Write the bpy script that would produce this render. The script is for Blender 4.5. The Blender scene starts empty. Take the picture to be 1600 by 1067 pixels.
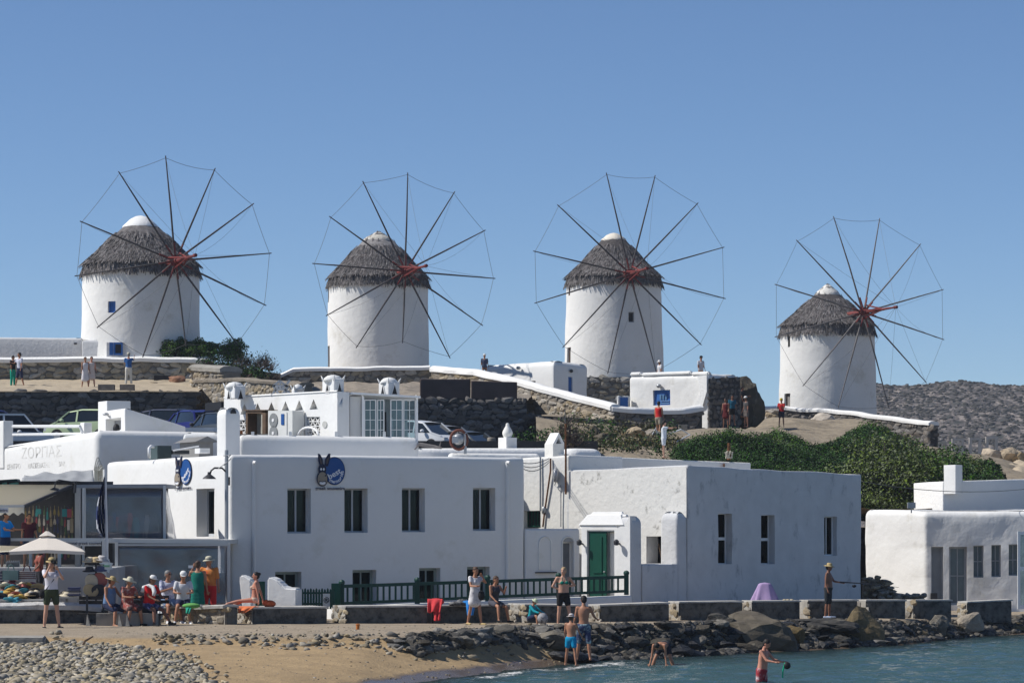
import bpy, bmesh, math, random
import numpy as np
from mathutils import Vector, Matrix, Euler, noise
random.seed(7); np.random.seed(7)
SC = bpy.context.scene
COL = SC.collection
# ------------------------------------------------------------------ camera, sky, sun, exposure
F = 4900.0; H = 3.9; HY = 815.0          # focal length in photo pixels, eye height, horizon row
cam = bpy.data.cameras.new('camera'); camo = bpy.data.objects.new('camera', cam); COL.objects.link(camo)
camo.location = (0, 0, H); camo.rotation_euler = (math.pi/2, 0, 0)
cam.sensor_width = 36; cam.lens = F/1600*36; cam.shift_y = (HY-533.5)/1600
cam.clip_start = 1; cam.clip_end = 6000
SC.camera = camo
SUN_EL = math.radians(46); SUN_AZ = math.radians(-92)      # azimuth from +Y clockwise: the sun stands to the left
world = bpy.data.worlds.new('World'); SC.world = world; world.use_nodes = True
wn = world.node_tree; bg = wn.nodes['Background']
sky = wn.nodes.new('ShaderNodeTexSky'); sky.sky_type = 'NISHITA'; sky.sun_disc = False
sky.sun_elevation = SUN_EL; sky.sun_rotation = SUN_AZ; sky.air_density = .74; sky.dust_density = 0.0; sky.ozone_density = 6.2; sky.altitude = 1200
wn.links.new(sky.outputs[0], bg.inputs[0]); bg.inputs[1].default_value = 0.099
sl = bpy.data.lights.new('sun', 'SUN'); sl.energy = 4.7; sl.angle = math.radians(0.5); sl.color = (1, 0.965, 0.91)
so = bpy.data.objects.new('sun', sl); COL.objects.link(so)
sv = Vector((math.sin(SUN_AZ)*math.cos(SUN_EL), math.cos(SUN_AZ)*math.cos(SUN_EL), math.sin(SUN_EL)))
so.rotation_euler = sv.to_track_quat('Z', 'Y').to_euler(); so.location = (-60, 60, 80)
SC.view_settings.view_transform = 'Standard'; SC.view_settings.look = 'None'
SC.view_settings.exposure = 0.08; SC.view_settings.gamma = 1; SC.view_settings.use_curve_mapping = False

# ------------------------------------------------------------------ helpers
def W(px, py, d): return Vector(((px-800)*d/F, d, H+(HY-py)*d/F))
def XY(px, d): return Vector(((px-800)*d/F, d))
def ZR(py, d): return H+(HY-py)*d/F
def rot2(a): a = math.radians(a); return Vector((math.cos(a), math.sin(a)))
def hit(px, p0, dr):
    "where the view ray of column px meets the vertical plane through p0 along dr: distance u along dr, and Y"
    k = (px-800)/F; u = (k*p0[1]-p0[0])/(dr[0]-k*dr[1]); return u, p0[1]+u*dr[1]
def hash1(*a):
    return random.Random(str(a)).random()

class MB:
    def __init__(s): s.v = []; s.f = []; s.m = []; s.mi = 0
    def add(s, vs, fs, m=None):
        o = len(s.v); s.v += [tuple(p) for p in vs]; s.f += [tuple(i+o for i in f) for f in fs]
        s.m += [s.mi if m is None else m]*len(fs); return s
    def box(s, x0, x1, y0, y1, z0, z1):
        return s.obox(((x0+x1)/2, (y0+y1)/2, (z0+z1)/2), ((x1-x0)/2, 0, 0), (0, (y1-y0)/2, 0), (0, 0, (z1-z0)/2))
    def obox(s, c, a, b, d):
        c = Vector(c); a = Vector(a); b = Vector(b); d = Vector(d)
        vs = [c+i*a+j*b+k*d for k in (-1, 1) for j in (-1, 1) for i in (-1, 1)]
        return s.add(vs, [(0, 2, 3, 1), (4, 5, 7, 6), (0, 1, 5, 4), (2, 6, 7, 3), (0, 4, 6, 2), (1, 3, 7, 5)])
    def bar(s, p, q, w, h=None, up=(0, 0, 1)):
        p = Vector(p); q = Vector(q); h = h or w; d = q-p
        if d.length < 1e-6: return s
        u = Vector(up)
        if abs(d.normalized().dot(u)) > .98: u = Vector((0, 1, 0))
        sd = d.cross(u).normalized(); u2 = sd.cross(d).normalized()
        return s.obox((p+q)/2, d/2, sd*w/2, u2*h/2)
    def tube(s, pts, r, n=6, cap=True):
        pts = [Vector(p) for p in pts]; k = len(pts)
        rs = r if isinstance(r, (list, tuple)) else [r]*k
        vs = []; prev = None
        for i, p in enumerate(pts):
            d = (pts[min(i+1, k-1)]-pts[max(i-1, 0)])
            d = d.normalized() if d.length > 1e-9 else Vector((0, 0, 1))
            a = prev if prev is not None else (Vector((0, 0, 1)) if abs(d.z) < .9 else Vector((1, 0, 0)))
            a = (a-d*a.dot(d)); a = a.normalized() if a.length > 1e-6 else d.orthogonal().normalized(); prev = a; b = d.cross(a)
            for j in range(n):
                t = 2*math.pi*j/n; vs.append(p+(a*math.cos(t)+b*math.sin(t))*rs[i])
        fs = [(i*n+j, i*n+(j+1) % n, (i+1)*n+(j+1) % n, (i+1)*n+j) for i in range(k-1) for j in range(n)]
        if cap: fs += [tuple(range(n-1, -1, -1)), tuple(range((k-1)*n, k*n))]
        return s.add(vs, fs)
    def lathe(s, c, prof, n=24, sx=1, sy=1, cap=True, jit=None):
        c = Vector(c); vs = []
        for (r, z) in prof:
            for j in range(n):
                t = 2*math.pi*j/n; rr = r+(jit(t, z) if jit else 0)
                vs.append(c+Vector((math.cos(t)*rr*sx, math.sin(t)*rr*sy, z)))
        k = len(prof)
        fs = [(i*n+j, i*n+(j+1) % n, (i+1)*n+(j+1) % n, (i+1)*n+j) for i in range(k-1) for j in range(n)]
        if cap: fs += [tuple(range(n-1, -1, -1)), tuple(range((k-1)*n, k*n))]
        return s.add(vs, fs)
    def ell(s, c, r, M=None, nu=12, nv=8):
        c = Vector(c); vs = []
        for i in range(1, nv):
            ph = math.pi*i/nv
            for j in range(nu):
                t = 2*math.pi*j/nu; p = Vector((r[0]*math.sin(ph)*math.cos(t), r[1]*math.sin(ph)*math.sin(t), r[2]*math.cos(ph)))
                vs.append(c+(M @ p if M else p))
        top = Vector((0, 0, r[2])); bt = Vector((0, 0, -r[2]))
        vs += [c+(M @ top if M else top), c+(M @ bt if M else bt)]; a = len(vs)-2
        fs = [(i*nu+j, (i+1)*nu+j, (i+1)*nu+(j+1) % nu, i*nu+(j+1) % nu) for i in range(nv-2) for j in range(nu)]
        fs += [(a, j, (j+1) % nu) for j in range(nu)] + [(a+1, (nv-2)*nu+(j+1) % nu, (nv-2)*nu+j) for j in range(nu)]
        return s.add(vs, fs)
    def prism(s, poly, ext):
        poly = [Vector(p) for p in poly]; e = Vector(ext); n = len(poly)
        return s.add(poly+[p+e for p in poly], [tuple(range(n)), tuple(range(2*n-1, n-1, -1))]+[(j, j+n, (j+1) % n+n, (j+1) % n) for j in range(n)])
    def quad(s, a, b, c, d): return s.add([a, b, c, d], [(0, 1, 2, 3)])
    def mesh(s, name, org=(0, 0, 0), smooth=False, mats=()):
        me = bpy.data.meshes.new(name); o = Vector(org)
        me.from_pydata([(p[0]-o.x, p[1]-o.y, p[2]-o.z) for p in s.v], [], s.f)
        for m in mats: me.materials.append(m)
        if len(mats) > 1: me.polygons.foreach_set('material_index', s.m)
        if smooth:
            me.polygons.foreach_set('use_smooth', [True]*len(me.polygons))
        me.validate(); me.update()
        return me
    def build(s, name, mat, parent=None, smooth=False, org=None, angle=None):
        if not s.v: return None
        mats = mat if isinstance(mat, (list, tuple)) else [mat]
        if org is None:
            a = np.array(s.v); lo = a.min(0); hi = a.max(0); org = Vector(((lo[0]+hi[0])/2, (lo[1]+hi[1])/2, lo[2]))
        me = s.mesh(name, org, smooth or angle is not None, mats)
        if angle is not None: fixn(me, angle)
        return place(name, me, org, parent)
WO = {}
def fixn(me, angle):
    bm = bmesh.new(); bm.from_mesh(me); bmesh.ops.remove_doubles(bm, verts=bm.verts, dist=1e-5); bmesh.ops.recalc_face_normals(bm, faces=bm.faces)
    for e in bm.edges:
        if len(e.link_faces) == 2: e.smooth = e.calc_face_angle(0) < math.radians(angle)
    bm.to_mesh(me); bm.free()
def place(name, me, org, parent=None):
    o = bpy.data.objects.new(name, me); COL.objects.link(o); org = Vector(org)
    WO[o] = org
    if parent is not None: o.parent = parent; o.location = org-WO[parent]
    else: o.location = org
    return o
def thing(name, label, cat, loc, group=None):
    o = bpy.data.objects.new(name, None); COL.objects.link(o); o.empty_display_size = .3
    o.location = loc; WO[o] = Vector(loc); o['label'] = label; o['category'] = cat
    if group: o['group'] = group
    return o
def tag(o, label=None, cat=None, group=None, kind=None):
    for k, v in (('label', label), ('category', cat), ('group', group), ('kind', kind)):
        if v: o[k] = v
    return o
def stuff(o): o['kind'] = 'stuff'; return o

# ------------------------------------------------------------------ materials
MATS = {}
def mat(name, col, rough=.8, var=.12, scale=3., bump=.0, bscale=None, spec=.3, metal=0, col2=None, rnd=0, dirt=None, dscale=1.5, dthr=.62, trans=0, coord='pos', streak=0):
    if name in MATS: return MATS[name]
    m = bpy.data.materials.new(name); m.use_nodes = True; nt = m.node_tree; N = nt.nodes; L = nt.links
    b = N['Principled BSDF']; b.inputs['Roughness'].default_value = rough; b.inputs['Specular IOR Level'].default_value = spec
    b.inputs['Metallic'].default_value = metal
    if coord == 'pos': tc = N.new('ShaderNodeNewGeometry').outputs['Position']
    else: tc = N.new('ShaderNodeTexCoord').outputs['Object']
    if coord == 'objr':
        oi = N.new('ShaderNodeObjectInfo'); va = N.new('ShaderNodeVectorMath'); va.operation = 'ADD'
        sc = N.new('ShaderNodeVectorMath'); sc.operation = 'SCALE'; sc.inputs[0].default_value = (37, 91, 53); L.new(oi.outputs['Random'], sc.inputs['Scale'])
        L.new(tc, va.inputs[0]); L.new(sc.outputs[0], va.inputs[1]); tc = va.outputs[0]
    nz = N.new('ShaderNodeTexNoise'); nz.inputs['Scale'].default_value = scale; nz.inputs['Detail'].default_value = 5; nz.inputs['Roughness'].default_value = .6
    L.new(tc, nz.inputs['Vector'])
    c1 = tuple(col); c2 = tuple(col2) if col2 else tuple(x*(1-var*2) for x in col)
    mx = N.new('ShaderNodeMix'); mx.data_type = 'RGBA'; mr = N.new('ShaderNodeMapRange'); mr.inputs[1].default_value = .3; mr.inputs[2].default_value = .7
    L.new(nz.outputs[0], mr.inputs[0]); L.new(mr.outputs[0], mx.inputs[0]); mx.inputs[6].default_value = (*c1, 1); mx.inputs[7].default_value = (*c2, 1)
    out = mx.outputs[2]
    if rnd:
        g = N.new('ShaderNodeNewGeometry'); oi = N.new('ShaderNodeObjectInfo'); ad = N.new('ShaderNodeMath'); ad.operation = 'ADD'
        L.new(g.outputs['Random Per Island'], ad.inputs[0]); L.new(oi.outputs['Random'], ad.inputs[1])
        fr = N.new('ShaderNodeMath'); fr.operation = 'FRACT'; L.new(ad.outputs[0], fr.inputs[0])
        wn_ = N.new('ShaderNodeTexWhiteNoise'); wn_.noise_dimensions = '1D'; L.new(fr.outputs[0], wn_.inputs['W'])
        hs = N.new('ShaderNodeHueSaturation'); m2 = N.new('ShaderNodeMapRange'); m2.inputs[3].default_value = 1-rnd; m2.inputs[4].default_value = 1+rnd
        L.new(fr.outputs[0], m2.inputs[0]); L.new(m2.outputs[0], hs.inputs['Value']); L.new(out, hs.inputs['Color'])
        m3 = N.new('ShaderNodeMapRange'); m3.inputs[3].default_value = .5; m3.inputs[4].default_value = 1.5; L.new(wn_.outputs[0], m3.inputs[0]); L.new(m3.outputs[0], hs.inputs['Saturation'])
        out = hs.outputs[0]
    if dirt:
        n2 = N.new('ShaderNodeTexNoise'); n2.inputs['Scale'].default_value = dscale; n2.inputs['Detail'].default_value = 9; n2.inputs['Roughness'].default_value = .72
        if streak:
            mp = N.new('ShaderNodeMapping'); mp.inputs['Scale'].default_value = (1, 1, streak); L.new(tc, mp.inputs[0]); L.new(mp.outputs[0], n2.inputs['Vector'])
        else: L.new(tc, n2.inputs['Vector'])
        m4 = N.new('ShaderNodeMapRange'); m4.inputs[1].default_value = dthr; m4.inputs[2].default_value = dthr+.12; L.new(n2.outputs[0], m4.inputs[0])
        mx2 = N.new('ShaderNodeMix'); mx2.data_type = 'RGBA'; L.new(m4.outputs[0], mx2.inputs[0]); L.new(out, mx2.inputs[6]); mx2.inputs[7].default_value = (*dirt, 1); out = mx2.outputs[2]
    L.new(out, b.inputs['Base Color'])
    if bump:
        n3 = N.new('ShaderNodeTexNoise'); n3.inputs['Scale'].default_value = bscale or scale*3; n3.inputs['Detail'].default_value = 5; L.new(tc, n3.inputs['Vector'])
        bp = N.new('ShaderNodeBump'); bp.inputs['Strength'].default_value = 1; bp.inputs['Distance'].default_value = bump; L.new(n3.outputs[0], bp.inputs['Height']); L.new(bp.outputs[0], b.inputs['Normal'])
    MATS[name] = m; return m
def glassy(name, tint=(.6, .65, .68), alpha=.55, gl=(1, 1, 1), rough=.04, dif=None, bump=0):
    "window pane or clear plastic sheet: sees through with a tint and mirrors"
    m = bpy.data.materials.new(name); m.use_nodes = True; nt = m.node_tree; N = nt.nodes; L = nt.links; N.remove(N['Principled BSDF'])
    tr = N.new('ShaderNodeBsdfTransparent'); tr.inputs[0].default_value = (*tint, 1); g = N.new('ShaderNodeBsdfGlossy'); g.inputs['Roughness'].default_value = rough; g.inputs[0].default_value = (*gl, 1)
    fr = N.new('ShaderNodeFresnel'); fr.inputs[0].default_value = 1.5
    mr = N.new('ShaderNodeMapRange'); mr.inputs[3].default_value = .06; mr.inputs[4].default_value = 1; L.new(fr.outputs[0], mr.inputs[0])
    base = tr.outputs[0]
    if dif:
        d = N.new('ShaderNodeBsdfDiffuse'); d.inputs[0].default_value = (*dif, 1); mm = N.new('ShaderNodeMixShader'); mm.inputs[0].default_value = alpha; L.new(base, mm.inputs[1]); L.new(d.outputs[0], mm.inputs[2]); base = mm.outputs[0]
    ms = N.new('ShaderNodeMixShader'); bf = N.new('ShaderNodeNewGeometry'); sb = N.new('ShaderNodeMath'); sb.operation = 'SUBTRACT'; sb.use_clamp = True; L.new(mr.outputs[0], sb.inputs[0]); L.new(bf.outputs['Backfacing'], sb.inputs[1]); L.new(sb.outputs[0], ms.inputs[0]); L.new(base, ms.inputs[1]); L.new(g.outputs[0], ms.inputs[2]); L.new(ms.outputs[0], N['Material Output'].inputs[0])
    if bump:
        tc = N.new('ShaderNodeNewGeometry'); nz = N.new('ShaderNodeTexNoise'); nz.inputs['Scale'].default_value = 2.5; nz.inputs['Detail'].default_value = 3; L.new(tc.outputs['Position'], nz.inputs['Vector'])
        bp = N.new('ShaderNodeBump'); bp.inputs['Distance'].default_value = bump; L.new(nz.outputs[0], bp.inputs['Height']); L.new(bp.outputs[0], g.inputs['Normal'])
    MATS[name] = m; return m
white = mat('whitewash', (.735, .73, .71), .85, .02, 1.2, .012, 5, dirt=(.66, .65, .61), dscale=.9, dthr=.56)
white2 = mat('whitewash_weathered', (.74, .725, .68), .9, .03, 1.5, .02, 6, dirt=(.5, .49, .45), dscale=1.3, dthr=.6)
white_mill = mat('whitewash_mill', (.76, .75, .72), .9, .03, .8, .03, 2.5, dirt=(.60, .58, .53), dscale=.55, dthr=.56)
white_flake = mat('whitewash_flaking', (.76, .74, .69), .9, .03, 1.5, .02, 6, dirt=(.27, .26, .23), dscale=2.4, dthr=.575)
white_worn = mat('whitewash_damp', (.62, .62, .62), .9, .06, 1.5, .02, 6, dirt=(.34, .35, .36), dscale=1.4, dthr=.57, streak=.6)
cap_white = mat('cap_lime', (.82, .81, .78), .9, .02, 3, .02, 8, dirt=(.6, .58, .54), dscale=4, dthr=.64)
plastic_white = mat('white_paint', (.78, .78, .77), .5, .02, 2)
stone = mat('stone', (.40, .365, .30), .9, .2, 5, .02, 20, rnd=.38, coord='objr')
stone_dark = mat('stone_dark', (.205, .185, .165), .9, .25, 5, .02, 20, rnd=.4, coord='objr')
stone_warm = mat('stone_warm', (.40, .345, .265), .9, .2, 5, .02, 20, rnd=.3, coord='objr')
mortar = mat('mortar', (.16, .15, .13), .95, .2, 3, .03)
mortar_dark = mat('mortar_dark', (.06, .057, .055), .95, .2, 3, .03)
mortar_warm = mat('mortar_warm', (.28, .24, .19), .95, .2, 3, .03)
concrete = mat('concrete', (.36, .34, .30), .9, .15, 2, .02, dirt=(.2, .19, .17), dscale=2, dthr=.55)
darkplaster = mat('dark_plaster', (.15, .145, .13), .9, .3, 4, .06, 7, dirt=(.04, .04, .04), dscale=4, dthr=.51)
blue = mat('blue_paint', (.035, .14, .42), .5, .1, 3)
green = mat('green_paint', (.005, .065, .042), .45, .1, 3, dirt=(.02, .05, .035), dscale=5, dthr=.6)
green_dark = mat('dark_green_paint', (.008, .055, .040), .45, .1, 3)
wood_dark = mat('weathered_pole', (.085, .075, .075), .8, .2, 4, .003)
wood_pale = mat('pale_pole', (.22, .20, .19), .8, .25, 3, .003)
red_wood = mat('red_painted_wood', (.24, .045, .04), .7, .25, 4)
wire_m = mat('wire', (.13, .13, .13), .6, .1, 3)
metal_g = mat('grey_metal', (.42, .43, .44), .45, .08, 3, metal=.5)
metal_d = mat('dark_metal', (.04, .04, .045), .5, .1, 3)
black = mat('black_rubber', (.015, .015, .017), .6, .1, 3)
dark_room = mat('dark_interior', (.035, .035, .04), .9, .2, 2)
rust = mat('rust', (.22, .09, .035), .8, .35, 7)
timber = mat('timber', (.16, .10, .06), .7, .3, 4)
glass = glassy('window_glass', (.35, .40, .42), rough=.03)
glass_clear = glassy('clear_glass', (.62, .72, .74), rough=.03)
pvc = glassy('clear_pvc_sheet', (.66, .67, .71), alpha=.13, dif=(.40, .41, .46), rough=.22, bump=.012)

# ------------------------------------------------------------------ generic builders
def nz3(p, s, k=0): return noise.noise(Vector((p[0]*s+k*13.1, p[1]*s, p[2]*s)))
def shell(name, pts, z0, ztops, m, parent=None, rc=.12, rt=.10, ops=(), res=.5, amp=.012, zc=None, par=.28, drop=.25, closed=True):
    """hand-plastered building shell: plan polygon (counter-clockwise), rounded corners and parapet, openings
    ops: (edge, u0, u1, za, zb, depth)"""
    n = len(pts); P = [Vector(p) for p in pts]
    zt = list(ztops) if isinstance(ztops, (list, tuple)) else [ztops]*n
    zm = max(zt); zc = zc if zc is not None else z0
    sam = []
    for i in range(n):
        a = P[i]; b = P[(i+1) % n]; d = (b-a); Ln = d.length; d = d/Ln; nn = Vector((d.y, -d.x))
        dp = (a-P[i-1]).normalized(); np_ = Vector((dp.y, -dp.x))
        cr = dp.x*d.y-dp.y*d.x
        rcc = min(rc, Ln*.3, (a-P[i-1]).length*.3)
        if cr > .05 and rcc > .005:      # convex corner: arc
            ang = math.acos(max(-1, min(1, dp.dot(d)))); tl = rcc*math.tan(ang/2); c = a-dp*tl-np_*rcc
            K = 4
            for k in range(K+1):
                t = k/K; nk = (np_*(math.sin((1-t)*ang))+nn*math.sin(t*ang))/math.sin(ang)
                sam.append([c+nk*rcc, nk, -1 if k < K else i, tl if k == K else 0, zt[i]])
            st = tl
        else:
            sam.append([a, (nn+np_).normalized() if cr < -.05 else nn, i, 0, zt[i]]); st = 0
        us = set()
        for o in ops:
            if o[0] == i: us |= {round(o[1], 4), round(o[2], 4)}
        k = 1
        while k*res < Ln: us.add(round(k*res, 4)); k += 1
        us = sorted(u for u in us if st+.03 < u < Ln-rc-.02)
        keep = {round(o[1], 4) for o in ops if o[0] == i} | {round(o[2], 4) for o in ops if o[0] == i}
        uu = []
        for u in us:
            if u in keep or all(abs(u-k_) > .08 for k_ in keep): uu.append(u)
        for u in uu: sam.append([a+d*u, nn, i, u, zt[i]+(zt[(i+1) % n]-zt[i])*u/Ln])
    zs = {round(z0, 4), round(zm-rt, 4)}
    kz = set()
    for o in ops: kz |= {round(o[3], 4), round(o[4], 4)}
    k = 1
    while z0+k*res < zm-rt-.1:
        z = round(z0+k*res, 4)
        if all(abs(z-q) > .08 for q in kz): zs.add(z)
        k += 1
    zs = sorted(zs | {q for q in kz if z0 < q < zm-rt})
    prof = [(z, 0) for z in zs]
    for k in range(1, 5):
        t = k/4*math.pi/2; prof.append((zm-rt+rt*math.sin(t), rt*(1-math.cos(t))))
    prof.append((zm+.001, par)); prof.append((zm-drop, par+.02))
    def pos(s_, z, ins):
        pz = z if z <= zc else zc+(z-zc)*((s_[4]-zc)/(zm-zc))
        q = Vector((s_[0].x, s_[0].y, pz)); w = nz3(q, .9)*amp+nz3(q, 2.6, 2)*amp*.45
        return Vector((s_[0].x+s_[1].x*(w-ins), s_[0].y+s_[1].y*(w-ins), pz+(nz3(q, .8, 5)*amp*1.3 if z > zm-rt-.01 else 0)))
    mb = MB(); ns = len(sam); V = []
    for (z, ins) in prof:
        for s_ in sam: V.append(pos(s_, z, ins))
    def inside(j, i):
        s0 = sam[j]; s1 = sam[(j+1) % ns]
        if s0[2] < 0: return None
        u0 = s0[3]; u1 = s1[3] if s1[2] == s0[2] else None
        if u1 is None: return None
        za, zb = prof[i][0], prof[i+1][0]
        for o in ops:
            if o[0] == s0[2] and u0 >= o[1]-.001 and u1 <= o[2]+.001 and za >= o[3]-.001 and zb <= o[4]+.001: return o
        return None
    fs = []
    for i in range(len(prof)-1):
        for j in range(ns):
            j2 = (j+1) % ns
            o = inside(j, i) if prof[i+1][1] == 0 else None
            if o is None: fs.append((i*ns+j, i*ns+j2, (i+1)*ns+j2, (i+1)*ns+j)); continue
            dep = o[5]
            q = [V[i*ns+j], V[i*ns+j2], V[(i+1)*ns+j2], V[(i+1)*ns+j]]; nn = sam[j][1]; e = Vector((nn.x, nn.y, 0))*-dep
            u0 = sam[j][3]; u1 = sam[j2][3]
            if abs(u0-o[1]) < .002: mb.add([q[0], q[3], q[3]+e, q[0]+e], [(0, 1, 2, 3)])
            if abs(u1-o[2]) < .002: mb.add([q[1], q[2], q[2]+e, q[1]+e], [(3, 2, 1, 0)])
            if abs(prof[i][0]-o[3]) < .002: mb.add([q[0], q[1], q[1]+e, q[0]+e], [(3, 2, 1, 0)])
            if abs(prof[i+1][0]-o[4]) < .002: mb.add([q[3], q[2], q[2]+e, q[3]+e], [(0, 1, 2, 3)])
    fs.append(tuple((len(prof)-1)*ns+j for j in range(ns)))
    mb.add(V, fs)
    org = Vector((P[0].x, P[0].y, z0))
    me = mb.mesh(name, org, True, [m]); fixn(me, 50)
    return place(name, me, org, parent)
def op_px(pts, e, x0, x1, y0, y1, depth=.3):
    "opening of edge e whose outline in the photo is x0..x1, y0..y1"
    a = Vector(pts[e]); b = Vector(pts[(e+1) % len(pts)]); d = (b-a).normalized()
    u0, Y0 = hit(x0, a, d); u1, Y1 = hit(x1, a, d); Ym = (Y0+Y1)/2
    return (e, round(u0, 4), round(u1, 4), round(ZR(y1, Ym), 4), round(ZR(y0, Ym), 4), depth)
def win(parent, pts, op, cols=1, rows=1, fm=None, pm=None, name='window', inset=.06, fw=.055, mull=.035, solid=False, curtain=False, back=True):
    "window or door set into an opening made by op_px: frame, one pane per field"
    e, u0, u1, za, zb, dep = op; a = Vector(pts[e]); b = Vector(pts[(e+1) % len(pts)]); d = (b-a).normalized(); nn = Vector((d.y, -d.x))
    fm = fm or plastic_white; pm = pm or glass
    D = Vector((d.x, d.y, 0)); Nn = Vector((nn.x, nn.y, 0)); o = Vector((a.x, a.y, 0))-Nn*(dep-inset)
    def Q(u, z, off=0): return o+D*u+Vector((0, 0, z))+Nn*off
    mb = MB(); t = .03
    def bb(ua, ub, zA, zB, tk=t): mb.obox(Q((ua+ub)/2, (zA+zB)/2), D*(ub-ua)/2, Nn*tk, Vector((0, 0, (zB-zA)/2)))
    bb(u0, u0+fw, za, zb); bb(u1-fw, u1, za, zb); bb(u0+fw, u1-fw, zb-fw, zb); bb(u0+fw, u1-fw, za, za+fw)
    w = (u1-u0-2*fw); h = (zb-za-2*fw)
    cu = [u0+fw+w*k/cols for k in range(cols+1)]; rz = [za+fw+h*k/rows for k in range(rows+1)]
    for k in range(1, cols): bb(cu[k]-mull/2, cu[k]+mull/2, za+fw, zb-fw, t*.9)
    for k in range(1, rows): bb(u0+fw, u1-fw, rz[k]-mull/2, rz[k]+mull/2, t*.8)
    f = mb.build(name, fm, parent)
    for i in range(cols):
        for j in range(rows):
            p = MB(); p.obox(Q((cu[i]+cu[i+1])/2, (rz[j]+rz[j+1])/2, -.005), D*(cu[i+1]-cu[i])/2, Nn*(.012 if solid else .004), Vector((0, 0, (rz[j+1]-rz[j])/2)))
            p.build('panel' if solid else 'pane', pm, f)
    if curtain:
        c = MB(); K = 16; zt_ = zb-fw; zb_ = zt_-(zt_-za)*curtain
        for k in range(K):
            f0 = .05*math.sin(k*1.9); f1 = .05*math.sin((k+1)*1.9); ua = u0+fw+w*k/K; ub = u0+fw+w*(k+1)/K
            c.quad(Q(ua, zb_+.03*math.sin(k), -.18+f0), Q(ub, zb_+.03*math.sin(k+1), -.18+f1), Q(ub, zt_, -.18+f1), Q(ua, zt_, -.18+f0))
        c.build('curtain', mat('curtain', (.45, .47, .5), .9, .05), f)
    if back and not solid:
        c = MB(); m_ = .25; z2 = (zb-za)/2+m_; c.mi = 0
        A = [Q(u0-m_, za-m_, -.05), Q(u1+m_, za-m_, -.05), Q(u1+m_, zb+m_, -.05), Q(u0-m_, zb+m_, -.05)]; B = [q-Nn*1.6 for q in A]
        c.add(A+B, [(4, 5, 6, 7), (0, 1, 5, 4), (1, 2, 6, 5), (2, 3, 7, 6), (3, 0, 4, 7)])
        c.build('room', dark_room, f)
    return f
# irregular stones: shared meshes
def hull(seed, flat=.8, n=20, sq=2.9):
    r = random.Random(seed); bm = bmesh.new()
    for k in range(n):
        p = Vector((r.gauss(0, 1), r.gauss(0, 1), r.gauss(0, 1))).normalized()
        m_ = (abs(p.x)**sq+abs(p.y)**sq+abs(p.z)**sq)**(1/sq); p = p/m_*(.5*r.uniform(.86, 1.04)); bm.verts.new(p)
    res = bmesh.ops.convex_hull(bm, input=bm.verts)
    bmesh.ops.delete(bm, geom=[g for g in res['geom_interior'] if isinstance(g, bmesh.types.BMVert)], context='VERTS')
    me = bpy.data.meshes.new('stone_mesh'); bm.to_mesh(me); bm.free(); return me
HULLS = {}
def hulls(m, k=10):
    key = m.name
    if key not in HULLS:
        L = []
        for i in range(k):
            me = hull(i); me.materials.append(m); L.append(me)
        HULLS[key] = L
    return HULLS[key]
def scatter_stones(parent, items, m, name='stone', limit=290):
    "items: (centre, D, N, w, depth, h) ; biggest ones become parts of their own, the rest one joined part"
    hs = hulls(m); items = sorted(items, key=lambda t: -t[3]*t[5]/t[0].y**2)
    extra = MB()
    for k, (c, D, Nn, w, dp, h) in enumerate(items):
        r = random.Random(k*7+int(c.x*100)); me = hs[r.randrange(len(hs))]
        R = Matrix((D*w, Nn*dp, Vector((0, 0, 1))*h)).transposed()
        tw = Matrix.Rotation(r.uniform(-.3, .3), 3, Nn)
        R = tw @ R
        if k < limit:
            o = bpy.data.objects.new(name, me); COL.objects.link(o); o.parent = parent
            M4 = R.to_4x4(); M4.translation = c-WO[parent]; o.matrix_local = M4
        else:
            extra.add([R @ v.co+c for v in me.vertices], [tuple(p.vertices) for p in me.polygons])
    if extra.v: stuff(extra.build('small_stones', m, parent))
def stone_items(a, b, za0, za1, zb0, zb1, sx=.42, sz=.26, proud=.05, dp=.22, seed=1, skip=None):
    "courses of stones over the quad from a (bottom za0, top zb0) to b (bottom za1, top zb1)"
    r = random.Random(seed); a = Vector(a); b = Vector(b); d = (b-a); Ln = d.length; d /= Ln; D = Vector((d.x, d.y, 0)); Nn = Vector((d.y, -d.x, 0)); out = []
    hm = max(zb0-za0, zb1-za1); nr = max(1, int(round(hm/sz))); row = 0
    for row in range(nr):
        u = -r.uniform(0, sx*.4)
        while u < Ln:
            w = sx*r.uniform(.5, 1.5); um = u+w/2; t = min(1, max(0, um/Ln)); lo = za0+(za1-za0)*t; hi = zb0+(zb1-zb0)*t
            hh = (hi-lo)/nr; z = lo+hh*(row+.5)+r.uniform(-.28, .28)*hh
            if 0 < um < Ln and hh > .04 and not (skip and skip(um, z)):
                out.append((Vector((a.x, a.y, 0))+D*um+Vector((0, 0, z))+Nn*(proud*r.uniform(.1, 1)-dp/2), D, Nn, w*1.27, dp, hh*r.uniform(.85, 1.55)))
            u += w
    return out
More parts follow.
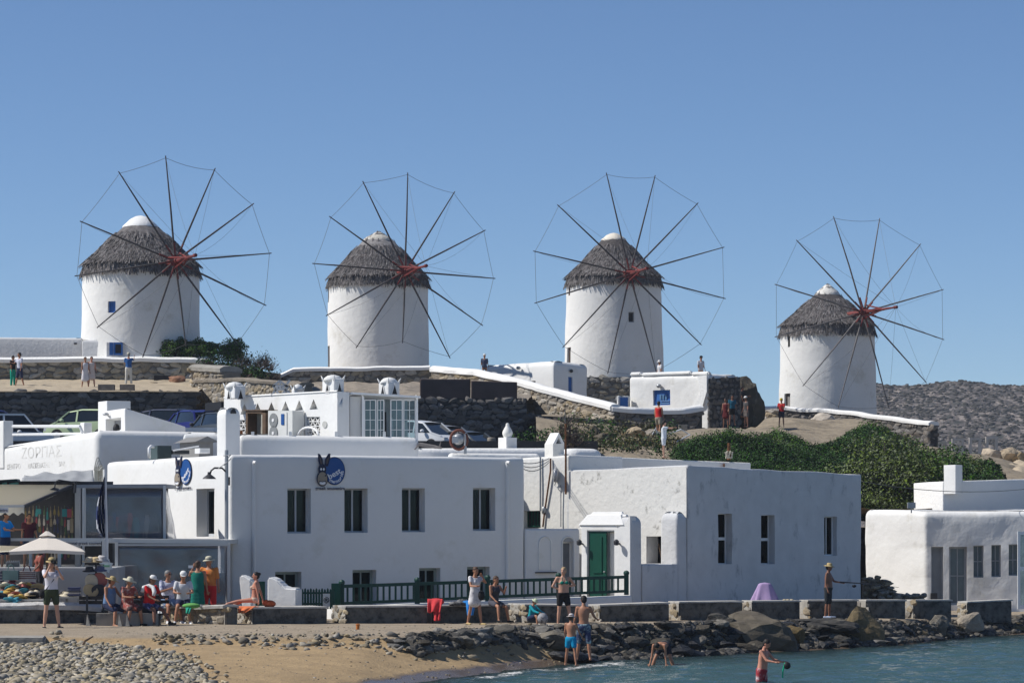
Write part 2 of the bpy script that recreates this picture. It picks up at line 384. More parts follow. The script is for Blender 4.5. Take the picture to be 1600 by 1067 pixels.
def drywall(label, path, z0s, z1s, th, m_st, m_mo, name='stone_wall', sx=.42, sz=.26, cap=None, cap_h=.16, cap_w=None, endl=True, endr=False, group=None, limit=290, cat='wall'):
    "free-standing or retaining wall along path [(x,y)..] with its face on the right-hand side of the walk"
    P = [Vector(p) for p in path]; t = thing(name, label, cat, (P[0].x, P[0].y, z0s[0]), group); core = MB(); its = []
    for i in range(len(P)-1):
        a, b = P[i], P[i+1]; d = (b-a).normalized(); n2 = Vector((d.y, -d.x)); ins = .05
        a2, b2 = a-n2*ins, b-n2*ins; a3, b3 = a-n2*th, b-n2*th
        q = [(a2, z0s[i]), (b2, z0s[i+1]), (b3, z0s[i+1]), (a3, z0s[i])]
        q2 = [(a2, z1s[i]), (b2, z1s[i+1]), (b3, z1s[i+1]), (a3, z1s[i])]
        core.add([(p.x, p.y, z) for p, z in q+q2], [(0, 1, 5, 4), (1, 2, 6, 5), (2, 3, 7, 6), (3, 0, 4, 7), (4, 5, 6, 7), (3, 2, 1, 0)])
        its += stone_items(a, b, z0s[i], z0s[i+1], z1s[i], z1s[i+1], sx, sz, seed=i+int(abs(a.x)*10))
        if i == 0 and endl: its += stone_items(a-n2*th, a, z0s[i], z0s[i], z1s[i], z1s[i], sx, sz, seed=91)
        if i == len(P)-2 and endr: its += stone_items(b, b-n2*th, z0s[i+1], z0s[i+1], z1s[i+1], z1s[i+1], sx, sz, seed=92)
    core.build('core', m_mo, t)
    scatter_stones(t, its, m_st, limit=limit)
    if cap:
        capstrip(t, P, z1s, th, cap, cap_h)
    return t
def capstrip(t, P, z1s, th, m, h=.16, name='coping', over=.08):
    P = [Vector((*p[:2],)) for p in P]
    pts = []
    for i in range(len(P)-1):
        k = max(1, int((P[i+1]-P[i]).length/.5))
        for j in range(k): pts.append((P[i].lerp(P[i+1], j/k), z1s[i]+(z1s[i+1]-z1s[i])*j/k))
    pts.append((P[-1], z1s[-1])); c = MB(); vs = []; K = 8
    for i, (p, z) in enumerate(pts):
        d = (pts[min(i+1, len(pts)-1)][0]-pts[max(i-1, 0)][0]).normalized(); n2 = Vector((d.y, -d.x))
        for k in range(K):
            if k == 0: off, dz = over, -.05
            elif k == K-1: off, dz = -th-over, -.05
            else:
                s_ = (k-1)/(K-3); off = over+.02-(th+2*over+.04)*s_; dz = h*(.55+.45*math.sin(math.pi*s_)**.35 if 0 < s_ < 1 else .5)
            w = .05*nz3((p.x, p.y, k), 1.3); vs.append((p.x+n2.x*(off+w), p.y+n2.y*(off+w), z+dz+.07*nz3((p.x, p.y, z), .9)))
    n = len(pts); fs = [(i*K+k, (i+1)*K+k, (i+1)*K+k+1, i*K+k+1) for i in range(n-1) for k in range(K-1)]+[(i*K, i*K+K-1, (i+1)*K+K-1, (i+1)*K) for i in range(n-1)]
    fs += [tuple(range(K)), tuple((n-1)*K+k for k in range(K-1, -1, -1))]
    c.add(vs, fs); return c.build(name, m, t, angle=50)
def text_obj(body, size, M, m, parent, name='lettering', ext=.006, align='CENTER', shear=0, bold=0):
    cu = bpy.data.curves.new('txt', 'FONT'); cu.body = body; cu.size = size; cu.extrude = ext; cu.align_x = align; cu.shear = shear; cu.resolution_u = 3; cu.offset = bold*size
    o = bpy.data.objects.new('txt', cu); me = bpy.data.meshes.new_from_object(o); bpy.data.objects.remove(o); bpy.data.curves.remove(cu)
    loc = M.to_translation(); R = M.copy(); R.translation = (0, 0, 0); me.transform(R); me.materials.clear(); me.materials.append(m)
    return place(name, me, loc, parent)
def face_mat(p, d, roll=0, off=0):
    "matrix whose X runs along the wall direction d, Y up, Z out of the wall"
    D = Vector((d[0], d[1], 0)).normalized(); Nn = Vector((D.y, -D.x, 0)); M = Matrix((D, Vector((0, 0, 1)), Nn)).transposed() @ Matrix.Rotation(roll, 3, 'Z')
    M = M.to_4x4(); M.translation = Vector(p)+Nn*off; return M
def ropem(pts, sag, n=10):
    a, b = Vector(pts[0]), Vector(pts[1]); return [a.lerp(b, k/n)-Vector((0, 0, sag*4*(k/n)*(1-k/n))) for k in range(n+1)]
# ================================================================== ground, sea, hills
NX = [-40, -16, -6, -2.5, 0.5, 2.4, 5.65, 7.9, 12.3, 15.3, 19, 60]
YS = [20, 45, 64, 75.8, 84.2, 88.0, 91.8, 93.9, 99.2, 106.0, 110, 140]
YE = [81, 81, 81, 82, 88, 90.0, 93.4, 96.7, 101.6, 108, 112.5, 150]
YW = [88, 88, 90, 92, 93.5, 94.5, 97, 100, 104, 110.5, 114, 152]
ZW = [1.0, 1.0, .95, .92, .9, .88, .85, .8, .72, .56, .5, .5]
def shore(x): return np.interp(x, NX, YS), np.interp(x, NX, YE), np.interp(x, NX, YW), np.interp(x, NX, ZW)
def gz(x, y):
    ys, ye, yw, zw = shore(x)
    if y < ys: return max(-2.2, -(ys-y)*.055)
    if y >= ye: return zw+.02*noise.noise(Vector((x*.6, y*.6, 0)))+min(0, (y-ye)*.0)
    t = (y-ys)/(ye-ys); wid = ye-ys
    top = min(zw-.18, .07*wid+.05)
    z = top*t**.85+.03*noise.noise(Vector((x*.5, y*.5, 3)))*min(1, t*4)
    w_ = min(1, max(0, (x+4)/4)); th = .97-.55*w_
    if t > th: z = z+(zw-.04*w_-z)*(t-th)/(1-th)
    return z
def grid_sheet(name, xs, ys, fz, m, attr=None, smooth=True):
    xs = list(xs); ys = list(ys); v = []; at = []
    for y in ys:
        for x in xs:
            z = fz(x, y); v.append((x, y, z))
            if attr: at.append(attr(x, y, z))
    n = len(xs); f = [(j*n+i, j*n+i+1, (j+1)*n+i+1, (j+1)*n+i) for j in range(len(ys)-1) for i in range(n-1)]
    me = bpy.data.meshes.new(name); me.from_pydata(v, [], f); me.materials.append(m)
    me.polygons.foreach_set('use_smooth', [smooth]*len(f))
    if attr:
        for k, nm in enumerate(at[0].keys()):
            a = me.attributes.new(nm, 'FLOAT', 'POINT'); a.data.foreach_set('value', [t[nm] for t in at])
    me.update(); o = place(name, me, (0, 0, 0)); o['kind'] = 'structure'; return o
# beach material: sand, packed concrete path behind the edge, wet margin
def beach_mat():
    m = bpy.data.materials.new('beach_sand'); m.use_nodes = True; nt = m.node_tree; N = nt.nodes; L = nt.links; b = N['Principled BSDF']
    g = N.new('ShaderNodeNewGeometry'); pos = g.outputs['Position']
    def nzn(s, d=6, r=.6):
        n = N.new('ShaderNodeTexNoise'); n.inputs['Scale'].default_value = s; n.inputs['Detail'].default_value = d; n.inputs['Roughness'].default_value = r; L.new(pos, n.inputs['Vector']); return n.outputs[0]
    def mix(f, a, c):
        x = N.new('ShaderNodeMix'); x.data_type = 'RGBA'; L.new(f, x.inputs[0]) if not isinstance(f, float) else None
        for k, q in ((6, a), (7, c)):
            if isinstance(q, tuple): x.inputs[k].default_value = (*q, 1)
            else: L.new(q, x.inputs[k])
        return x.outputs[2]
    def mr(v, a, c, lo=0, hi=1):
        x = N.new('ShaderNodeMapRange'); L.new(v, x.inputs[0]); x.inputs[1].default_value = a; x.inputs[2].default_value = c; x.inputs[3].default_value = lo; x.inputs[4].default_value = hi; return x.outputs[0]
    sand = mix(mr(nzn(1.3), .35, .65), (.41, .285, .145), (.31, .215, .11))
    sand = mix(mr(nzn(9), .58, .7), sand, (.20, .14, .085))
    path = mix(mr(nzn(.9), .35, .65), (.36, .29, .205), (.27, .215, .15)); path = mix(mr(nzn(5, 9, .75), .57, .68), path, (.17, .14, .11))
    a = N.new('ShaderNodeAttribute'); a.attribute_name = 'path'; c = mix(a.outputs['Fac'], sand, path)
    w = N.new('ShaderNodeAttribute'); w.attribute_name = 'wet'
    ad = N.new('ShaderNodeMath'); ad.operation = 'MULTIPLY_ADD'; L.new(nzn(.8), ad.inputs[0]); ad.inputs[1].default_value = .5; L.new(w.outputs['Fac'], ad.inputs[2])
    wet = mr(ad.outputs[0], .62, .78); c = mix(wet, c, (.145, .105, .075)); L.new(c, b.inputs['Base Color'])
    L.new(mr(wet, 0, 1, .95, .16), b.inputs['Roughness'])
    bp = N.new('ShaderNodeBump'); bp.inputs['Distance'].default_value = .05; mm = N.new('ShaderNodeMath'); mm.operation = 'MULTIPLY'; L.new(nzn(6, 8, .7), mm.inputs[0]); L.new(mr(wet, 0, 1, 1, .08), mm.inputs[1]); L.new(mm.outputs[0], bp.inputs['Height']); L.new(bp.outputs[0], b.inputs['Normal'])
    return m
def battr(x, y, z):
    ys, ye, yw, zw = shore(x); s = (y-ys)
    return {'path': 1. if y > ye-.15 else 0., 'wet': max(0., min(1., .80-z*2.4)) if x > -5 else max(0, .4-z)}
ysl = list(np.arange(52, 78, .8))+list(np.arange(78, 116, .22))+[118, 121, 124]
grid_sheet('beach', np.arange(-20, 26, .3), ysl, gz, beach_mat(), battr)
# seabed and open ground beyond, one sheet to the horizon
EARTH = mat('dry_earth', (.30, .24, .17), .95, .2, .7, .06, 2, dirt=(.42, .35, .26), dscale=.5, dthr=.5)
def far_ground(x, y):
    if y < 124: return -3.2
    return min(3.5, -3.2+(y-124)*.3) if y < 260 else max(-2.5, 3.5-(y-260)*.05)
grid_sheet('ground', [-1600, -800, -300, -100, -50, -20, 0, 25, 60, 120, 300, 800, 1600], [-60, 40, 124, 145, 160, 200, 260, 330, 400, 600, 1000, 2500], far_ground, EARTH)
# hill side: control points (column, row, distance) that the slope passes through
HP = [(x, 760, 124) for x in (-100, 100, 300)]+[(-300, 690, 150), (0, 690, 148), (200, 690, 148), (400, 690, 148), (600, 690, 148), (760, 700, 148)]
HPW = [(p[0], p[1], p[2]) for p in HP]
def C3(px, py, d): return tuple(W(px, py, d))
CP = [C3(500, 770, 124), C3(880, 712, 136), C3(880, 690, 150), C3(940, 700, 140), C3(1000, 700, 146), C3(1040, 700, 140), C3(1000, 760, 126), C3(1100, 770, 126), C3(1200, 790, 126), C3(1350, 800, 126), C3(1500, 800, 128), C3(1650, 800, 128),
      C3(1100, 720, 140), C3(1100, 672, 163), C3(1020, 676, 158), C3(1200, 672, 170), C3(1200, 720, 145), C3(1300, 690, 168), C3(1300, 735, 145), C3(1240, 655, 182), C3(1320, 655, 184), C3(1345, 664, 180), C3(1400, 700, 172), C3(1400, 745, 145), C3(1452, 706, 178), C3(1500, 710, 178), C3(1545, 722, 174), C3(1500, 760, 145), C3(1600, 775, 150), C3(1590, 745, 190), C3(1700, 745, 190), C3(1560, 720, 230), C3(1700, 720, 240),
      C3(930, 662, 160), C3(860, 650, 168), C3(700, 640, 172), C3(820, 655, 160), (4, 190, 9.5), (8, 200, 9.5), (15, 200, 10), (24, 220, 4), (40, 220, 3), (30, 170, 4), (0, 230, 6)]
CA = np.array(CP)
def hillz(x, y):
    d2 = (CA[:, 0]-x)**2*1.2+(CA[:, 1]-y)**2*.35+.4; w = 1/d2**1.6
    z = float((w*CA[:, 2]).sum()/w.sum())
    return z+.22*noise.noise(Vector((x*.25, y*.25, 9)))+.12*noise.noise(Vector((x*.9, y*.9, 4)))
def hill_mat():
    m = mat('rocky_soil', (.34, .28, .20), .95, .2, .9, .12, 1.6, dirt=(.16, .13, .10), dscale=1.3, dthr=.55); return m
hs = grid_sheet('hillside', np.arange(1.2, 46, .7), np.arange(124, 236, 1.1), hillz, hill_mat())
# parking yard, walk above it and the terraces of the mills: level sheets
def slab(name, pts, z, m, th=1.2):
    b = MB(); b.prism([(p[0], p[1], z-th) for p in pts], (0, 0, th)); o = b.build(name, m, org=(0, 0, 0)); fixn(o.data, 30); o['kind'] = 'structure'; return o
ASPH = mat('asphalt', (.07, .07, .07), .9, .2, 3, .01)
slab('parking_yard', [(-60, 128), (3.5, 128), (3.5, 157.5), (-60, 157.5)], 7.2, ASPH, 6)
def bank(name, pts, m, nx=40, ny=14, amp=.12):
    "sloping sheet between a lower and an upper line of (column, row, distance)"
    def lerp(L, t):
        t *= len(L)-1; i = min(int(t), len(L)-2); f = t-i; return [L[i][k]+(L[i+1][k]-L[i][k])*f for k in range(3)]
    v = []; 
    for j in range(ny+1):
        for i in range(nx+1):
            a = W(*lerp(pts[0], i/nx)); b = W(*lerp(pts[1], i/nx)); p = a.lerp(b, j/ny); e = min(1, 4*j/ny)
            v.append((p.x, p.y, p.z+(amp*noise.noise(p*.6)+amp*.6*noise.noise(p*1.7))*e))
    n = nx+1; f = [(j*n+i, j*n+i+1, (j+1)*n+i+1, (j+1)*n+i) for j in range(ny) for i in range(nx)]
    b = MB(); b.add(v, f); me = b.mesh(name, (0, 0, 0), True, [m]); o = place(name, me, (0, 0, 0)); o['kind'] = 'structure'; return o
WALK = mat('dusty_path', (.46, .38, .27), .95, .12, .8, .05, 3, dirt=(.30, .24, .17), dscale=1.6, dthr=.56)
bank('dirt_path', ([(-150, 612, 157.2), (310, 612, 157.2)], [(-150, 592, 169), (330, 592, 169)]), WALK)
ROCKY = mat('bare_rock', (.34, .29, .23), .95, .2, 1.2, .15, 2.5, dirt=(.18, .15, .12), dscale=2, dthr=.55)
bank('rocky_bank', ([(300, 645, 157.2), (470, 640, 157.2), (660, 626, 158.6), (812, 626, 159)], [(340, 592, 176), (470, 595, 182), (672, 597, 182), (840, 620, 178)]), ROCKY, amp=.3)
slab('mill_terrace', [(-60, 168.8), (-16.4, 168.8), (-13.2, 182.2), (-13.2, 215), (-60, 215)], 12.45, EARTH, 6)
slab('mill_terrace', [(-13.2, 182.2), (-4.4, 182.2), (-4.4, 196.7), (12, 196.7), (12, 215), (-13.2, 215)], 12.6, EARTH, 6)
# the far hill
def far_mat():
    m = bpy.data.materials.new('far_rocks'); m.use_nodes = True; nt = m.node_tree; N = nt.nodes; L = nt.links; b = N['Principled BSDF']; b.inputs['Roughness'].default_value = .95
    g = N.new('ShaderNodeNewGeometry'); mp = N.new('ShaderNodeMapping'); mp.inputs['Scale'].default_value = (1, .6, 1.3); L.new(g.outputs['Position'], mp.inputs[0])
    n = N.new('ShaderNodeTexNoise'); n.inputs['Scale'].default_value = .34; n.inputs['Detail'].default_value = 9; n.inputs['Roughness'].default_value = .72; L.new(mp.outputs[0], n.inputs['Vector'])
    r = N.new('ShaderNodeValToRGB'); e = r.color_ramp.elements; e[0].position = .40; e[0].color = (.03, .032, .025, 1); e[1].position = .64; e[1].color = (.27, .23, .20, 1)
    k = r.color_ramp.elements.new(.5); k.color = (.075, .062, .056, 1); L.new(n.outputs[0], r.inputs[0]); L.new(r.outputs[0], b.inputs['Base Color'])
    return m
FM = far_mat()
def fh(x, y):
    t = min(1, max(0, (y-560)/270)); s_ = min(1, max(0, (x-62)/26)); s_ = s_*s_*(3-2*s_)
    z = (-6+45.5*t**.85)*s_+(-10)*(1-s_)
    q = Vector((x*.03, y*.03, 0)); z += 1.3*noise.fractal(q, .9, 2.1, 6)+1.1*abs(noise.noise(Vector((x*.10, y*.05, 5))))+.7*abs(noise.noise(Vector((x*.3, y*.14, 8))))+.35*noise.noise(Vector((x*.8, y*.3, 3)))
    return z
o = grid_sheet('far_hill', np.arange(60, 170, .8), list(np.arange(540, 700, 2.2))+list(np.arange(700, 842, 1.3)), fh, FM, smooth=False)
# sea
def sea_mat():
    m = bpy.data.materials.new('sea_water'); m.use_nodes = True; nt = m.node_tree; N = nt.nodes; L = nt.links; N.remove(N['Principled BSDF'])
    g = N.new('ShaderNodeNewGeometry'); mp = N.new('ShaderNodeMapping'); mp.inputs['Scale'].default_value = (.55, 1.25, 1); mp.inputs['Rotation'].default_value = (0, 0, .12); L.new(g.outputs['Position'], mp.inputs[0])
    n1 = N.new('ShaderNodeTexNoise'); n1.inputs['Scale'].default_value = 2.3; n1.inputs['Detail'].default_value = 4; L.new(mp.outputs[0], n1.inputs['Vector'])
    n2 = N.new('ShaderNodeTexNoise'); n2.inputs['Scale'].default_value = 7; n2.inputs['Detail'].default_value = 3; L.new(mp.outputs[0], n2.inputs['Vector'])
    b1 = N.new('ShaderNodeBump'); b1.inputs['Distance'].default_value = .30; L.new(n1.outputs[0], b1.inputs['Height'])
    b2 = N.new('ShaderNodeBump'); b2.inputs['Distance'].default_value = .05; L.new(n2.outputs[0], b2.inputs['Height']); L.new(b1.outputs[0], b2.inputs['Normal'])
    fr = N.new('ShaderNodeFresnel'); fr.inputs[0].default_value = 1.33; L.new(b2.outputs[0], fr.inputs['Normal'])
    gl = N.new('ShaderNodeBsdfGlossy'); gl.inputs['Roughness'].default_value = .07; L.new(b2.outputs[0], gl.inputs['Normal'])
    df = N.new('ShaderNodeBsdfDiffuse'); df.inputs[0].default_value = (.045, .095, .10, 1)
    tr = N.new('ShaderNodeBsdfTransparent'); tr.inputs[0].default_value = (.55, .72, .68, 1)
    a = N.new('ShaderNodeAttribute'); a.attribute_name = 'depth'; mr = N.new('ShaderNodeMapRange'); mr.inputs[1].default_value = 0; mr.inputs[2].default_value = .55; mr.inputs[3].default_value = .08; mr.inputs[4].default_value = 1; L.new(a.outputs['Fac'], mr.inputs[0])
    ms = N.new('ShaderNodeMixShader'); L.new(mr.outputs[0], ms.inputs[0]); L.new(tr.outputs[0], ms.inputs[1]); L.new(df.outputs[0], ms.inputs[2])
    m2 = N.new('ShaderNodeMixShader'); L.new(fr.outputs[0], m2.inputs[0]); L.new(ms.outputs[0], m2.inputs[1]); L.new(gl.outputs[0], m2.inputs[2])
    fa = N.new('ShaderNodeAttribute'); fa.attribute_name = 'foam'; n3 = N.new('ShaderNodeTexNoise'); n3.inputs['Scale'].default_value = 5; n3.inputs['Detail'].default_value = 7; n3.inputs['Roughness'].default_value = .75; L.new(g.outputs['Position'], n3.inputs['Vector'])
    mu = N.new('ShaderNodeMath'); mu.operation = 'MULTIPLY'; L.new(fa.outputs['Fac'], mu.inputs[0]); L.new(n3.outputs[0], mu.inputs[1]); m5 = N.new('ShaderNodeMapRange'); m5.inputs[1].default_value = .42; m5.inputs[2].default_value = .60; L.new(mu.outputs[0], m5.inputs[0])
    fo = N.new('ShaderNodeBsdfDiffuse'); fo.inputs[0].default_value = (.62, .62, .6, 1); m3 = N.new('ShaderNodeMixShader'); L.new(m5.outputs[0], m3.inputs[0]); L.new(m2.outputs[0], m3.inputs[1]); L.new(fo.outputs[0], m3.inputs[2])
    L.new(m3.outputs[0], N['Material Output'].inputs[0]); return m
def wz(x, y):
    v = noise.noise(Vector((x*.5, y*1.1, 1)))*.035+noise.noise(Vector((x*1.1, y*2.3, 7)))*.022+noise.noise(Vector((x*2.2+3, y*4.2, 2)))*.010
    s = y-float(np.interp(x, NX, YS)); fade = 1 if s < -2 else max(.25, -s/2)
    return v*fade*2.6
def sattr(x, y, z):
    ys = float(np.interp(x, NX, YS)); dd = ys-y
    f = max(0., 1.06-abs(dd-2.4)/3.4)*min(1, max(0, (x+2.2)/1.5)) if x < 3.6 and dd > .1 else (.9 if -.25 < dd < .1 and x < 3.6 else 0.)
    if x > 3: f *= max(0, 1-(x-3)/.6)
    return {'depth': max(0., min(2., dd*.075+.02)), 'foam': f}
SEA = sea_mat()
sx_ = list(np.arange(-8, 22, .14)); sy_ = list(np.arange(60, 112.5, .14))
near = grid_sheet('sea', sx_, sy_, wz, SEA, sattr)
ring = MB(); X0, X1, Y0, Y1 = sx_[0], sx_[-1], sy_[0], sy_[-1]; B = 3000; zf = -.02
ring.quad((-B, -B, zf), (B, -B, zf), (B, Y0, zf), (-B, Y0, zf)); ring.quad((X1, Y0, zf), (B, Y0, zf), (B, Y1, zf), (X1, Y1, zf)); ring.quad((-B, Y0, zf), (X0, Y0, zf), (X0, Y1, zf), (-B, Y1, zf))
me = ring.mesh('open_sea', (0, 0, 0), False, [SEA]); a = me.attributes.new('depth', 'FLOAT', 'POINT'); a.data.foreach_set('value', [2.]*len(me.vertices))
place('open_sea', me, (0, 0, 0))['kind'] = 'structure'
# ================================================================== windmills
thatch_m = mat('thatch', (.20, .185, .18), .95, .25, 6, .02, 30, rnd=.55, col2=(.095, .086, .085))
def tower(parent, cx, cy, z0, z1, r0, r1, ops):
    "round tower with openings (x offset centre, half width, za, zb)"
    n = 64; an = set(-math.pi+2*math.pi*k/n for k in range(n)); oo = []
    for (xo, hw, za, zb) in ops:
        a0 = -math.acos(max(-1, min(1, (xo-hw)/r0))); a1 = -math.acos(max(-1, min(1, (xo+hw)/r0))); oo.append((a0, a1, za, zb))
        an = {a for a in an if abs(a-a0) > .045 and abs(a-a1) > .045}; an |= {a0, a1}
    an = sorted(an); zs = set(z0+(z1-z0)*k/14 for k in range(15))
    for o in oo:
        zs = {z for z in zs if abs(z-o[2]) > .12 and abs(z-o[3]) > .12 or z in (z0, z1)} | {o[2], o[3]}
    zs = sorted(zs); mb = MB(); V = []; na = len(an)
    def P(a, z, ins=0):
        t = (z-z0)/(z1-z0); r = r0+(r1-r0)*t; q = Vector((math.cos(a)*r, math.sin(a)*r, z)); w = .045*nz3(q, .45, cx)+.02*nz3(q, 1.5, cx)
        return Vector((cx+math.cos(a)*(r+w-ins), cy+math.sin(a)*(r+w-ins), z))
    for z in zs:
        for a in an: V.append(P(a, z))
    fs = []
    for i in range(len(zs)-1):
        for j in range(na):
            j2 = (j+1) % na; hitt = None
            for o in oo:
                if an[j] >= o[0]-1e-4 and an[j2] <= o[1]+1e-4 and an[j2] > an[j] and zs[i] >= o[2]-1e-4 and zs[i+1] <= o[3]+1e-4: hitt = o
            if not hitt: fs.append((i*na+j, i*na+j2, (i+1)*na+j2, (i+1)*na+j)); continue
            o = hitt; q = [V[i*na+j], V[i*na+j2], V[(i+1)*na+j2], V[(i+1)*na+j]]
            am = (o[0]+o[1])/2; e = Vector((-math.cos(am), -math.sin(am), 0))*.3
            if abs(an[j]-o[0]) < 1e-4: mb.quad(q[0], q[3], q[3]+e, q[0]+e)
            if abs(an[j2]-o[1]) < 1e-4: mb.quad(q[1]+e, q[2]+e, q[2], q[1])
            if abs(zs[i]-o[2]) < 1e-4: mb.quad(q[0]+e, q[1]+e, q[1], q[0])
            if abs(zs[i+1]-o[3]) < 1e-4: mb.quad(q[3], q[2], q[2]+e, q[3]+e)
    fs.append(tuple((len(zs)-1)*na+j for j in range(na))); mb.add(V, fs)
    me = mb.mesh('tower', (cx, cy, z0), True, [white_mill]); fixn(me, 50); return place('tower', me, (cx, cy, z0), parent), oo
def mill(label, cpx, d, rb, rt, wb, wt, eave, prof, captop, hub, phi, shaft, tips, ops, capm, shaft_up=0, pole=wood_dark, zb_extra=1.5, capbroken=False):
    ppm = F/d; cx, cy = XY(cpx, d); z0 = ZR(rb, d)-zb_extra; z1 = min(ZR(rt, d), ZR(prof[0][1], d)+.02)
    t = thing('windmill', label, 'windmill', (cx, cy, z0), 'round windmills along the ridge')
    r0 = wb/2/ppm; r1 = wt/2/ppm; ol = []
    for (xa, xb, ya, yb, kind) in ops:
        ol.append(((( xa+xb)/2-cpx)/ppm, (xb-xa)/2/ppm, ZR(yb, d-r0), ZR(ya, d-r0)))
    tw, oo = tower(t, cx, cy, z0, z1, r0, r1, ol)
    for (a0, a1, za, zb), o in zip(oo, ops):
        kind = o[4]; am = (a0+a1)/2; c = Vector((math.cos(am), math.sin(am), 0)); s = Vector((-math.sin(am), math.cos(am), 0))
        hw = (r0*abs(math.cos(a1)-math.cos(a0)))/2/max(.25, abs(math.sin(am))); ctr = Vector((cx, cy, (za+zb)/2))+c*(r0-.24); hh = (zb-za)/2
        fm_, pm_ = {'blue': (blue, blue), 'dark': (mat('grey_frame', (.3, .3, .3), .7), dark_room), 'wood': (timber, mat('grey_door', (.3, .28, .26), .8, .2, 5)), 'bluewin': (blue, dark_room)}[kind]
        f = MB(); w = .09 if kind != 'dark' else .05
        for sg in (-1, 1):
            f.obox(ctr+s*sg*(hw-w/2), s*w/2, c*.04, (0, 0, hh)); f.obox(ctr+Vector((0, 0, sg*(hh-w/2))), s*(hw-w), c*.035, (0, 0, w/2))
        fo = f.build('door' if hh > hw*1.9 and kind == 'wood' else 'window', fm_, t)
        p = MB(); p.obox(ctr-c*.02, s*(hw-w), c*.015, (0, 0, hh-w))
        if kind == 'blue': p.obox(ctr+c*.0, s*.02, c*.012, (0, 0, hh-w))
        p.build('panel', pm_, fo)
    # thatched cone
    pr = [(r*.965/ppm-(.04 if i < 1 else 0), ZR(y, d)) for i, (r, y) in enumerate(prof)]; pr[0] = (r1+.01, pr[0][1]); pr[1] = (max(pr[1][0], r1*.95), pr[1][1]); ze = pr[0][1]
    m = MB(); body = [(r1*.9, z1-.25)]+[(r-.06, z) for r, z in pr]+[(pr[-1][0]*.5, pr[-1][1]+.1)]
    m.lathe((cx, cy, 0), body, 40, jit=lambda a, z: .06*noise.noise(Vector((math.cos(a)*2, math.sin(a)*2, z*1.3)))); m.build('roof', thatch_m, t, smooth=True)
    R = random.Random(cpx); vs = []; fs = []
    L = [0]
    for i in range(len(pr)-1): L.append(L[-1]+math.hypot(pr[i+1][0]-pr[i][0], pr[i+1][1]-pr[i][1]))
    def at(s):
        s = max(0, min(L[-1]-1e-4, s))
        for i in range(len(pr)-1):
            if s <= L[i+1]:
                f_ = (s-L[i])/(L[i+1]-L[i]); return pr[i][0]+(pr[i+1][0]-pr[i][0])*f_, pr[i][1]+(pr[i+1][1]-pr[i][1])*f_, (pr[i+1][0]-pr[i][0])/(L[i+1]-L[i]), (pr[i+1][1]-pr[i][1])/(L[i+1]-L[i])
    for k in range(11000):
        s_ = L[-1]*(1-math.sqrt(R.random()*.985+.015)); edge = R.random() < .13
        if edge: s_ = R.uniform(0, .5)**1.5
        a = R.uniform(0, 2*math.pi); r, z, dr, dz = at(s_); ln = R.uniform(.25, .6); w = R.uniform(.014, .04)
        if edge: ln = R.uniform(.12, .42)+.35*max(0, noise.noise(Vector((math.cos(a)*3, math.sin(a)*3, cpx))))
        lift = R.uniform(.01, .05) if not edge else 0.; nr, nzz = dz, -dr
        rad = Vector((math.cos(a), math.sin(a), 0)); tan = Vector((-math.sin(a), math.cos(a), 0)); up = Vector((0, 0, 1))
        c = Vector((cx, cy, 0)); p0 = c+rad*r+up*z+(rad*nr+up*nzz)*.015
        dn = -(rad*dr+up*dz)
        if edge: dn = (dn*R.uniform(.4, 1.2)+Vector((0, 0, -1.0))).normalized()
        dn = (dn+tan*R.uniform(-.22, .22)).normalized(); p1 = p0+dn*ln+(rad*nr+up*nzz)*lift
        o = len(vs); tt = (tan+(rad*nr+up*nzz)*R.uniform(-.5, .5)).normalized(); vs += [p0-tt*w, p0+tt*w, p1+tt*w*.7, p1-tt*w*.7]; fs.append((o, o+1, o+2, o+3))
    m = MB(); m.add(vs, fs); stuff(m.build('thatch', thatch_m, t))
    # lime cap
    rc_, zc_ = pr[-1]; zt = ZR(captop, d); m = MB(); hh = zt-zc_
    rc_ *= .94; cb = .72 if capbroken else 1; m.lathe((cx, cy, 0), [(rc_+.04, zc_-.12), (rc_+.0, zc_+.03), (rc_*.80, zc_+hh*.35), (rc_*.6*cb, zc_+hh*.66), (rc_*.3*cb, zc_+hh*.9), (.03, zt)], 24, jit=lambda a, z: .07*noise.noise(Vector((math.cos(a)*2.2, math.sin(a)*2.2, z*2+cpx))) if z < zt-.05 else 0)
    m.build('cap', capm, t, smooth=True)
    if capbroken:
        m = MB(); R2 = random.Random(5)
        for k in range(260):
            a = R2.uniform(0, 6.28); u = R2.uniform(0, 1); r = rc_*(1-u)+.05; z = zc_+hh*u; ra = Vector((math.cos(a), math.sin(a), 0)); p = Vector((cx, cy, z+.05))+ra*r
            if noise.noise(Vector((math.cos(a), math.sin(a), u*2))) > -.05: m.bar(p, p+ra*.12+Vector((R2.uniform(-.05, .05), R2.uniform(-.05, .05), -.22)), .05, .015)
        stuff(m.build('loose_straw', thatch_m, t))
    # axle, hub and wheel
    ph = math.radians(phi); nv = Vector((math.sin(ph), -math.cos(ph), 0)); nv.z = shaft_up; nv.normalize()
    dh = d-(r0+.75)*math.cos(ph); hp = W(hub[0], hub[1], dh)
    wh = MB(); back = hp-nv*2.6; wh.tube([back, hp+nv*.35], .17, 8); wh.tube([hp-nv*.12, hp+nv*.14], .30, 12)
    wheel = wh.build('axle', red_wood, t)
    k0 = hp+nv*shaft; bs = MB(); bs.tube([hp+nv*.3, k0], [.11, .06], 8); bs.tube([k0-nv*.15, k0+nv*.12], .10, 8)
    bs.build('bowsprit', red_wood, t)
    T = []
    for (x, y) in tips:
        dirn = (W(x, y, 100)-Vector((0, 0, H))); tt = (hp-Vector((0, 0, H))).dot(nv)/dirn.dot(nv); T.append(Vector((0, 0, H))+dirn*tt)
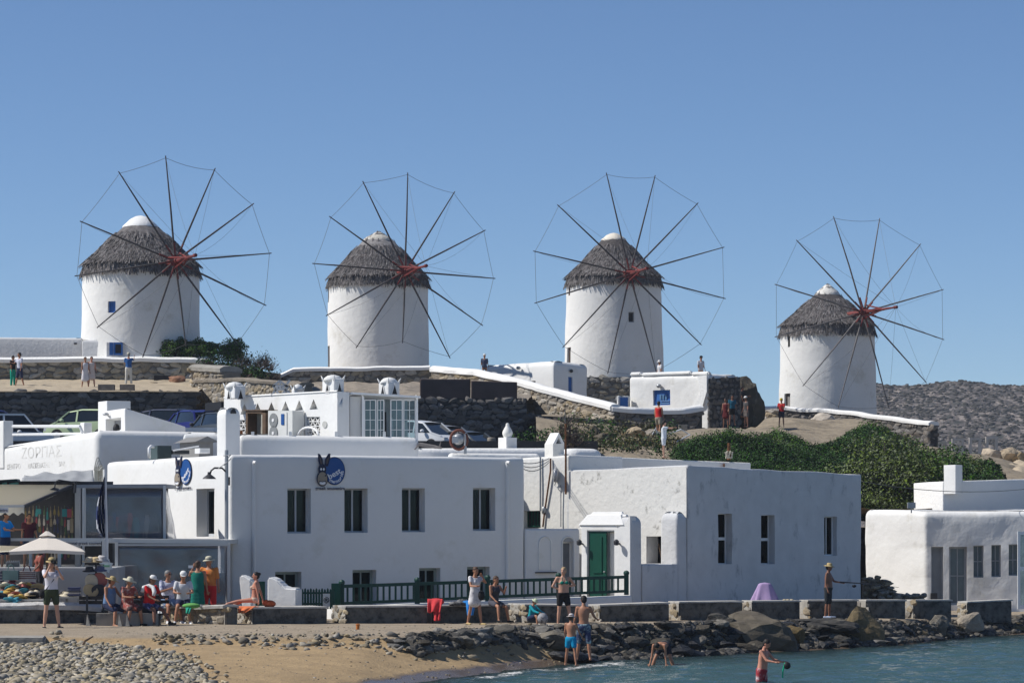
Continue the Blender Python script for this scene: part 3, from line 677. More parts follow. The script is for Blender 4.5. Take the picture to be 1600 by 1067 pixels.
    for i, q in enumerate(T):
        v = q-hp; b = MB(); b.tube([hp-v.normalized()*.3+nv*(.05 if i % 2 else -.07), hp+v*.5+nv*.03, q+v.normalized()*.12], [.06, .05, .030], 7)
        b.build('pole', pole if (i*7+cpx) % 3 else wood_pale if pole is wood_pale else pole, t)
        b = MB(); b.bar(hp+nv*.1, hp+v.normalized()*1.0+nv*.10, .075, .07); b.build('spoke_brace', red_wood, t)
    for i in range(12):
        a, b_ = T[i], T[(i+1) % 12]
        if (a-b_).length > 5: continue
        w = MB(); w.tube(ropem((a, b_), .06 if i % 3 else .14, 5), .011, 4, False); w.build('rim_wire', wire_m, t)
    for i in range(12):
        w = MB(); w.tube(ropem((k0, T[i]), .05 if i % 2 else .38, 6), .007, 4, False); w.build('stay_wire', wire_m, t)
    b = MB()
    for i in (1, 4, 7, 10):
        q = hp+(T[i]-hp).normalized()*.5; b.tube([q, hp+nv*shaft*.62], .05, 5)
    b.build('bowsprit_struts', red_wood, t)
    return t
patchy = mat('old_lime', (.60, .57, .50), .95, .1, 4, .03, 9, dirt=(.2, .17, .14), dscale=2.2, dthr=.53)
mill('large white windmill at the far left with blue window and bulky white cap', 220, 172, 557, 424, 187, 181, 0,
     [(95, 424), (86, 410), (69, 392), (50, 373), (31, 355)], 337, (274, 408), 27, 2.9,
     [(259, 247), (335, 266), (394, 320), (421, 396), (413, 476), (370, 537), (290, 538), (224, 555), (154, 510), (120, 431), (128, 347), (187, 271)],
     [(178, 191, 470, 488, 'blue')], cap_white, .03)
mill('windmill second from the left with a ragged grey cap and one short lower wheel pole', 591, 190, 576, 441, 159, 156, 0,
     [(83, 442), (73, 430), (57, 410), (42, 393), (26, 376)], 362, (633, 424), 25, 3.1,
     [(637, 273), (709, 302), (756, 361), (771, 435), (752, 507), (702, 557), (629, 533), (558, 541), (512, 492), (491, 412), (517, 340), (568, 286)],
     [(511, 514, 446, 468, 'dark'), (511, 516, 537, 573, 'wood')], patchy, .03, capbroken=True)
mill('windmill above the blue-shuttered house with a dark square window and tidy cream cap', 959, 200, 588, 439, 157, 148, 0,
     [(77, 441), (68, 429), (52, 410), (37, 393), (21, 375)], 364, (984, 428), 17, 3.2,
     [(948, 273), (1023, 277), (1089, 319), (1129, 387), (1131, 466), (1094, 537), (1025, 580), (950, 581), (881, 541), (838, 473), (836, 393), (873, 322)],
     [(980, 989, 487, 503, 'dark'), (884, 889, 440, 458, 'wood'), (884, 890, 540, 566, 'wood')], mat('cream_lime', (.74, .68, .58), .9, .05, 3, .02), .03)
mill('rightmost windmill, lower on the slope, with weathered cap and long red bowsprit', 1293, 205, 641, 516, 154, 147, 0,
     [(75, 518), (68, 505), (52, 488), (37, 474), (22, 461)], 444, (1349, 488), 35, 3.1,
     [(1303, 341), (1374, 344), (1437, 383), (1472, 453), (1473, 530), (1446, 596), (1388, 635), (1310, 635), (1256, 601), (1213, 526), (1213, 445), (1246, 377)],
     [(1223, 1228, 520, 540, 'dark'), (1222, 1230, 613, 635, 'wood')], mat('worn_lime', (.74, .71, .65), .95, .1, 4, .03, 9, dirt=(.25, .22, .19), dscale=2.2, dthr=.58), .05, pole=wood_pale, capbroken=True)
# ================================================================== buildings on the shore
def quadplan(px, d, ang, Lf, Lb):
    "plan with its near corner in column px at distance d; front runs right along ang, side runs back-left"
    C_ = XY(px, d); u = rot2(ang); v = Vector((-u.y, u.x)); return [C_+v*Lb, C_, C_+u*Lf, C_+u*Lf+v*Lb]
def to_px(px, p0, dr): return hit(px, p0, dr)
def corner_ds(pts): return [p.y for p in pts]
# ---- souvenir shop building (two lit / shaded faces)
A25 = rot2(25); V25 = Vector((-A25.y, A25.x)); C1 = XY(360, 100)
Lf, _ = hit(820, C1, A25); Lb = 13.0
P1 = [C1+V25*Lb, C1, C1+A25*Lf, C1+A25*Lf+V25*9]
shop = thing('shop_building', 'long white two-storey shop block with four tall windows and donkey emblems', 'building', (C1.x, C1.y, .9))
ops = [op_px(P1, 1, a, b, 763-k*.3, y, .42) for k, (a, b, y) in enumerate([(449, 486, 833), (538, 574.5, 832), (628, 664, 831), (739, 774, 829)])]
low = [op_px(P1, 1, a, b, y, 945, .42) for a, b, y in [(430, 471, 893), (551, 588, 890), (655, 688, 887), (730, 765, 885)]]
side = [op_px(P1, 0, 307, 335, 763, 838, .5)]
Z1 = ZR(710, 100)
shell('walls', P1, .7, [Z1-.02, Z1, Z1+.0, Z1], white, shop, ops=ops+low+side, rc=.12, rt=.14, amp=.015)
for o in ops: win(shop, P1, o, 2, 1, mat('grey_white_frame', (.5, .52, .54), .5), glass, mull=.06)
for o in low: win(shop, P1, o, 2, 1, mat('sage_frame', (.30, .36, .35), .6), glass, name='door', fw=.09, mull=.05)
win(shop, P1, side[0], 1, 1, mat('grey_white_frame', (.5, .52, .54), .5), glass, inset=.1, fw=.09)
for (px, y0, y1) in ((396, 722, 900), (792, 722, 905)):
    u, Y = hit(px, C1, A25); q = C1+A25*u; n2 = Vector((A25.y, -A25.x)); q = q+n2*.03
    b = MB(); b.tube([(q.x, q.y, ZR(y0, Y)), (q.x, q.y, 1.0)], .07, 10); b.tube([(q.x, q.y, ZR(y0, Y)), (q.x+n2.x*.22, q.y+n2.y*.22, ZR(y0, Y)-.02)], .05, 8); b.build('drain_pipe', white, shop, angle=50)
# emblem signs
donk = mat('sign_brown', (.10, .075, .07), .6, .05); donk2 = mat('sign_muzzle', (.30, .25, .19), .6, .05); blu2 = mat('sign_blue', (.012, .075, .27), .4, .03); pale = mat('sign_white', (.75, .76, .78), .5, .02); ink = mat('sign_ink', (.01, .015, .05), .5)
def emblem(label, p0, dr, pxc, y0, y1, wpx):
    u, Y = hit(pxc, p0, dr); q = p0+dr*u; hgt = (y1-y0)*Y/F; zc = ZR((y0+y1)/2, Y); M = face_mat((q.x, q.y, zc), dr, 0, .012); D = Vector((dr.x, dr.y, 0)); Nn = Vector((dr.y, -dr.x, 0)); Z = Vector((0, 0, 1))
    s = hgt/57.; o = Vector((q.x, q.y, zc))+Nn*.02
    t = thing('shop_sign', label, 'sign', o, 'shop emblems')
    def P(x, y, k): return o+D*(x*s*wpx)+Z*(-y*s)+Nn*k      # x,y in emblem pixels from its centre
    def disc(cx, cy, rx, ry, k, m, nm, n=32, th=.02):
        b = MB(); b.prism([P(cx+rx*math.cos(2*math.pi*j/n), cy-ry*math.sin(2*math.pi*j/n), k) for j in range(n)], Nn*th); b.build(nm, m, t)
    disc(7, -1, 16, 22, .0, ink, 'disc_rim', th=.02); disc(7, -1, 15, 21, .022, blu2, 'disc', th=.012)
    def leaf(nm, m, pts, k, th=.02): b = MB(); b.prism([P(x, y, k) for x, y in pts], Nn*th); b.build(nm, m, t)
    leaf('ear', ink, [(-19, -28), (-16, -27), (-12, -20), (-11, -10), (-16, -7), (-18.5, -16)], .04); leaf('ear', ink, [(0, -28), (-3, -28), (-8, -20), (-9, -9), (-4, -8), (-.5, -20)], .04)
    leaf('inner_ear', donk, [(-17.5, -24), (-14, -18), (-13, -12), (-15, -11)], .062, .006); leaf('inner_ear', donk, [(-2, -24), (-6, -18), (-7, -12), (-4.5, -12)], .062, .006)
    disc(-12.5, -3, 6, 9, .042, ink, 'head'); disc(-12.5, 11.5, 8.5, 12, .045, ink, 'head_outline'); disc(-12.5, 11.5, 7.2, 10.6, .067, donk2, 'muzzle', th=.01)
    disc(-14.5, -3.5, 1.4, 2, .07, pale, 'eye', 12, .01); disc(-10.5, -3.5, 1.4, 2, .07, pale, 'eye', 12, .01)
    disc(-12.5, 18, 4.5, 2.6, .08, pale, 'teeth', 16, .006); leaf('mouth', ink, [(-18, 14.5), (-12.5, 15.6), (-7, 14), (-7, 15), (-12.5, 16.8), (-18, 15.5)], .084, .006)
    disc(-8, 6.5, 1.1, 1.3, .08, ink, 'nostril', 12, .006)
    def tx(body, x, y, size, roll, nm='lettering', m=pale, k=.036):
        Mx = face_mat(P(x, y, k), dr, roll); Mx = Mx @ Matrix.Diagonal((wpx, 1, 1, 1)); text_obj(body, size*s, Mx, m, t, nm, .004, bold=.018)
    tx('best', 8, 7, 12.5, math.radians(28))
    for ch, x, y, r in [('m', 1.0, 16.5, -18), ('e', 5.5, 18, -5), ('m', 11.2, 17, 14), ('o', 15.0, 14.5, 32), ('r', 17.2, 11, 45), ('i', 18.8, 7.8, 58), ('e', 19.6, 4.5, 68), ('s', 20.4, .6, 80)]: tx(ch, x, y, 7.5, math.radians(r))
    tx('greek souvenirs', 0, 28.5, 7.0, 0, 'lettering', ink, .03)
emblem('blue disc emblem with donkey head on the shaded front wall between two windows', C1, A25, 515, 708, 765, 1.10)
emblem('blue disc emblem with donkey head on the sunlit side wall above the canopy', P1[0], -V25, 288, 712, 764, 1.9)
# wall lamp on swan neck at the corner, and pole with aerial
u, Y = hit(357, C1, A25)
t = thing('street_lamp', 'swan-neck lamp on the corner of the shop wall beside its sign', 'lamp', W(357, 752, 99.6))
a = W(357, 752, 99.7); b = MB(); b.tube([a, W(354, 738, 99.6), W(347, 731, 99.5), W(335, 731, 99.4), W(330, 735, 99.4), W(328, 741, 99.4)], .03, 8); b.build('arm', metal_d, t)
b = MB(); b.lathe(W(327, 747, 99.4), [(.22, -.02), (.18, .03), (.06, .12), (.05, .2)], 16); b.build('lamp_shade', metal_d, t)
b = MB(); b.bar(W(357, 758, 99.8), W(357, 745, 99.8), .09); b.build('bracket', metal_d, t)
t = thing('pipe_pole', 'grey pipe pole up the corner of the shop with short wire aerials', 'pole', W(354, 845, 99.6)); b = MB(); b.tube([W(354, 845, 99.6), W(354, 703, 99.6)], .06, 8); b.build('pipe', metal_g, t)
b = MB()
for k, (x0, y0, x1, y1) in enumerate([(354, 722, 341, 732), (354, 718, 361, 710), (349, 712, 359, 711), (350, 727, 361, 716)]): b.tube([W(x0, y0, 99.5), W(x1, y1, 99.4)], .015, 5)
b.build('aerial', metal_g, t)
# ---- lower front continuing right from the shop, with the arched door
E0 = C1+A25*(Lf+.02); u905, Y905 = hit(906, C1, A25); E1 = C1+A25*u905
P1b = [E0+V25*.7, E0, E1, E1+V25*.7]
an = thing('garden_wall', 'low white courtyard wall with grey arched door beside the shop', 'wall', (E0.x, E0.y, .9))
ob = [op_px(P1b, 1, 878.5, 896.5, 846, 940, .3)]
zt = ZR(826, E0.y)
shell('walls', P1b, .7, [zt]*2+[zt-.0]*2, white, an, ops=ob, rc=.05, rt=.08)
f = win(an, P1b, ob[0], 1, 1, white, mat('grey_door_paint', (.22, .23, .24), .7, .1), name='door', solid=True)
# pointed arch head and blind niche as raised mouldings
def arch(p0, dr, x0, x1, ys, yt, m, off, nm, par, wpx=2.5):
    u0, Y = hit(x0, p0, dr); u1, _ = hit(x1, p0, dr); z0 = ZR(ys, Y); zt_ = ZR(yt, Y); um = (u0+u1)/2; r = (u1-u0)/2; n2 = Vector((dr.y, -dr.x)); pts = []
    for k in range(13):
        a = math.pi*k/12; u_ = um-r*math.cos(a); z = z0+(zt_-z0)*math.sin(a); q = p0+dr*u_+n2*off; pts.append((q.x, q.y, z))
    q0 = p0+dr*u0+n2*off; q1 = p0+dr*u1+n2*off; zb = ZR(890, Y)
    b = MB(); b.tube([(q0.x, q0.y, zb)]+pts+[(q1.x, q1.y, zb)], .035, 6); return b.build(nm, m, par, angle=60)
arch(E0, A25, 842, 861, 850, 838, white, .0, 'blind_arch', an)
arch(E0, A25, 878, 897, 848, 838, white, .0, 'door_arch', an)
u, Y = hit(852, E0, A25); q = E0+A25*u+Vector((A25.y, -A25.x))*.06; b = MB(); b.bar((q.x-.35, q.y-.15, ZR(894, Y)), (q.x+.35, q.y+.15, ZR(894, Y)), .12, .04); b.build('shelf', metal_d, an)
# small lit lunette panel above the arched door
b = MB(); u0, Y = hit(879, E0, A25); u1, _ = hit(896, E0, A25); n2 = Vector((A25.y, -A25.x)); zb = ZR(846, Y); q = []
for k in range(9): a_ = math.pi*k/8; p = E0+A25*((u0+u1)/2-(u1-u0)/2*math.cos(a_))-n2*.0; q.append((p.x, p.y, zb+.17*math.sin(a_)))
b.prism(q, (n2.x*.012, n2.y*.012, 0)); b.build('lunette', mat('lunette', (.35, .36, .36), .5), an)
# ---- right-hand building, shaded sea front
A50 = rot2(50); V50 = Vector((-A50.y, A50.x)); C4 = XY(1075, 104)
L4, Y4 = hit(1346, C4, A50); Lb4 = 5.2
P4 = [C4+V50*Lb4, C4, C4+A50*L4, C4+A50*L4+V50*6]
rb = thing('seafront_house', 'big white weathered seafront house with three narrow windows in its shaded wall', 'house', (C4.x, C4.y, .8))
z4 = ZR(727, 104); ops4 = [op_px(P4, 1, a, b, y0, y1, .34) for a, b, y0, y1 in [(1122, 1144, 802, 881), (1189, 1211, 804, 881), (1288, 1308, 806, 868)]]
nic = [op_px(P4, 0, 1011, 1042, 837, 880, .6)]
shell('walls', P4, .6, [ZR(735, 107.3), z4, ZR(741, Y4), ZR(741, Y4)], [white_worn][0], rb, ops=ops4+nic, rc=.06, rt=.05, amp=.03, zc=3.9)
for o in ops4[:2]: win(rb, P4, o, 1, 2, plastic_white, glass, fw=.03, mull=.1, inset=.04)
win(rb, P4, ops4[2], 2, 1, plastic_white, glass, fw=.05, inset=.12)
# the sunlit side skin, flaking, laid as its own render coat just proud of the wall
def coat(P, e, x0, x1, y0s, y1s, m, par, nm='render_coat', off=.035, ops=()):
    a = P[e]; d = (P[(e+1) % 4]-a).normalized(); n2 = Vector((d.y, -d.x)); u0, Ya = hit(x0, a, d); u1, Yb = hit(x1, a, d)
    q0 = a+d*u0+n2*off; q1 = a+d*u1+n2*off; za, zb = ZR(y0s[0], Ya), ZR(y0s[1], Yb)
    b = MB(); K = 24; lo0, lo1 = ZR(y1s[0], Ya), ZR(y1s[1], Yb)
    holes = []
    for o in ops: holes.append((o[1], o[2], o[3], o[4]))
    us = sorted({u0+(u1-u0)*k/K for k in range(K+1)} | {h for o in holes for h in o[:2]}); ts = sorted({k/10 for k in range(11)})
    zs_ = sorted({lo0+(za-lo0)*t for t in ts} | {h for o in holes for h in o[2:]})
    for i in range(len(us)-1):
        for j in range(len(zs_)-1):
            um = (us[i]+us[i+1])/2; zm_ = (zs_[j]+zs_[j+1])/2
            if any(h[0] < um < h[1] and h[2] < zm_ < h[3] for h in holes): continue
            pts = []
            for (u_, z_) in ((us[i], zs_[j]), (us[i+1], zs_[j]), (us[i+1], zs_[j+1]), (us[i], zs_[j+1])):
                f_ = (z_-lo0)/(za-lo0); tt = (u_-u0)/(u1-u0); z2 = z_+(zb-za)*tt*f_; p = a+d*u_+n2*(off+.01*nz3((u_, z_, 0), 1.2)); pts.append((p.x, p.y, z2))
            b.add(pts, [(0, 1, 2, 3)])
    return b.build(nm, m, par, angle=50)
coat(P4, 0, 1073.5, 890, (728.5, 736), (905, 905), white_flake, rb, ops=nic)
b = MB(); q = P4[0]+(P4[1]-P4[0]).normalized()*hit(1027, P4[0], (P4[1]-P4[0]).normalized())[0]; b.bar((q.x+.2, q.y+.2, ZR(880, 106)), (q.x+.05, q.y+.25, ZR(848, 106)), .04); b.build('stick', timber, rb)
# courtyard wall in line with the sea front, three pieces of different height, and porch
def seg_wall(t0, t1, row, th, nm, par, z0=.6, rt=.16, m=white_worn, rc=.12):
    a = C4+A50*t0; b_ = C4+A50*t1; d0 = a.y; pts = [a+V50*th, a, b_, b_+V50*th]; z = ZR(row, (a.y+b_.y)/2)
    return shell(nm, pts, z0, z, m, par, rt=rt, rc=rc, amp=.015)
T = {x: hit(x, C4, A50)[0] for x in (986, 1004, 1059, 1076)}
cy_ = thing('courtyard_wall', 'white courtyard wall with a notch and rounded piers beside the porch', 'wall', (XY(1003, 102).x, XY(1003, 102).y, .6))
seg_wall(T[986], T[1004], 806, .55, 'pier', cy_, rt=.25)
seg_wall(T[1004]+.003, T[1059], 881, .5, 'low_wall', cy_, rt=.05, rc=.03)
seg_wall(T[1059]+.003, T[1076]-.05, 799, .75, 'pier', cy_, rt=.3, rc=.12)
EC = C4+A50*T[986]+V50*.56; L5, Y5 = hit(908, EC, V50)
por = thing('porch', 'small white porch with a tall green door and sloping lime roof', 'porch', (EC.x, EC.y, .9))
Pp = [EC+V50*L5, EC, EC+A50*.35, EC+A50*.35+V50*L5]
# lit porch front: left jamb, right jamb, lintel roof
dv = -V50; u918, Yd = hit(918, Pp[0], dv); od = [op_px(Pp, 0, 917, 960, 828, 948, .30)]
shell('walls', Pp, .7, ZR(818, EC.y), white, por, ops=od, rc=.04, rt=.06, zc=9)
N50 = Vector((dv.y, -dv.x)); N3 = Vector((N50.x, N50.y, 0))
def PD(px, row, off): u_, Y_ = hit(px, Pp[0], dv); q = Pp[0]+dv*u_+N50*off; return Vector((q.x, q.y, ZR(row, Y_)))
b = MB(); b.prism([PD(918.5, 829, -.12), PD(918.5, 948, -.12), PD(945, 948, -.12), PD(945, 829, -.12)], N3*.05); dr_ = b.build('door', green, por)
for (ya, yb) in ((838, 895), (902, 940)):
    b = MB(); b.prism([PD(925, ya, -.06), PD(925, yb, -.06), PD(939, yb, -.06), PD(939, ya, -.06)], N3*.02); b.build('door_panel', green, dr_)
b = MB(); b.ell(PD(943, 893, -.04), (.03, .03, .03)); b.build('handle', metal_g, dr_)
b = MB(); b.prism([PD(945.5, 829, -.28), PD(945.5, 948, -.28), PD(959, 948, -.28), PD(959, 829, -.28)], N3*.02); b.build('inner_wall', white_flake, por)
b = MB(); b.bar(PD(960, 830, -.05), PD(960, 945, -.05), .03, .06); b.bar(PD(917, 829, -.1), PD(960, 829, -.1), .06, .08); b.build('door_frame', green_dark, por)
# lime roof of the porch: sloped slab with rounded rim
def PR(px, row, off): return PD(px, row, off)
b = MB(); lo_ = [PD(898, 825, .10), PD(984, 825, .10), PD(982, 825, -.5), PD(900, 825, -.5)]; hi_ = [PD(914, 800, -.15), PD(969, 799, -.15), PD(967, 799, -.45), PD(913, 799, -.45)]
b.add(lo_+hi_, [(3, 2, 1, 0), (4, 5, 6, 7), (0, 1, 5, 4), (1, 2, 6, 5), (2, 3, 7, 6), (3, 0, 4, 7)]); o = b.build('roof', white, por)
bm = bmesh.new(); bm.from_mesh(o.data); bmesh.ops.bevel(bm, geom=list(bm.edges), offset=.12, segments=3, affect='EDGES'); bm.to_mesh(o.data); bm.free(); fixn(o.data, 60)
b = MB(); b.prism([PD(985, 806, .02), PD(985, 945, .02), PD(962, 945, .02), PD(962, 826, .02), PD(975, 820, .02)], N3*-.3); b.build('jamb', white, por)
lampt = thing('wall_lamp', 'small black wall lamp on the lit porch jamb', 'lamp', PD(969, 846, .05)); b = MB(); b.tube([PD(969, 850, .0), PD(969, 846, .18)], .03, 6); b.lathe(PD(969, 846, .2), [(.03, -.12), (.08, -.1), (.09, .02), (.03, .08)], 10); b.build('lantern', metal_d, lampt)
lampt = thing('wall_lamp', 'small black wall lamp left of the green porch door', 'lamp', PD(911, 846, .05)); b = MB(); b.tube([PD(911, 850, .0), PD(911, 846, .18)], .03, 6); b.lathe(PD(911, 846, .2), [(.03, -.12), (.08, -.1), (.09, .02), (.03, .08)], 10); b.build('lantern', metal_d, lampt)
# ---- tall sunlit house part behind the courtyard (columns 820..888) with its cables and meter
dv4 = V50; ua, Ya = hit(889, C4, V50); ub, Yb = hit(812, C4, V50); Q = [C4+V50*ub, C4+V50*ua, C4+V50*ua+A50*3, C4+V50*ub+A50*3]; off = Vector((-V50.y, V50.x))*-.0
mid = thing('rear_house', 'sunlit white house behind the courtyard carrying a meter box and cables', 'house', (Q[1].x, Q[1].y, .9))
om = [op_px(Q, 0, 818, 845, 796, 823, .3)]
shell('walls', Q, .9, [ZR(716, Yb), ZR(711, Ya), ZR(711, Ya), ZR(716, Yb)], white2, mid, ops=om, rt=.08, rc=.05, amp=.02)
win(mid, Q, om[0], 5, 1, green, dark_room, solid=True, name='window', mull=.05, fw=.05)
dm = -V50; nm_ = Vector((dm.y, -dm.x))
def PM(px, row, off=.06): u_, Y_ = hit(px, Q[0], dm); q = Q[0]+dm*u_+nm_*off; return Vector((q.x, q.y, ZR(row, Y_)))
b = MB(); b.tube([PM(846, 714), PM(846, 798)], .03, 6); b.build('drain_pipe', metal_g, mid)
b = MB(); b.tube([PM(862, 716), PM(862, 735), PM(852, 805), PM(850, 823)], .03, 6); b.build('rusty_pipe', rust, mid)
b = MB(); b.tube([PM(878, 760), PM(878, 823)], .02, 5); b.tube([PM(873, 748), PM(868, 758), PM(874, 764), PM(878, 758)], .02, 5); b.build('cable', metal_g, mid)
mt = thing('meter_box', 'grey oval electricity meter on the sunlit rear house wall', 'meter', PM(872, 742)); b = MB(); b.ell(PM(872, 742, .14), (.11, .22, .26)); b.build('case', metal_g, mt, smooth=True); b = MB(); b.ell(PM(852, 796, .08), (.08, .1, .13)); b.build('junction', metal_g, mt, smooth=True)
u8 = thing('rust_pipe', 'tall rust-streaked pipe standing up the corner of the rear house', 'pipe', PM(887.5, 770, .12)); b = MB(); b.tube([PM(887.5, 772, .12), PM(887.5, 662, .12)], .035, 6); b.build('pipe', rust, u8)
b = MB(); b.tube([PM(887.5, 690, .12), PM(886, 640, .12)], .012, 4); b.build('aerial', wire_m, u8)
# cable across to the shop
cb = MB()
for k, (y0, y1, sg) in enumerate(((722, 716, .1), (726, 719, .16), (729, 722, .22))): cb.tube(ropem((W(812, y0, 105), PM(861, y1, .1)), sg), .014, 4)
tag(cb.build('power_cable', wire_m), 'bundle of sagging cables from shop roof to rear house', 'cable')
# ---- long grey-white parapet wall behind, and roofs
pw = [XY(889, 111.5), XY(1173, 114)]; d_ = (pw[1]-pw[0]).normalized(); nn_ = Vector((-d_.y, d_.x))
lw = thing('roof_parapet', 'long pale parapet wall of a flat roof behind the seafront house', 'wall', (*pw[0], 4)); A_ = [pw[0]+nn_*.3, pw[0], pw[1], pw[1]+nn_*.3]
shell('wall', A_, 4.5, [ZR(711, 111.5), ZR(711, 111.5), ZR(723, 114), ZR(723, 114)], white2, lw, rt=.05, rc=.03, amp=.01, par=.14, drop=.05)
b = MB(); q = XY(1131, 113.6); b.box(q.x-.03, q.x+.03, q.y-.12, q.y, 5, ZR(724, 113.6)); b.build('rust_streak', rust, lw)
q = [XY(872, 113), XY(1172, 115.4)]; d_ = (q[1]-q[0]).normalized(); nn_ = Vector((-d_.y, d_.x))
fr_ = thing('flat_roof', 'pale flat roof with rounded lime edge behind the parapet', 'roof', (*q[0], 5)); shell('roof', [q[0], XY(940, 114), XY(938, 122), XY(872, 122)], 4.6, ZR(701, 114), cap_white, fr_, rt=.3, rc=.5, par=.5, drop=.02)
# low bright roofs right of the ornate house (columns 650..860)
lr = thing('low_roof', 'bright whitewashed roof edge behind the shop beside the parked cars', 'roof', (*XY(650, 112), 5)); a = XY(640, 111); b_ = XY(866, 112.5)
shell('roof', [a+Vector((0, 6)), a, b_, b_+Vector((0, 6))], 4.6, [ZR(700, 111), ZR(700, 111), ZR(700, 112.5), ZR(700, 112.5)], cap_white, lr, rt=.22, rc=.15, par=.4, drop=.02)
a = XY(700, 108.5); b_ = XY(843, 109.5); lr = thing('low_roof', 'second lime roof step just behind the right end of the shop', 'roof', (*a, 5))
shell('roof', [a+Vector((0, 1.6)), a, b_, b_+Vector((0, 1.6))], 4.6, ZR(708, 109), cap_white, lr, rt=.15, rc=.15, par=.3, drop=.02)
# chimney shaped like a little house
c = XY(875, 109.6); ch = thing('chimney', 'little house-shaped white chimney with triangular vent beside the rust pipe', 'chimney', (c.x, c.y, 5.9))
def gable(cx, cy, w, dpt, z0, zw, zt_, a, m, parent, thick=.09):
    u = rot2(a); v = Vector((-u.y, u.x)); P = lambda s, r, z: (cx+u.x*s+v.x*r, cy+u.y*s+v.y*r, z)
    b = MB(); b.add([P(-w/2, 0, z0), P(w/2, 0, z0), P(w/2, dpt, z0), P(-w/2, dpt, z0), P(-w/2, 0, zw), P(w/2, 0, zw), P(w/2, dpt, zw), P(-w/2, dpt, zw)], [(0, 1, 5, 4), (1, 2, 6, 5), (2, 3, 7, 6), (3, 0, 4, 7), (4, 5, 6, 7)]); b.build('stack', m, parent)
    b = MB()
    for s_ in (-1, 1): b.prism([P(s_*w/2, -.02, zw), P(s_*(w/2-thick*1.3), -.02, zw), P(0, -.02, zt_-thick*1.4), P(0, -.02, zt_)], (v.x*dpt, v.y*dpt, 0))
    b.build('hood', white, parent)
    b = MB(); b.prism([P(-w/2+.1, dpt*.6, zw), P(w/2-.1, dpt*.6, zw), P(0, dpt*.6, zt_-.1)], (v.x*.05, v.y*.05, 0)); b.build('vent', dark_room, parent)
gable(c.x-.05, c.y, .48, .5, 5.6, ZR(693, 109.6), ZR(676, 109.6), 35, white2, ch)
b = MB(); b.box(c.x-.3, c.x+.3, c.y+.0, c.y+.6, 5.0, ZR(709, 109.6)); b.build('base', white, ch)
# pedestal with white urn
c = XY(793, 114); t = thing('urn_pedestal', 'white pedestal with a rounded plaster urn on the roof', 'ornament', (c.x, c.y, 5.8)); u = rot2(38); v = Vector((-u.y, u.x))
b = MB(); b.obox((c.x, c.y, ZR(694, 114)), Vector((u.x, u.y, 0))*.24, Vector((v.x, v.y, 0))*.24, (0, 0, .24)); b.build('pedestal', white, t)
s = 114/F; b = MB(); b.lathe((c.x, c.y, ZR(684.5, 114)), [(.19, 0), (.14, .03), (.15, .06), (.19, .16), (.18, .24), (.13, .34), (.08, .42), (.06, .47), (.07, .5), (.03, .55)], 16); b.build('urn', white2, t, smooth=True)
# life ring shaped floodlight on a post
c = XY(717, 109); t = thing('floodlight', 'round brown-rimmed floodlight on a post above the shop roof', 'lamp', W(722, 706, 108.6)); b = MB()
ring_ = [W(717, 687, 108.6)+Vector((math.cos(a_)*.29, 0, math.sin(a_)*.33)) for a_ in [2*math.pi*k/24 for k in range(25)]]; b.tube(ring_, .05, 8, False); b.build('rim', mat('brown_rubber', (.16, .055, .035), .7, .1), t, smooth=True)
b = MB(); b.lathe((0, 0, 0), [(.2, 0), (.17, .12), (.1, .2)], 16); M = Matrix.Rotation(math.radians(90), 4, 'X'); b.v = [tuple(M @ Vector(p)+W(716, 686, 108.5)) for p in b.v]; b.build('housing', metal_g, t, smooth=True)
b = MB(); q = W(712, 687, 108.3); b.box(q.x-.12, q.x+.1, q.y-.08, q.y, q.z-.11, q.z+.12); b.build('ballast_box', metal_g, t)
b = MB(); b.tube([W(727, 709, 108.6), W(727, 676, 108.6)], .05, 8); b.build('post', metal_g, t)
# branch of driftwood
t = MB(); t.tube([W(655, 694, 107.5), W(680, 698, 107.4), W(690, 700, 107.3)], [.07, .06, .03], 6); t.tube([W(686, 700, 107.4), W(689, 689, 107.4)], [.04, .015], 5); t.tube([W(655, 694, 107.5), W(648, 702, 107.3)], [.04, .02], 5)
tag(t.build('driftwood', wood_pale), 'grey driftwood branch lying on the roof edge right of the glass room', 'branch')
# ---- roof wall behind the shop with rounded end and small posts
c0 = XY(373, 106.2); L_, Yr = hit(655, c0, rot2(12)); r12 = rot2(12); nn_ = Vector((-r12.y, r12.x)); c1 = c0+r12*L_
rw = thing('roof_wall', 'shaded white roof wall with little posts behind the shop roof', 'wall', (c0.x, c0.y, 5.6)); a = XY(286, 109); b0 = c0
P_ = [c0+nn_*.5, c0, c1, c1+nn_*.5]; shell('wall', P_, 5.4, [ZR(679, 106.2)]*2+[ZR(683, Yr)]*2, white, rw, rt=.22, rc=.25, par=.26, drop=.01)
for px in (396, 455, 527, 602):
    u_, Y_ = hit(px, c0, r12); q = c0+r12*u_+nn_*.2; b = MB(); b.box(q.x-.05, q.x+.05, q.y-.05, q.y+.05, ZR(684, Y_), ZR(674, Y_)); b.build('post', white, rw)
a0 = XY(286, 111.8); a1 = XY(347, 111.8); rw = thing('roof_wall', 'short shaded roof wall left of the tall chimney pier', 'wall', (a0.x, a0.y, 5.6)); shell('wall', [a0+Vector((0, .5)), a0, a1, a1+Vector((0, .5))], 5.4, ZR(676, 111.8), white, rw, rt=.2, rc=.1, par=.26, drop=.01)
c = XY(357, 105.6); ch = thing('chimney', 'tall white chimney pier with rounded top and arched hole', 'chimney', (c.x, c.y, 5.6)); u = rot2(38); v = Vector((-u.y, u.x)); w = .29
pp = [c-u*w+v*w, c-u*w-v*w, c+u*w-v*w, c+u*w+v*w]; shell('stack', pp, 5.5, ZR(637, 105.5), white, ch, rt=.26, rc=.05, par=.28, drop=.005, res=.3)
q = c+u*0-v*(w+.0); b = MB(); n2 = -v; pts = []
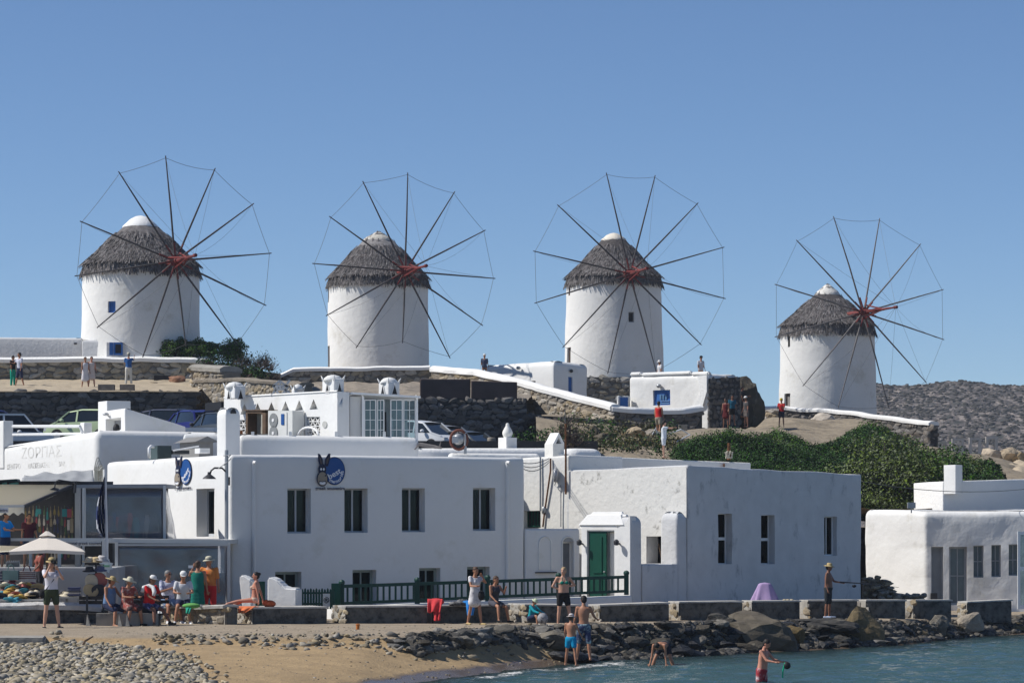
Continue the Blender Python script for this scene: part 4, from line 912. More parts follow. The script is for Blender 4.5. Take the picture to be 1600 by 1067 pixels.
for k in range(9): a_ = math.pi*k/8; p = q-u*(.11*math.cos(a_)); pts.append((p.x, p.y, ZR(646, 105.4)+.16*math.sin(a_)))
b.prism(pts, (n2.x*.02, n2.y*.02, 0)); b.build('arched_hole', dark_room, ch)
# ---- bar building on the left
C2 = XY(150, 113); u2, _ = hit(352, C2, A25); P2 = [XY(-40, 126), C2, C2+A25*u2, C2+A25*u2+V25*9]
bar = thing('bar_building', 'white bar building at the left with faded lettering on its sunny wall', 'building', (C2.x, C2.y, .9))
shell('walls', P2, .9, [ZR(703, 126), ZR(672, 113), ZR(675, 115), ZR(690, 120)], white, bar, rt=.30, rc=.25, par=.34, drop=.1, zc=4.5, amp=.007)
d2 = (P2[1]-P2[0]).normalized(); n2 = Vector((d2.y, -d2.x))
def PB(px, row, off=.006): u_, Y_ = hit(px, P2[0], d2); q = P2[0]+d2*u_+n2*off; return Vector((q.x, q.y, ZR(row, Y_))), Y_
fade = mat('faded_paint', (.48, .47, .45), .9, .1, 3, dirt=(.75, .74, .7), dscale=2.2, dthr=.46); fade2 = mat('very_faded_paint', (.66, .65, .62), .9, .05, 3, dirt=(.78, .77, .74), dscale=1.6, dthr=.47)
def btxt(s, x0, x1, row, hpx, m):
    p0, Y0 = PB(x0, row); p1, Y1 = PB(x1, row); L_ = (p1-p0).length; size = hpx*Y0/F/.73; M = face_mat(p0, d2, 0); me = text_obj(s, size, Matrix.Identity(4), m, bar, 'lettering', .001, 'LEFT')
    xs = [v_.co.x for v_ in me.data.vertices]; k = L_/(max(xs)-min(xs)); M = face_mat(p0, d2, 0) @ Matrix.Diagonal((k, 1, 1, 1)) @ Matrix.Translation((-min(xs), 0, 0)); R = M.copy(); R.translation = (0, 0, 0); me.data.transform(M.to_3x3().to_4x4()); me.location = M.to_translation()-WO[bar]
btxt('ΚΕΝΤΡΟ', 11, 32, 733, 8, fade); btxt('ΔΙΑΣΚΕΔΑΣΗΣ', 43.5, 78, 731.5, 8, fade); btxt('BAR', 92, 102, 728, 8, fade); btxt('ΖΟΡΠΑΣ', 34, 96, 716, 17, fade2)
# stair head on the bar roof: lit face with a window hole, long sloping shaded side
c = XY(195, 116); s0, _ = hit(160, c, V25); s1, Y1_ = hit(290, c, A25); Ps = [c+V25*s0, c, c+A25*s1, c+A25*s1+V25*s0]
sh = thing('rooftop_stairwell', 'white wedge-shaped stair head on the bar roof with a square opening', 'roof structure', (c.x, c.y, 6.8)); so_ = [op_px(Ps, 0, 165, 189, 653, 673, .4)]
shell('walls', Ps, 6.0, [ZR(641, 117.5), ZR(638, 116), ZR(666, Y1_), ZR(668, Y1_)], white, sh, ops=so_, rt=.05, rc=.04, par=.2, drop=.3, zc=6.2)
f = win(sh, Ps, so_[0], 1, 1, white, mat('shade_room', (.3, .3, .3), .9), solid=True)
b = MB(); q = Ps[0]+(-V25)*hit(180, Ps[0], -V25)[0]; b.ell((q.x+.05, q.y-.05, ZR(670, 117)), (.13, .15, .2)); tag(b.build('black_pot', black, smooth=True), 'black rounded pot in the stair head opening', 'pot')
q = Ps[0]+(-V25)*hit(171, Ps[0], -V25)[0]; lt = MB(); lt.ell((q.x-.12, q.y-.1, ZR(647, 117.5)), (.12, .1, .06)); lt.tube([(q.x, q.y, ZR(651, 117.5)), (q.x-.1, q.y-.1, ZR(647, 117.5))], .03, 6); tag(lt.build('wall_lamp', metal_g, smooth=True), 'small grey lamp above the stair head opening', 'lamp')
c = XY(167, 119.5); s0, _ = hit(153, c, V25); s1, _ = hit(204, c, A25); Pt = [c+V25*s0, c, c+A25*s1, c+A25*s1+V25*s0]; sh = thing('roof_block', 'square white block rising behind the wedge-shaped stair head', 'roof structure', (c.x, c.y, 6.8)); shell('walls', Pt, 6, ZR(626, 119.5), white, sh, rt=.02, rc=.02)
c = XY(5, 122.5); Pu = [c+V25*1.2, c, c+A25*.41, c+A25*.41+V25*1.2]; sh = thing('roof_block', 'short white gate pier on the bar roof at the left edge', 'roof structure', (c.x, c.y, 6.4)); shell('walls', Pu, 6, ZR(657, 122.5), white, sh, rt=.03, rc=.03)
rl = thing('railing', 'white tube railing on the bar roof in front of the parked cars', 'railing', W(20, 677, 122)); b = MB(); b.tube([W(20, 666, 122), W(125, 666, 119), W(129, 676, 119)], .06, 6); b.build('top_rail', plastic_white, rl); b = MB(); b.tube([W(20, 679, 122), W(129, 677.5, 119)], .05, 6); b.build('lower_rail', plastic_white, rl)
c = XY(131, 119.5); sh = thing('roof_block', 'low white wall block at the right end of the tube railing', 'roof structure', (c.x, c.y, 6.4)); shell('walls', [c+V25*.5, c, c+A25*.33, c+A25*.33+V25*.5], 6, ZR(660, 119.5), white, sh, rt=.03, rc=.03)
rl = thing('barrier', 'white metal barrier rail in front of the blue cars', 'barrier', W(286, 676, 128)); b = MB(); b.bar(W(284, 671, 128), W(346, 671, 129), .1, .16); b.build('rail', plastic_white, rl)
for x in (300, 340): b = MB(); b.bar(W(x, 672, 128.5), W(x, 690, 128.5), .09); b.build('post', plastic_white, rl)
# plant on the shop roof
def acbox(label, px0, px1, y0, y1, d, ang, m, dep=.9, slats=7):
    c = XY(px0, d); u = rot2(ang); v = Vector((-u.y, u.x)); L_, Y_ = hit(px1, c, u); z0 = ZR(y1, d); z1 = ZR(y0, d); t = thing('air_conditioner', label, 'air conditioner', (c.x, c.y, z0)); U = Vector((u.x, u.y, 0)); Vv = Vector((v.x, v.y, 0))
    b = MB(); m_ = Vector((c.x, c.y, 0))+U*L_/2+Vv*dep/2; b.obox(m_+Vector((0, 0, (z0+z1)/2)), U*L_/2, Vv*dep/2, (0, 0, (z1-z0)/2)); b.build('case', m, t)
    for k in range(slats): z = z0+(z1-z0)*(k+.5)/slats; b = MB(); b.obox(Vector((c.x, c.y, z))+U*L_/2-Vv*.015, U*L_*.46, Vv*.012, (0, 0, (z1-z0)/slats*.28)); b.build('slat', m, t)
    return t
acbox('dark green-grey slatted cooling box on the shop roof', 246, 268, 696, 717, 107.5, 25, mat('green_grey', (.07, .10, .10), .5, .1))
acbox('low dark equipment box beside the slatted cooling box', 273, 296, 703, 709, 107.5, 25, mat('dark_equipment', (.05, .055, .06), .5, .1), slats=2)
acbox('small white cooling unit in front of the roof shed', 312, 328, 700, 708, 106, 25, plastic_white, .5, 2)
c = XY(311, 109.5); t = thing('roof_shed', 'small grey pitched-roof metal shed on the shop roof', 'shed', (c.x, c.y, 6)); u = rot2(25); v = Vector((-u.y, u.x)); s0, _ = hit(281, c, v); s1, Y_ = hit(333, c, u); gm = mat('grey_sheet_metal', (.24, .235, .225), .7, .1)
Pq = [c+v*s0, c, c+u*s1, c+u*s1+v*s0]; b = MB(); z0 = 5.6; zt_ = ZR(689, 109.5); b.prism([(p.x, p.y, z0) for p in Pq], (0, 0, zt_-z0)); b.build('body', gm, t)
ap = ZR(682, 110); mdf = (Pq[1]+Pq[2])/2; mdb = (Pq[0]+Pq[3])/2; e = -v*.15-u*.15; b = MB(); A = [Pq[1]-u*.2-v*.15, Pq[2]+u*.2-v*.15, Pq[3]+u*.2+v*.1, Pq[0]-u*.2+v*.1]
b.add([(A[0].x, A[0].y, zt_-.03), (mdf.x-v.x*.15, mdf.y-v.y*.15, ap), (mdb.x, mdb.y, ap), (A[3].x, A[3].y, zt_-.03), (A[1].x, A[1].y, zt_-.03), (A[2].x, A[2].y, zt_-.03)], [(0, 1, 2, 3), (1, 4, 5, 2), (0, 4, 1)]); b.build('roof', gm, t)
b = MB(); b.tube([W(233, 716, 107), W(233, 700, 107), W(236, 697, 107.2), W(240, 698, 107.5)], .05, 8); tag(b.build('roof_pipe', plastic_white, smooth=True), 'white curved pipe beside the slatted cooling box', 'pipe')
b = MB(); b.tube([W(270, 704, 106.5), W(311, 697, 106.5)], .025, 6); tag(b.build('roof_bar', plastic_white), 'thin white bar leaning across the roof equipment', 'bar')
# ---- ornate house with dovecote triangles
A36 = rot2(36); V36 = Vector((-A36.y, A36.x)); C5 = XY(527, 112); s0, Yl = hit(350, C5, V36); s1, Yrr = hit(546, C5, A36)
orn = thing('dovecote_house', 'ornate white roof house with triangular niches, horned turrets and an air conditioner', 'house', (C5.x, C5.y, 5.6)); dO = -V36; nO = Vector((dO.y, -dO.x)); O0 = C5+V36*s0
def PO(px, row, off=0): u_, Y_ = hit(px, O0, dO); q = O0+dO*u_+nO*off; return Vector((q.x, q.y, ZR(row, Y_)))
NO = Vector((nO.x, nO.y, 0))
# row of triangles: solid fillers between the holes, back wall behind
xc = [382, 402.5, 424, 446, 467.5, 490]; yb = [647, 645.5, 644, 642.5, 641, 639.5]; ya = [631, 629.5, 628, 626.5, 625, 623.5]
Pl = [O0, C5, C5+A36*s1, O0+A36*s1]; base_row = lambda x: 647+(x-382)*(-7.5/108); top_row = lambda x: 631+(x-382)*(-7.5/108); cap_row = lambda x: 621.5+(x-350)*(-10/177)
b = MB(); th = .22
def strip(xa, xb, ra, rb): b.prism([PO(xa, ra(xa)), PO(xa, rb(xa)), PO(xb, rb(xb)), PO(xb, ra(xb))], NO*-th)
lat = [(371, 402, 656, 677), (479, 500, 651, 680)]; cols_ = [350, 371, 402, 479, 500, 527]
for i in range(5):
    xa, xb = cols_[i], cols_[i+1]; L_ = [l for l in lat if abs(l[0]-xa) < 1]
    if L_: l = L_[0]; strip(xa, xb, lambda x, l=l: l[2], base_row)
    else: strip(xa, xb, lambda x: 700, base_row)
strip(350, 527, top_row, cap_row)
edges = []; hw = 6.5
for i, x in enumerate(xc): edges.append((x-hw, x, x+hw))
prev_base, prev_ap = 350, 350
for (l, m_, r) in edges+[(527, 527, 527)]:
    b.prism([PO(prev_base, base_row(prev_base)), PO(l, base_row(l)), PO(m_, top_row(m_)), PO(prev_ap, top_row(prev_ap))], NO*-th); prev_base, prev_ap = r, m_
b.build('walls', white, orn, angle=30)
b = MB(); b.prism([PO(350, 700, -.24), PO(527, 700, -.24), PO(527, 612, -.24), PO(350, 622, -.24)], NO*-.12); b.build('back_wall', white, orn)
Pr = [C5+V36*.3+A36*.001, C5+A36*.001, C5+A36*s1, C5+A36*s1+V36*.3]; shell('end_wall', Pr, 5.5, ZR(612, 112), white, orn, rt=.03, rc=.02)
b = MB()
K = 28
for k in range(K): xa = 350+177*k/K; xb = 350+177*(k+1)/K; b.quad(PO(xa, cap_row(xa), .04), PO(xb, cap_row(xb), .04), PO(xb, cap_row(xb)-2, -.02), PO(xa, cap_row(xa)-2, -.02)); b.quad(PO(xa, cap_row(xa)-2, -.02), PO(xb, cap_row(xb)-2, -.02), PO(xb, cap_row(xb)-1.5, -.28), PO(xa, cap_row(xa)-1.5, -.28))
b.build('coping', white, orn, smooth=True)
for (x0, x1, y0, y1) in lat:
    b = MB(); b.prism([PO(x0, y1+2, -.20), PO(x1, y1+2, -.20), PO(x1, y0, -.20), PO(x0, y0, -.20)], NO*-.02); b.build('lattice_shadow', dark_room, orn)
    b = MB(); st = 7.6; rows_ = int((y1-y0)/6.6); n = int((x1-x0)/st)+1
    for j in range(rows_+1):
        yy = y0+j*(y1-y0)/rows_; b.bar(PO(x0, yy, -.06), PO(x1, yy, -.06), .035)
        if j < rows_:
            for k in range(n):
                xa = x0+k*st+(0 if j % 2 else st/2); y2 = y0+(j+1)*(y1-y0)/rows_
                for dx in (-st/2, st/2):
                    if x0-1 < xa+dx < x1+1 and x0-1 < xa < x1+1: b.bar(PO(xa, yy, -.07), PO(xa+dx, y2, -.07), .035)
    b.build('lattice', white, orn)
def turret(label_n, px0, pxc, px1, ytop, ybot, d, par, tri=True, a=36):
    u = rot2(a); v = Vector((-u.y, u.x)); c = XY(pxc, d); s0, _ = hit(px0, c, v); s1, _ = hit(px1, c, u); z0 = ZR(ybot, d); z1 = ZR(ytop+9, d); zt = ZR(ytop-1, d)
    Pq = [c+v*s0, c, c+u*s1, c+u*s1+v*s0]; shell('turret', Pq, z0, z1+.08, white, par, rt=.1, rc=.05, par=.1, drop=.02, res=.25, amp=.01)
    m_ = (Pq[0]+Pq[2])/2; b = MB(); r_ = (Pq[0]-Pq[2]).length/2*.78
    b.lathe((m_.x, m_.y, z1-.02), [(r_*.98, 0), (r_*.9, (zt-z1)*.5), (r_*.6, (zt-z1)*.85), (r_*.2, (zt-z1)), (.01, (zt-z1)*1.02)], 20); b.build('dome', white, par, smooth=True)
    for q in Pq:
        o_ = (q-m_).normalized(); b = MB(); e0 = Vector((q.x-o_.x*.06, q.y-o_.y*.06, z1-.0)); b.tube([e0, e0+Vector((o_.x*.04, o_.y*.04, .10)), e0+Vector((o_.x*.10, o_.y*.10, .19))], [.045, .03, .008], 6); b.build('horn', white, par, smooth=True)
    if tri:
        for (A, B_) in ((Pq[0], Pq[1]), (Pq[1], Pq[2])):
            dd = (B_-A).normalized(); nn = Vector((dd.y, -dd.x)); L_ = (B_-A).length; mm = (A+B_)/2; zb = z1-.42; b = MB(); w_ = min(.13, L_*.25)
            b.prism([(mm.x-dd.x*w_+nn.x*.004, mm.y-dd.y*w_+nn.y*.004, zb), (mm.x+dd.x*w_+nn.x*.004, mm.y+dd.y*w_+nn.y*.004, zb), (mm.x+nn.x*.004, mm.y+nn.y*.004, zb+.36)], (nn.x*.012, nn.y*.012, 0)); b.build('triangle_vent', dark_room, par)
            b = MB(); V_ = [Vector((mm.x-dd.x*w_*1.1, mm.y-dd.y*w_*1.1, zb-.02)), Vector((mm.x+dd.x*w_*1.1, mm.y+dd.y*w_*1.1, zb-.02)), Vector((mm.x, mm.y, zb+.40))]
            for k in range(3): b.bar(V_[k]+Vector((nn.x, nn.y, 0))*.02, V_[(k+1) % 3]+Vector((nn.x, nn.y, 0))*.02, .03)
            b.build('vent_rim', white, par)
turret('a', 350, 367, 384, 596, 622, 116.5, orn); turret('b', 503, 522, 538, 585, 612, 112.2, orn); turret('d', 455, 460, 476, 600, 622, 119, orn, False)
# lattice crest
cr = thing('dovecote_crest', 'small white lattice ornament standing on the ornate house wall', 'ornament', W(440, 616, 115.5)); b = MB()
for (x0, y0, x1, y1) in [(427, 603, 437, 595), (437, 595, 448, 603), (427, 603, 450, 603), (430, 608, 447, 608), (427, 603, 430, 608), (450, 603, 447, 608), (438, 595, 438, 608), (430, 609, 440, 621), (447, 609, 437, 621), (430, 609, 424, 619), (447, 609, 457, 620), (448, 600, 453, 594), (433, 603, 433, 608), (443, 603, 443, 608)]: b.bar(W(x0, y0, 115.6), W(x1, y1, 115.6), .06, .08)
b.build('lattice', mat('grey_white', (.5, .51, .52), .7), cr)
# cupboard, air conditioner, arch hoop, disc on the lit wall
t = thing('cabinet', 'open brown wooden cabinet against the ornate house wall', 'cabinet', PO(418, 676, .4)); f_ = lambda x, y, o: PO(x, y, o)
b = MB()
for (x0, x1, y0, y1) in ((402, 405, 642, 678), (427, 433, 645, 678), (405, 427, 642, 646)): b.prism([f_(x0, y0, .5), f_(x0, y1, .5), f_(x1, y1, .5), f_(x1, y0, .5)], NO*-.45)
b.build('frame', timber, t); b = MB(); b.prism([f_(405, 646, .1), f_(405, 678, .1), f_(427, 678, .1), f_(427, 646, .1)], NO*-.03); b.build('back', mat('cabinet_back', (.30, .27, .22), .8), t)
b = MB(); b.prism([f_(401, 642, .55), f_(434, 642, .55), f_(434, 640.5, .55), f_(401, 640.5, .55)], NO*-.55); b.build('top', timber, t)
b = MB(); b.prism([f_(427, 648, .52), f_(427, 678, .52), f_(437, 678, .30), f_(437, 648, .30)], NO*-.03); b.build('cabinet_door', mat('cream_board', (.6, .55, .44), .7), t)
t = thing('air_conditioner', 'large white twin-fan air conditioner on the ornate house wall', 'air conditioner', PO(455, 680, .5)); b = MB(); b.prism([f_(439, 642, .55), f_(439, 682, .55), f_(477, 682, .55), f_(477, 642, .55)], NO*-.5); b.build('case', mat('ac_white', (.66, .66, .63), .5, .04), t)
for yy in (657, 677):
    c = f_(448, yy, .56); b = MB(); rr = .21; D3 = Vector((dO.x, dO.y, 0))
    b.prism([c+D3*(rr*1.35*math.cos(a_))+Vector((0, 0, rr*math.sin(a_)*1.25)) for a_ in [2*math.pi*k/24 for k in range(24)]], NO*.02); fo = b.build('fan_grille', mat('fan_grey', (.25, .26, .26), .6), t)
    b = MB(); b.prism([c+D3*(.07*math.cos(a_))+Vector((0, 0, .06*math.sin(a_))) for a_ in [2*math.pi*k/12 for k in range(12)]], NO*.04); b.build('fan_hub', plastic_white, fo)
b = MB(); b.prism([f_(460, 647, .56), f_(460, 664, .56), f_(464.5, 664, .56), f_(464.5, 647, .56)], NO*.015); b.build('blue_label', blu2, t)
b = MB(); b.prism([f_(468.5, 645, .552), f_(468.5, 680, .552), f_(469.3, 680, .552), f_(469.3, 645, .552)], NO*.015); b.build('seam', metal_g, t)
b = MB(); b.tube([PO(479+16*(1-math.cos(math.pi*k/10)), 682-14*math.sin(math.pi*k/10), .35) for k in range(11)], .045, 8); tag(b.build('hoop', plastic_white, smooth=True), 'white arched hoop beside the air conditioner', 'hoop')
b = MB(); c = PO(508, 663, .0); D3 = Vector((dO.x, dO.y, 0)); b.prism([c+D3*(.15*math.cos(a_))+Vector((0, 0, .12*math.sin(a_))) for a_ in [2*math.pi*k/20 for k in range(20)]], NO*.03); b.build('round_plate', mat('plate', (.5, .5, .47), .6), orn)
for k, (x, y) in enumerate(((386, 674), (382, 675), (391, 675))): b = MB(); c = PO(x, y, .45); b.box(c.x-.1, c.x+.1, c.y-.1, c.y+.1, c.z-.08, c.z+.05); tag(b.build('orange_box', mat('orange_plastic', (.5, .16, .03), .6)), ('middle', 'leftmost', 'rightmost')[k]+' of three small orange containers beside the cabinet', 'container', 'orange containers by the cabinet')
# ---- glass room
G0 = XY(566, 112.6); g = rot2(10); gL, gY = hit(652, G0, g); gv = Vector((-g.y, g.x)); gr = thing('glass_room', 'small roof room with white-framed glass doors beside the ornate house', 'conservatory', (G0.x, G0.y, 5.6)); Gp = [G0+gv*2.5, G0, G0+g*gL, G0+g*gL+gv*2.5]
zt_ = ZR(619, 112.6); zb = ZR(700, 112.6); G3 = Vector((g.x, g.y, 0)); Gv = Vector((gv.x, gv.y, 0)); q0 = Vector((G0.x, G0.y, 0))
def GP(px, row, off=0): u_, Y_ = hit(px, G0, g); q = G0+g*u_-gv*off; return Vector((q.x, q.y, ZR(row, Y_)))
b = MB(); b.prism([GP(548, 616, .2), GP(656, 622, .2), GP(656, 619, .2), GP(548, 613, .2)], Gv*2.9); b.build('roof', plastic_white, gr)
for (xa, xb) in ((565.5, 569), (650, 653)): b = MB(); b.prism([GP(xa, 700, .03), GP(xb, 700, .03), GP(xb, 620, .03), GP(xa, 617, .03)], Gv*.15); b.build('post', plastic_white, gr)
for (xa, xb, off) in ((569, 588, .0), (589.5, 601, -.06), (610, 629.5, .0), (630.5, 650, -.04)):
    f = MB(); y0, y1 = 624, 700; w_ = 1.6
    for (x0_, x1_, r0_, r1_) in ((xa, xa+w_, y0, y1), (xb-w_, xb, y0, y1), (xa, xb, y0, y0+1.5)): f.prism([GP(x0_, r1_, off), GP(x1_, r1_, off), GP(x1_, r0_, off), GP(x0_, r0_, off)], Gv*.05)
    for rr_ in (640, 655.5, 671, 686.5): f.prism([GP(xa, rr_+.8, off), GP(xb, rr_+.8, off), GP(xb, rr_, off), GP(xa, rr_, off)], Gv*.04)
    xm = (xa+xb)/2; f.prism([GP(xm-.4, y1, off), GP(xm+.4, y1, off), GP(xm+.4, y0, off), GP(xm-.4, y0, off)], Gv*.04)
    fo = f.build('door', plastic_white, gr); ys_ = [625.5, 640, 655.5, 671, 686.5, 700]
    for i in range(2):
        for j in range(5):
            p = MB(); x0_ = xa+w_ if i == 0 else xm+.4; x1_ = xm-.4 if i == 0 else xb-w_; p.prism([GP(x0_, ys_[j+1], off-.02), GP(x1_, ys_[j+1], off-.02), GP(x1_, ys_[j]+.8, off-.02), GP(x0_, ys_[j]+.8, off-.02)], Gv*.006); p.build('pane', glass_clear, fo)
b = MB(); b.prism([GP(601, 700, -.9), GP(609, 700, -.9), GP(609, 642, -.9), GP(601, 642, -.9)], Gv*.1); b.build('dark_panel', dark_room, gr)
b = MB(); b.prism([GP(566, 700, -2.5), GP(652, 700, -2.5), GP(652, 619, -2.5), GP(566, 617, -2.5)], Gv*.1); b.build('back_wall', mat('room_wall', (.32, .38, .40), .9), gr)
b = MB(); b.prism([GP(616, 700, -1.2), GP(624, 700, -1.4), GP(622, 650, -1.4), GP(617, 650, -1.2)], Gv*.05); b.prism([GP(636, 690, -1.2), GP(645, 690, -1.2), GP(644, 655, -1.2), GP(637, 660, -1.2)], Gv*.05); b.build('hanging_cloth', mat('cloth_white', (.6, .62, .62), .9), gr)
Ws = [G0-g*.42+gv*2.5+V36*0, G0-g*.42+gv*.2, G0-g*.02+gv*.2, G0-g*.02+gv*2.5]; shell('side_wall', Ws, 5.6, ZR(619, 112.6), white, gr, rt=.02, rc=.02)
turret('c', 591, 607, 625, 589, 617, 117, gr)
# ---- right-edge house
A15 = rot2(15); C6 = XY(1446, 119); V35 = rot2(125); s0, Y0_ = hit(1344, C6, V35); F6 = rot2(-2.5); s1, _ = hit(1720, C6, F6); P6 = [C6+V35*s0, C6, C6+F6*s1, C6+F6*s1+V35*4]
h6 = thing('right_house', 'white lumpy-plastered house at the right edge with double grey door', 'house', (C6.x, C6.y, .5)); o6 = [op_px(P6, 1, a, b, y0, y1, .4) for a, b, y0, y1 in [(1455, 1474, 854, 945), (1483, 1511, 854, 945), (1521, 1537, 852, 902), (1549, 1564, 851, 901), (1576, 1592, 850, 899)]]
shell('walls', P6, .3, [ZR(797, Y0_), ZR(799, 119), ZR(796, 122), ZR(796, 122)], white_mill, h6, ops=o6, rt=.25, rc=.2, amp=.06, par=.35, drop=.05, zc=3.6)
gf = mat('pale_grey_frame', (.42, .44, .46), .6); win(h6, P6, o6[0], 1, 1, gf, mat('grey_panel', (.27, .29, .31), .7, .08), solid=True, name='door')
pp_ = mat('pale_pane', (.13, .16, .18), .12, .1, 3, spec=.6); win(h6, P6, o6[1], 2, 2, gf, pp_, name='door', fw=.08)
for o in o6[2:]: win(h6, P6, o, 2, 2, gf, pp_, fw=.04)
c = XY(1473, 123); Pu = [c+rot2(105)*3, c, c+A15*7, c+A15*7+rot2(105)*3]; shell('upper_storey', Pu, 3.5, [ZR(753, 123), ZR(752, 123), ZR(744, 124), ZR(744, 124)], cap_white, h6, rt=.04, rc=.04, zc=4.6)
c = XY(1493, 122.5); u = rot2(40); v = Vector((-u.y, u.x)); Pc = [c+v*.62, c, c+u*.4, c+u*.4+v*.62]; ch = thing('chimney', 'square white chimney on the right-edge house', 'chimney', (c.x, c.y, 5)); shell('stack', Pc, 5, ZR(726, 122.5), white, ch, rt=.02, rc=.02, res=.3)
b = MB(); b.box(*[0]*6) if False else None; q = W(1424, 793, 118.6); b.box(q.x-.15, q.x+.15, q.y-.1, q.y+.1, q.z-.02, q.z+.2); b.bar(q+Vector((0, 0, -.2)), q, .04); tag(b.build('floodlight', metal_g), 'small grey floodlight on the roof edge of the right house', 'lamp')
b = MB(); q = XY(1448, 118.9); b.box(q.x+.15, q.x+.4, q.y-.02, q.y+.03, ZR(936, 119), ZR(926, 119)); b.build('vent_box', metal_d, h6)
# glass wind screen at the right edge
t = thing('glass_screen', 'white-framed glass screen standing at the right edge', 'screen', W(1592, 950, 112)); b = MB(); x0, x1 = XY(1590, 112).x, XY(1640, 112).x; y = 112
for (xa, xb, za, zb_) in ((x0, x0+.09, 830, 951), (x1-.1, x1, 830, 951), (x0+.09, x1-.1, 830, 835), (x0+.09, x1-.1, 885, 891), (x0+.09, x1-.1, 945, 951)): b.box(xa, xb, y-.04, y+.04, ZR(zb_, y), ZR(za, y))
f = b.build('frame', plastic_white, t)
for (za, zb_) in ((835, 885), (891, 945)): p = MB(); p.box(x0+.09, x1-.1, y-.005, y+.005, ZR(zb_, y), ZR(za, y)); p.build('pane', glass_clear, f)
# ================================================================== walls, houses and cars on the hill
def pxw(pts): return [XY(p[0], p[1]) for p in pts]
def wl(label, pts, th=.6, **k):
    "pts: (column, distance, base row, top row)"
    return drywall(label, [XY(p[0], p[1]) for p in pts], [ZR(p[2], p[1]) for p in pts], [ZR(p[3], p[1]) for p in pts], th, k.pop('m', stone), k.pop('mo', mortar), **k)
wl('tall rubble wall with white coping behind the strollers below the first windmill', [(-60, 168.5, 600, 567), (160, 168.5, 600, 564), (325, 168.5, 600, 565)], sx=.5, sz=.34, cap=cap_white, cap_h=.26)
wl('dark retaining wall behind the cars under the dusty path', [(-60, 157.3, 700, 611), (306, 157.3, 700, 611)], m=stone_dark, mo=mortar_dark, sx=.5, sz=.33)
wl('sunlit tan rubble wall with cement coping left of the ornate roof house', [(303, 161, 660, 597), (372, 156, 660, 594), (470, 149, 660, 602)], m=stone_warm, mo=mortar_warm, sx=.36, sz=.26, cap=mortar_warm, cap_h=.14)
wl('short thick stone wall stub with rounded cement top by the path end', [(297, 164, 605, 577), (346, 161.8, 600, 580)], th=1.2, m=stone_warm, mo=mortar_warm, sx=.36, sz=.24, cap=concrete, cap_h=.3)
wl('grey rubble wall with white coping under the second windmill', [(430, 181.5, 608, 593), (458, 181.5, 606, 579), (672, 181.5, 606, 577)], m=stone, sx=.48, sz=.36, cap=cap_white, cap_h=.22)
wl('long sunlit rubble wall with thick white coping sweeping down between the houses', [(673, 181, 640, 580), (740, 178, 645, 585), (800, 175.5, 650, 598), (850, 173, 652, 612), (900, 170.5, 655, 626), (955, 168, 665, 640)], m=stone_warm, mo=mortar_warm, sx=.5, sz=.34, cap=cap_white, cap_h=.30)
wl('shaded rubble wall under the blue-window house carrying white coping', [(955.5, 168, 690, 641), (1010, 169, 700, 646), (1060, 170, 690, 646), (1098, 171, 680, 641)], m=stone_dark, mo=mortar_dark, sx=.48, sz=.33, cap=cap_white, cap_h=.3, endl=False)  # continues the sunlit wall; its shade is put into darker stone and mortar colours
t = thing('plaster_wall', 'dark brown plastered wall blocks on top of the stone retaining wall', 'wall', (*XY(656, 158.8), 9)); a, b_ = XY(656, 158.8), XY(735, 159.2); c_ = XY(808, 159.6)
dpl = mat('brown_plaster', (.10, .075, .07), .9, .15, 1.2, .02)
shell('block', [a+Vector((0, .4)), a, b_, b_+Vector((0, .4))], ZR(630, 159), ZR(592, 159), dpl, t, rt=.05, rc=.05)
a = XY(736, 159.1); shell('block', [a+Vector((0, .4)), a, c_, c_+Vector((0, .4))], ZR(630, 159), [ZR(596, 159), ZR(595, 159), ZR(597, 159.6), ZR(597, 159.6)], dpl, t, rt=.05, rc=.05)
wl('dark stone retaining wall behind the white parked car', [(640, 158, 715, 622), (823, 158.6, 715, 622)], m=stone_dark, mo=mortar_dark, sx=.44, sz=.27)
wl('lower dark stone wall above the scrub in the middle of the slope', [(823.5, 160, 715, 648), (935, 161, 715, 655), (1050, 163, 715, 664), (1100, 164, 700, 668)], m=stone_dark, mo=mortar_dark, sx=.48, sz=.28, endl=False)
wl('rough stone plinth under the third windmill', [(905, 196.2, 650, 589), (996, 196.2, 650, 589)], m=stone, mo=mortar, sx=.5, sz=.34)
wl('curved terrace wall with white coping around the rightmost windmill', [(1158, 199, 668, 637), (1225, 198, 668, 640), (1300, 196, 700, 644), (1370, 193, 715, 653), (1453, 188.5, 725, 664)], m=stone_dark, mo=mortar_dark, sx=.5, sz=.32, cap=cap_white, cap_h=.2, endr=True)
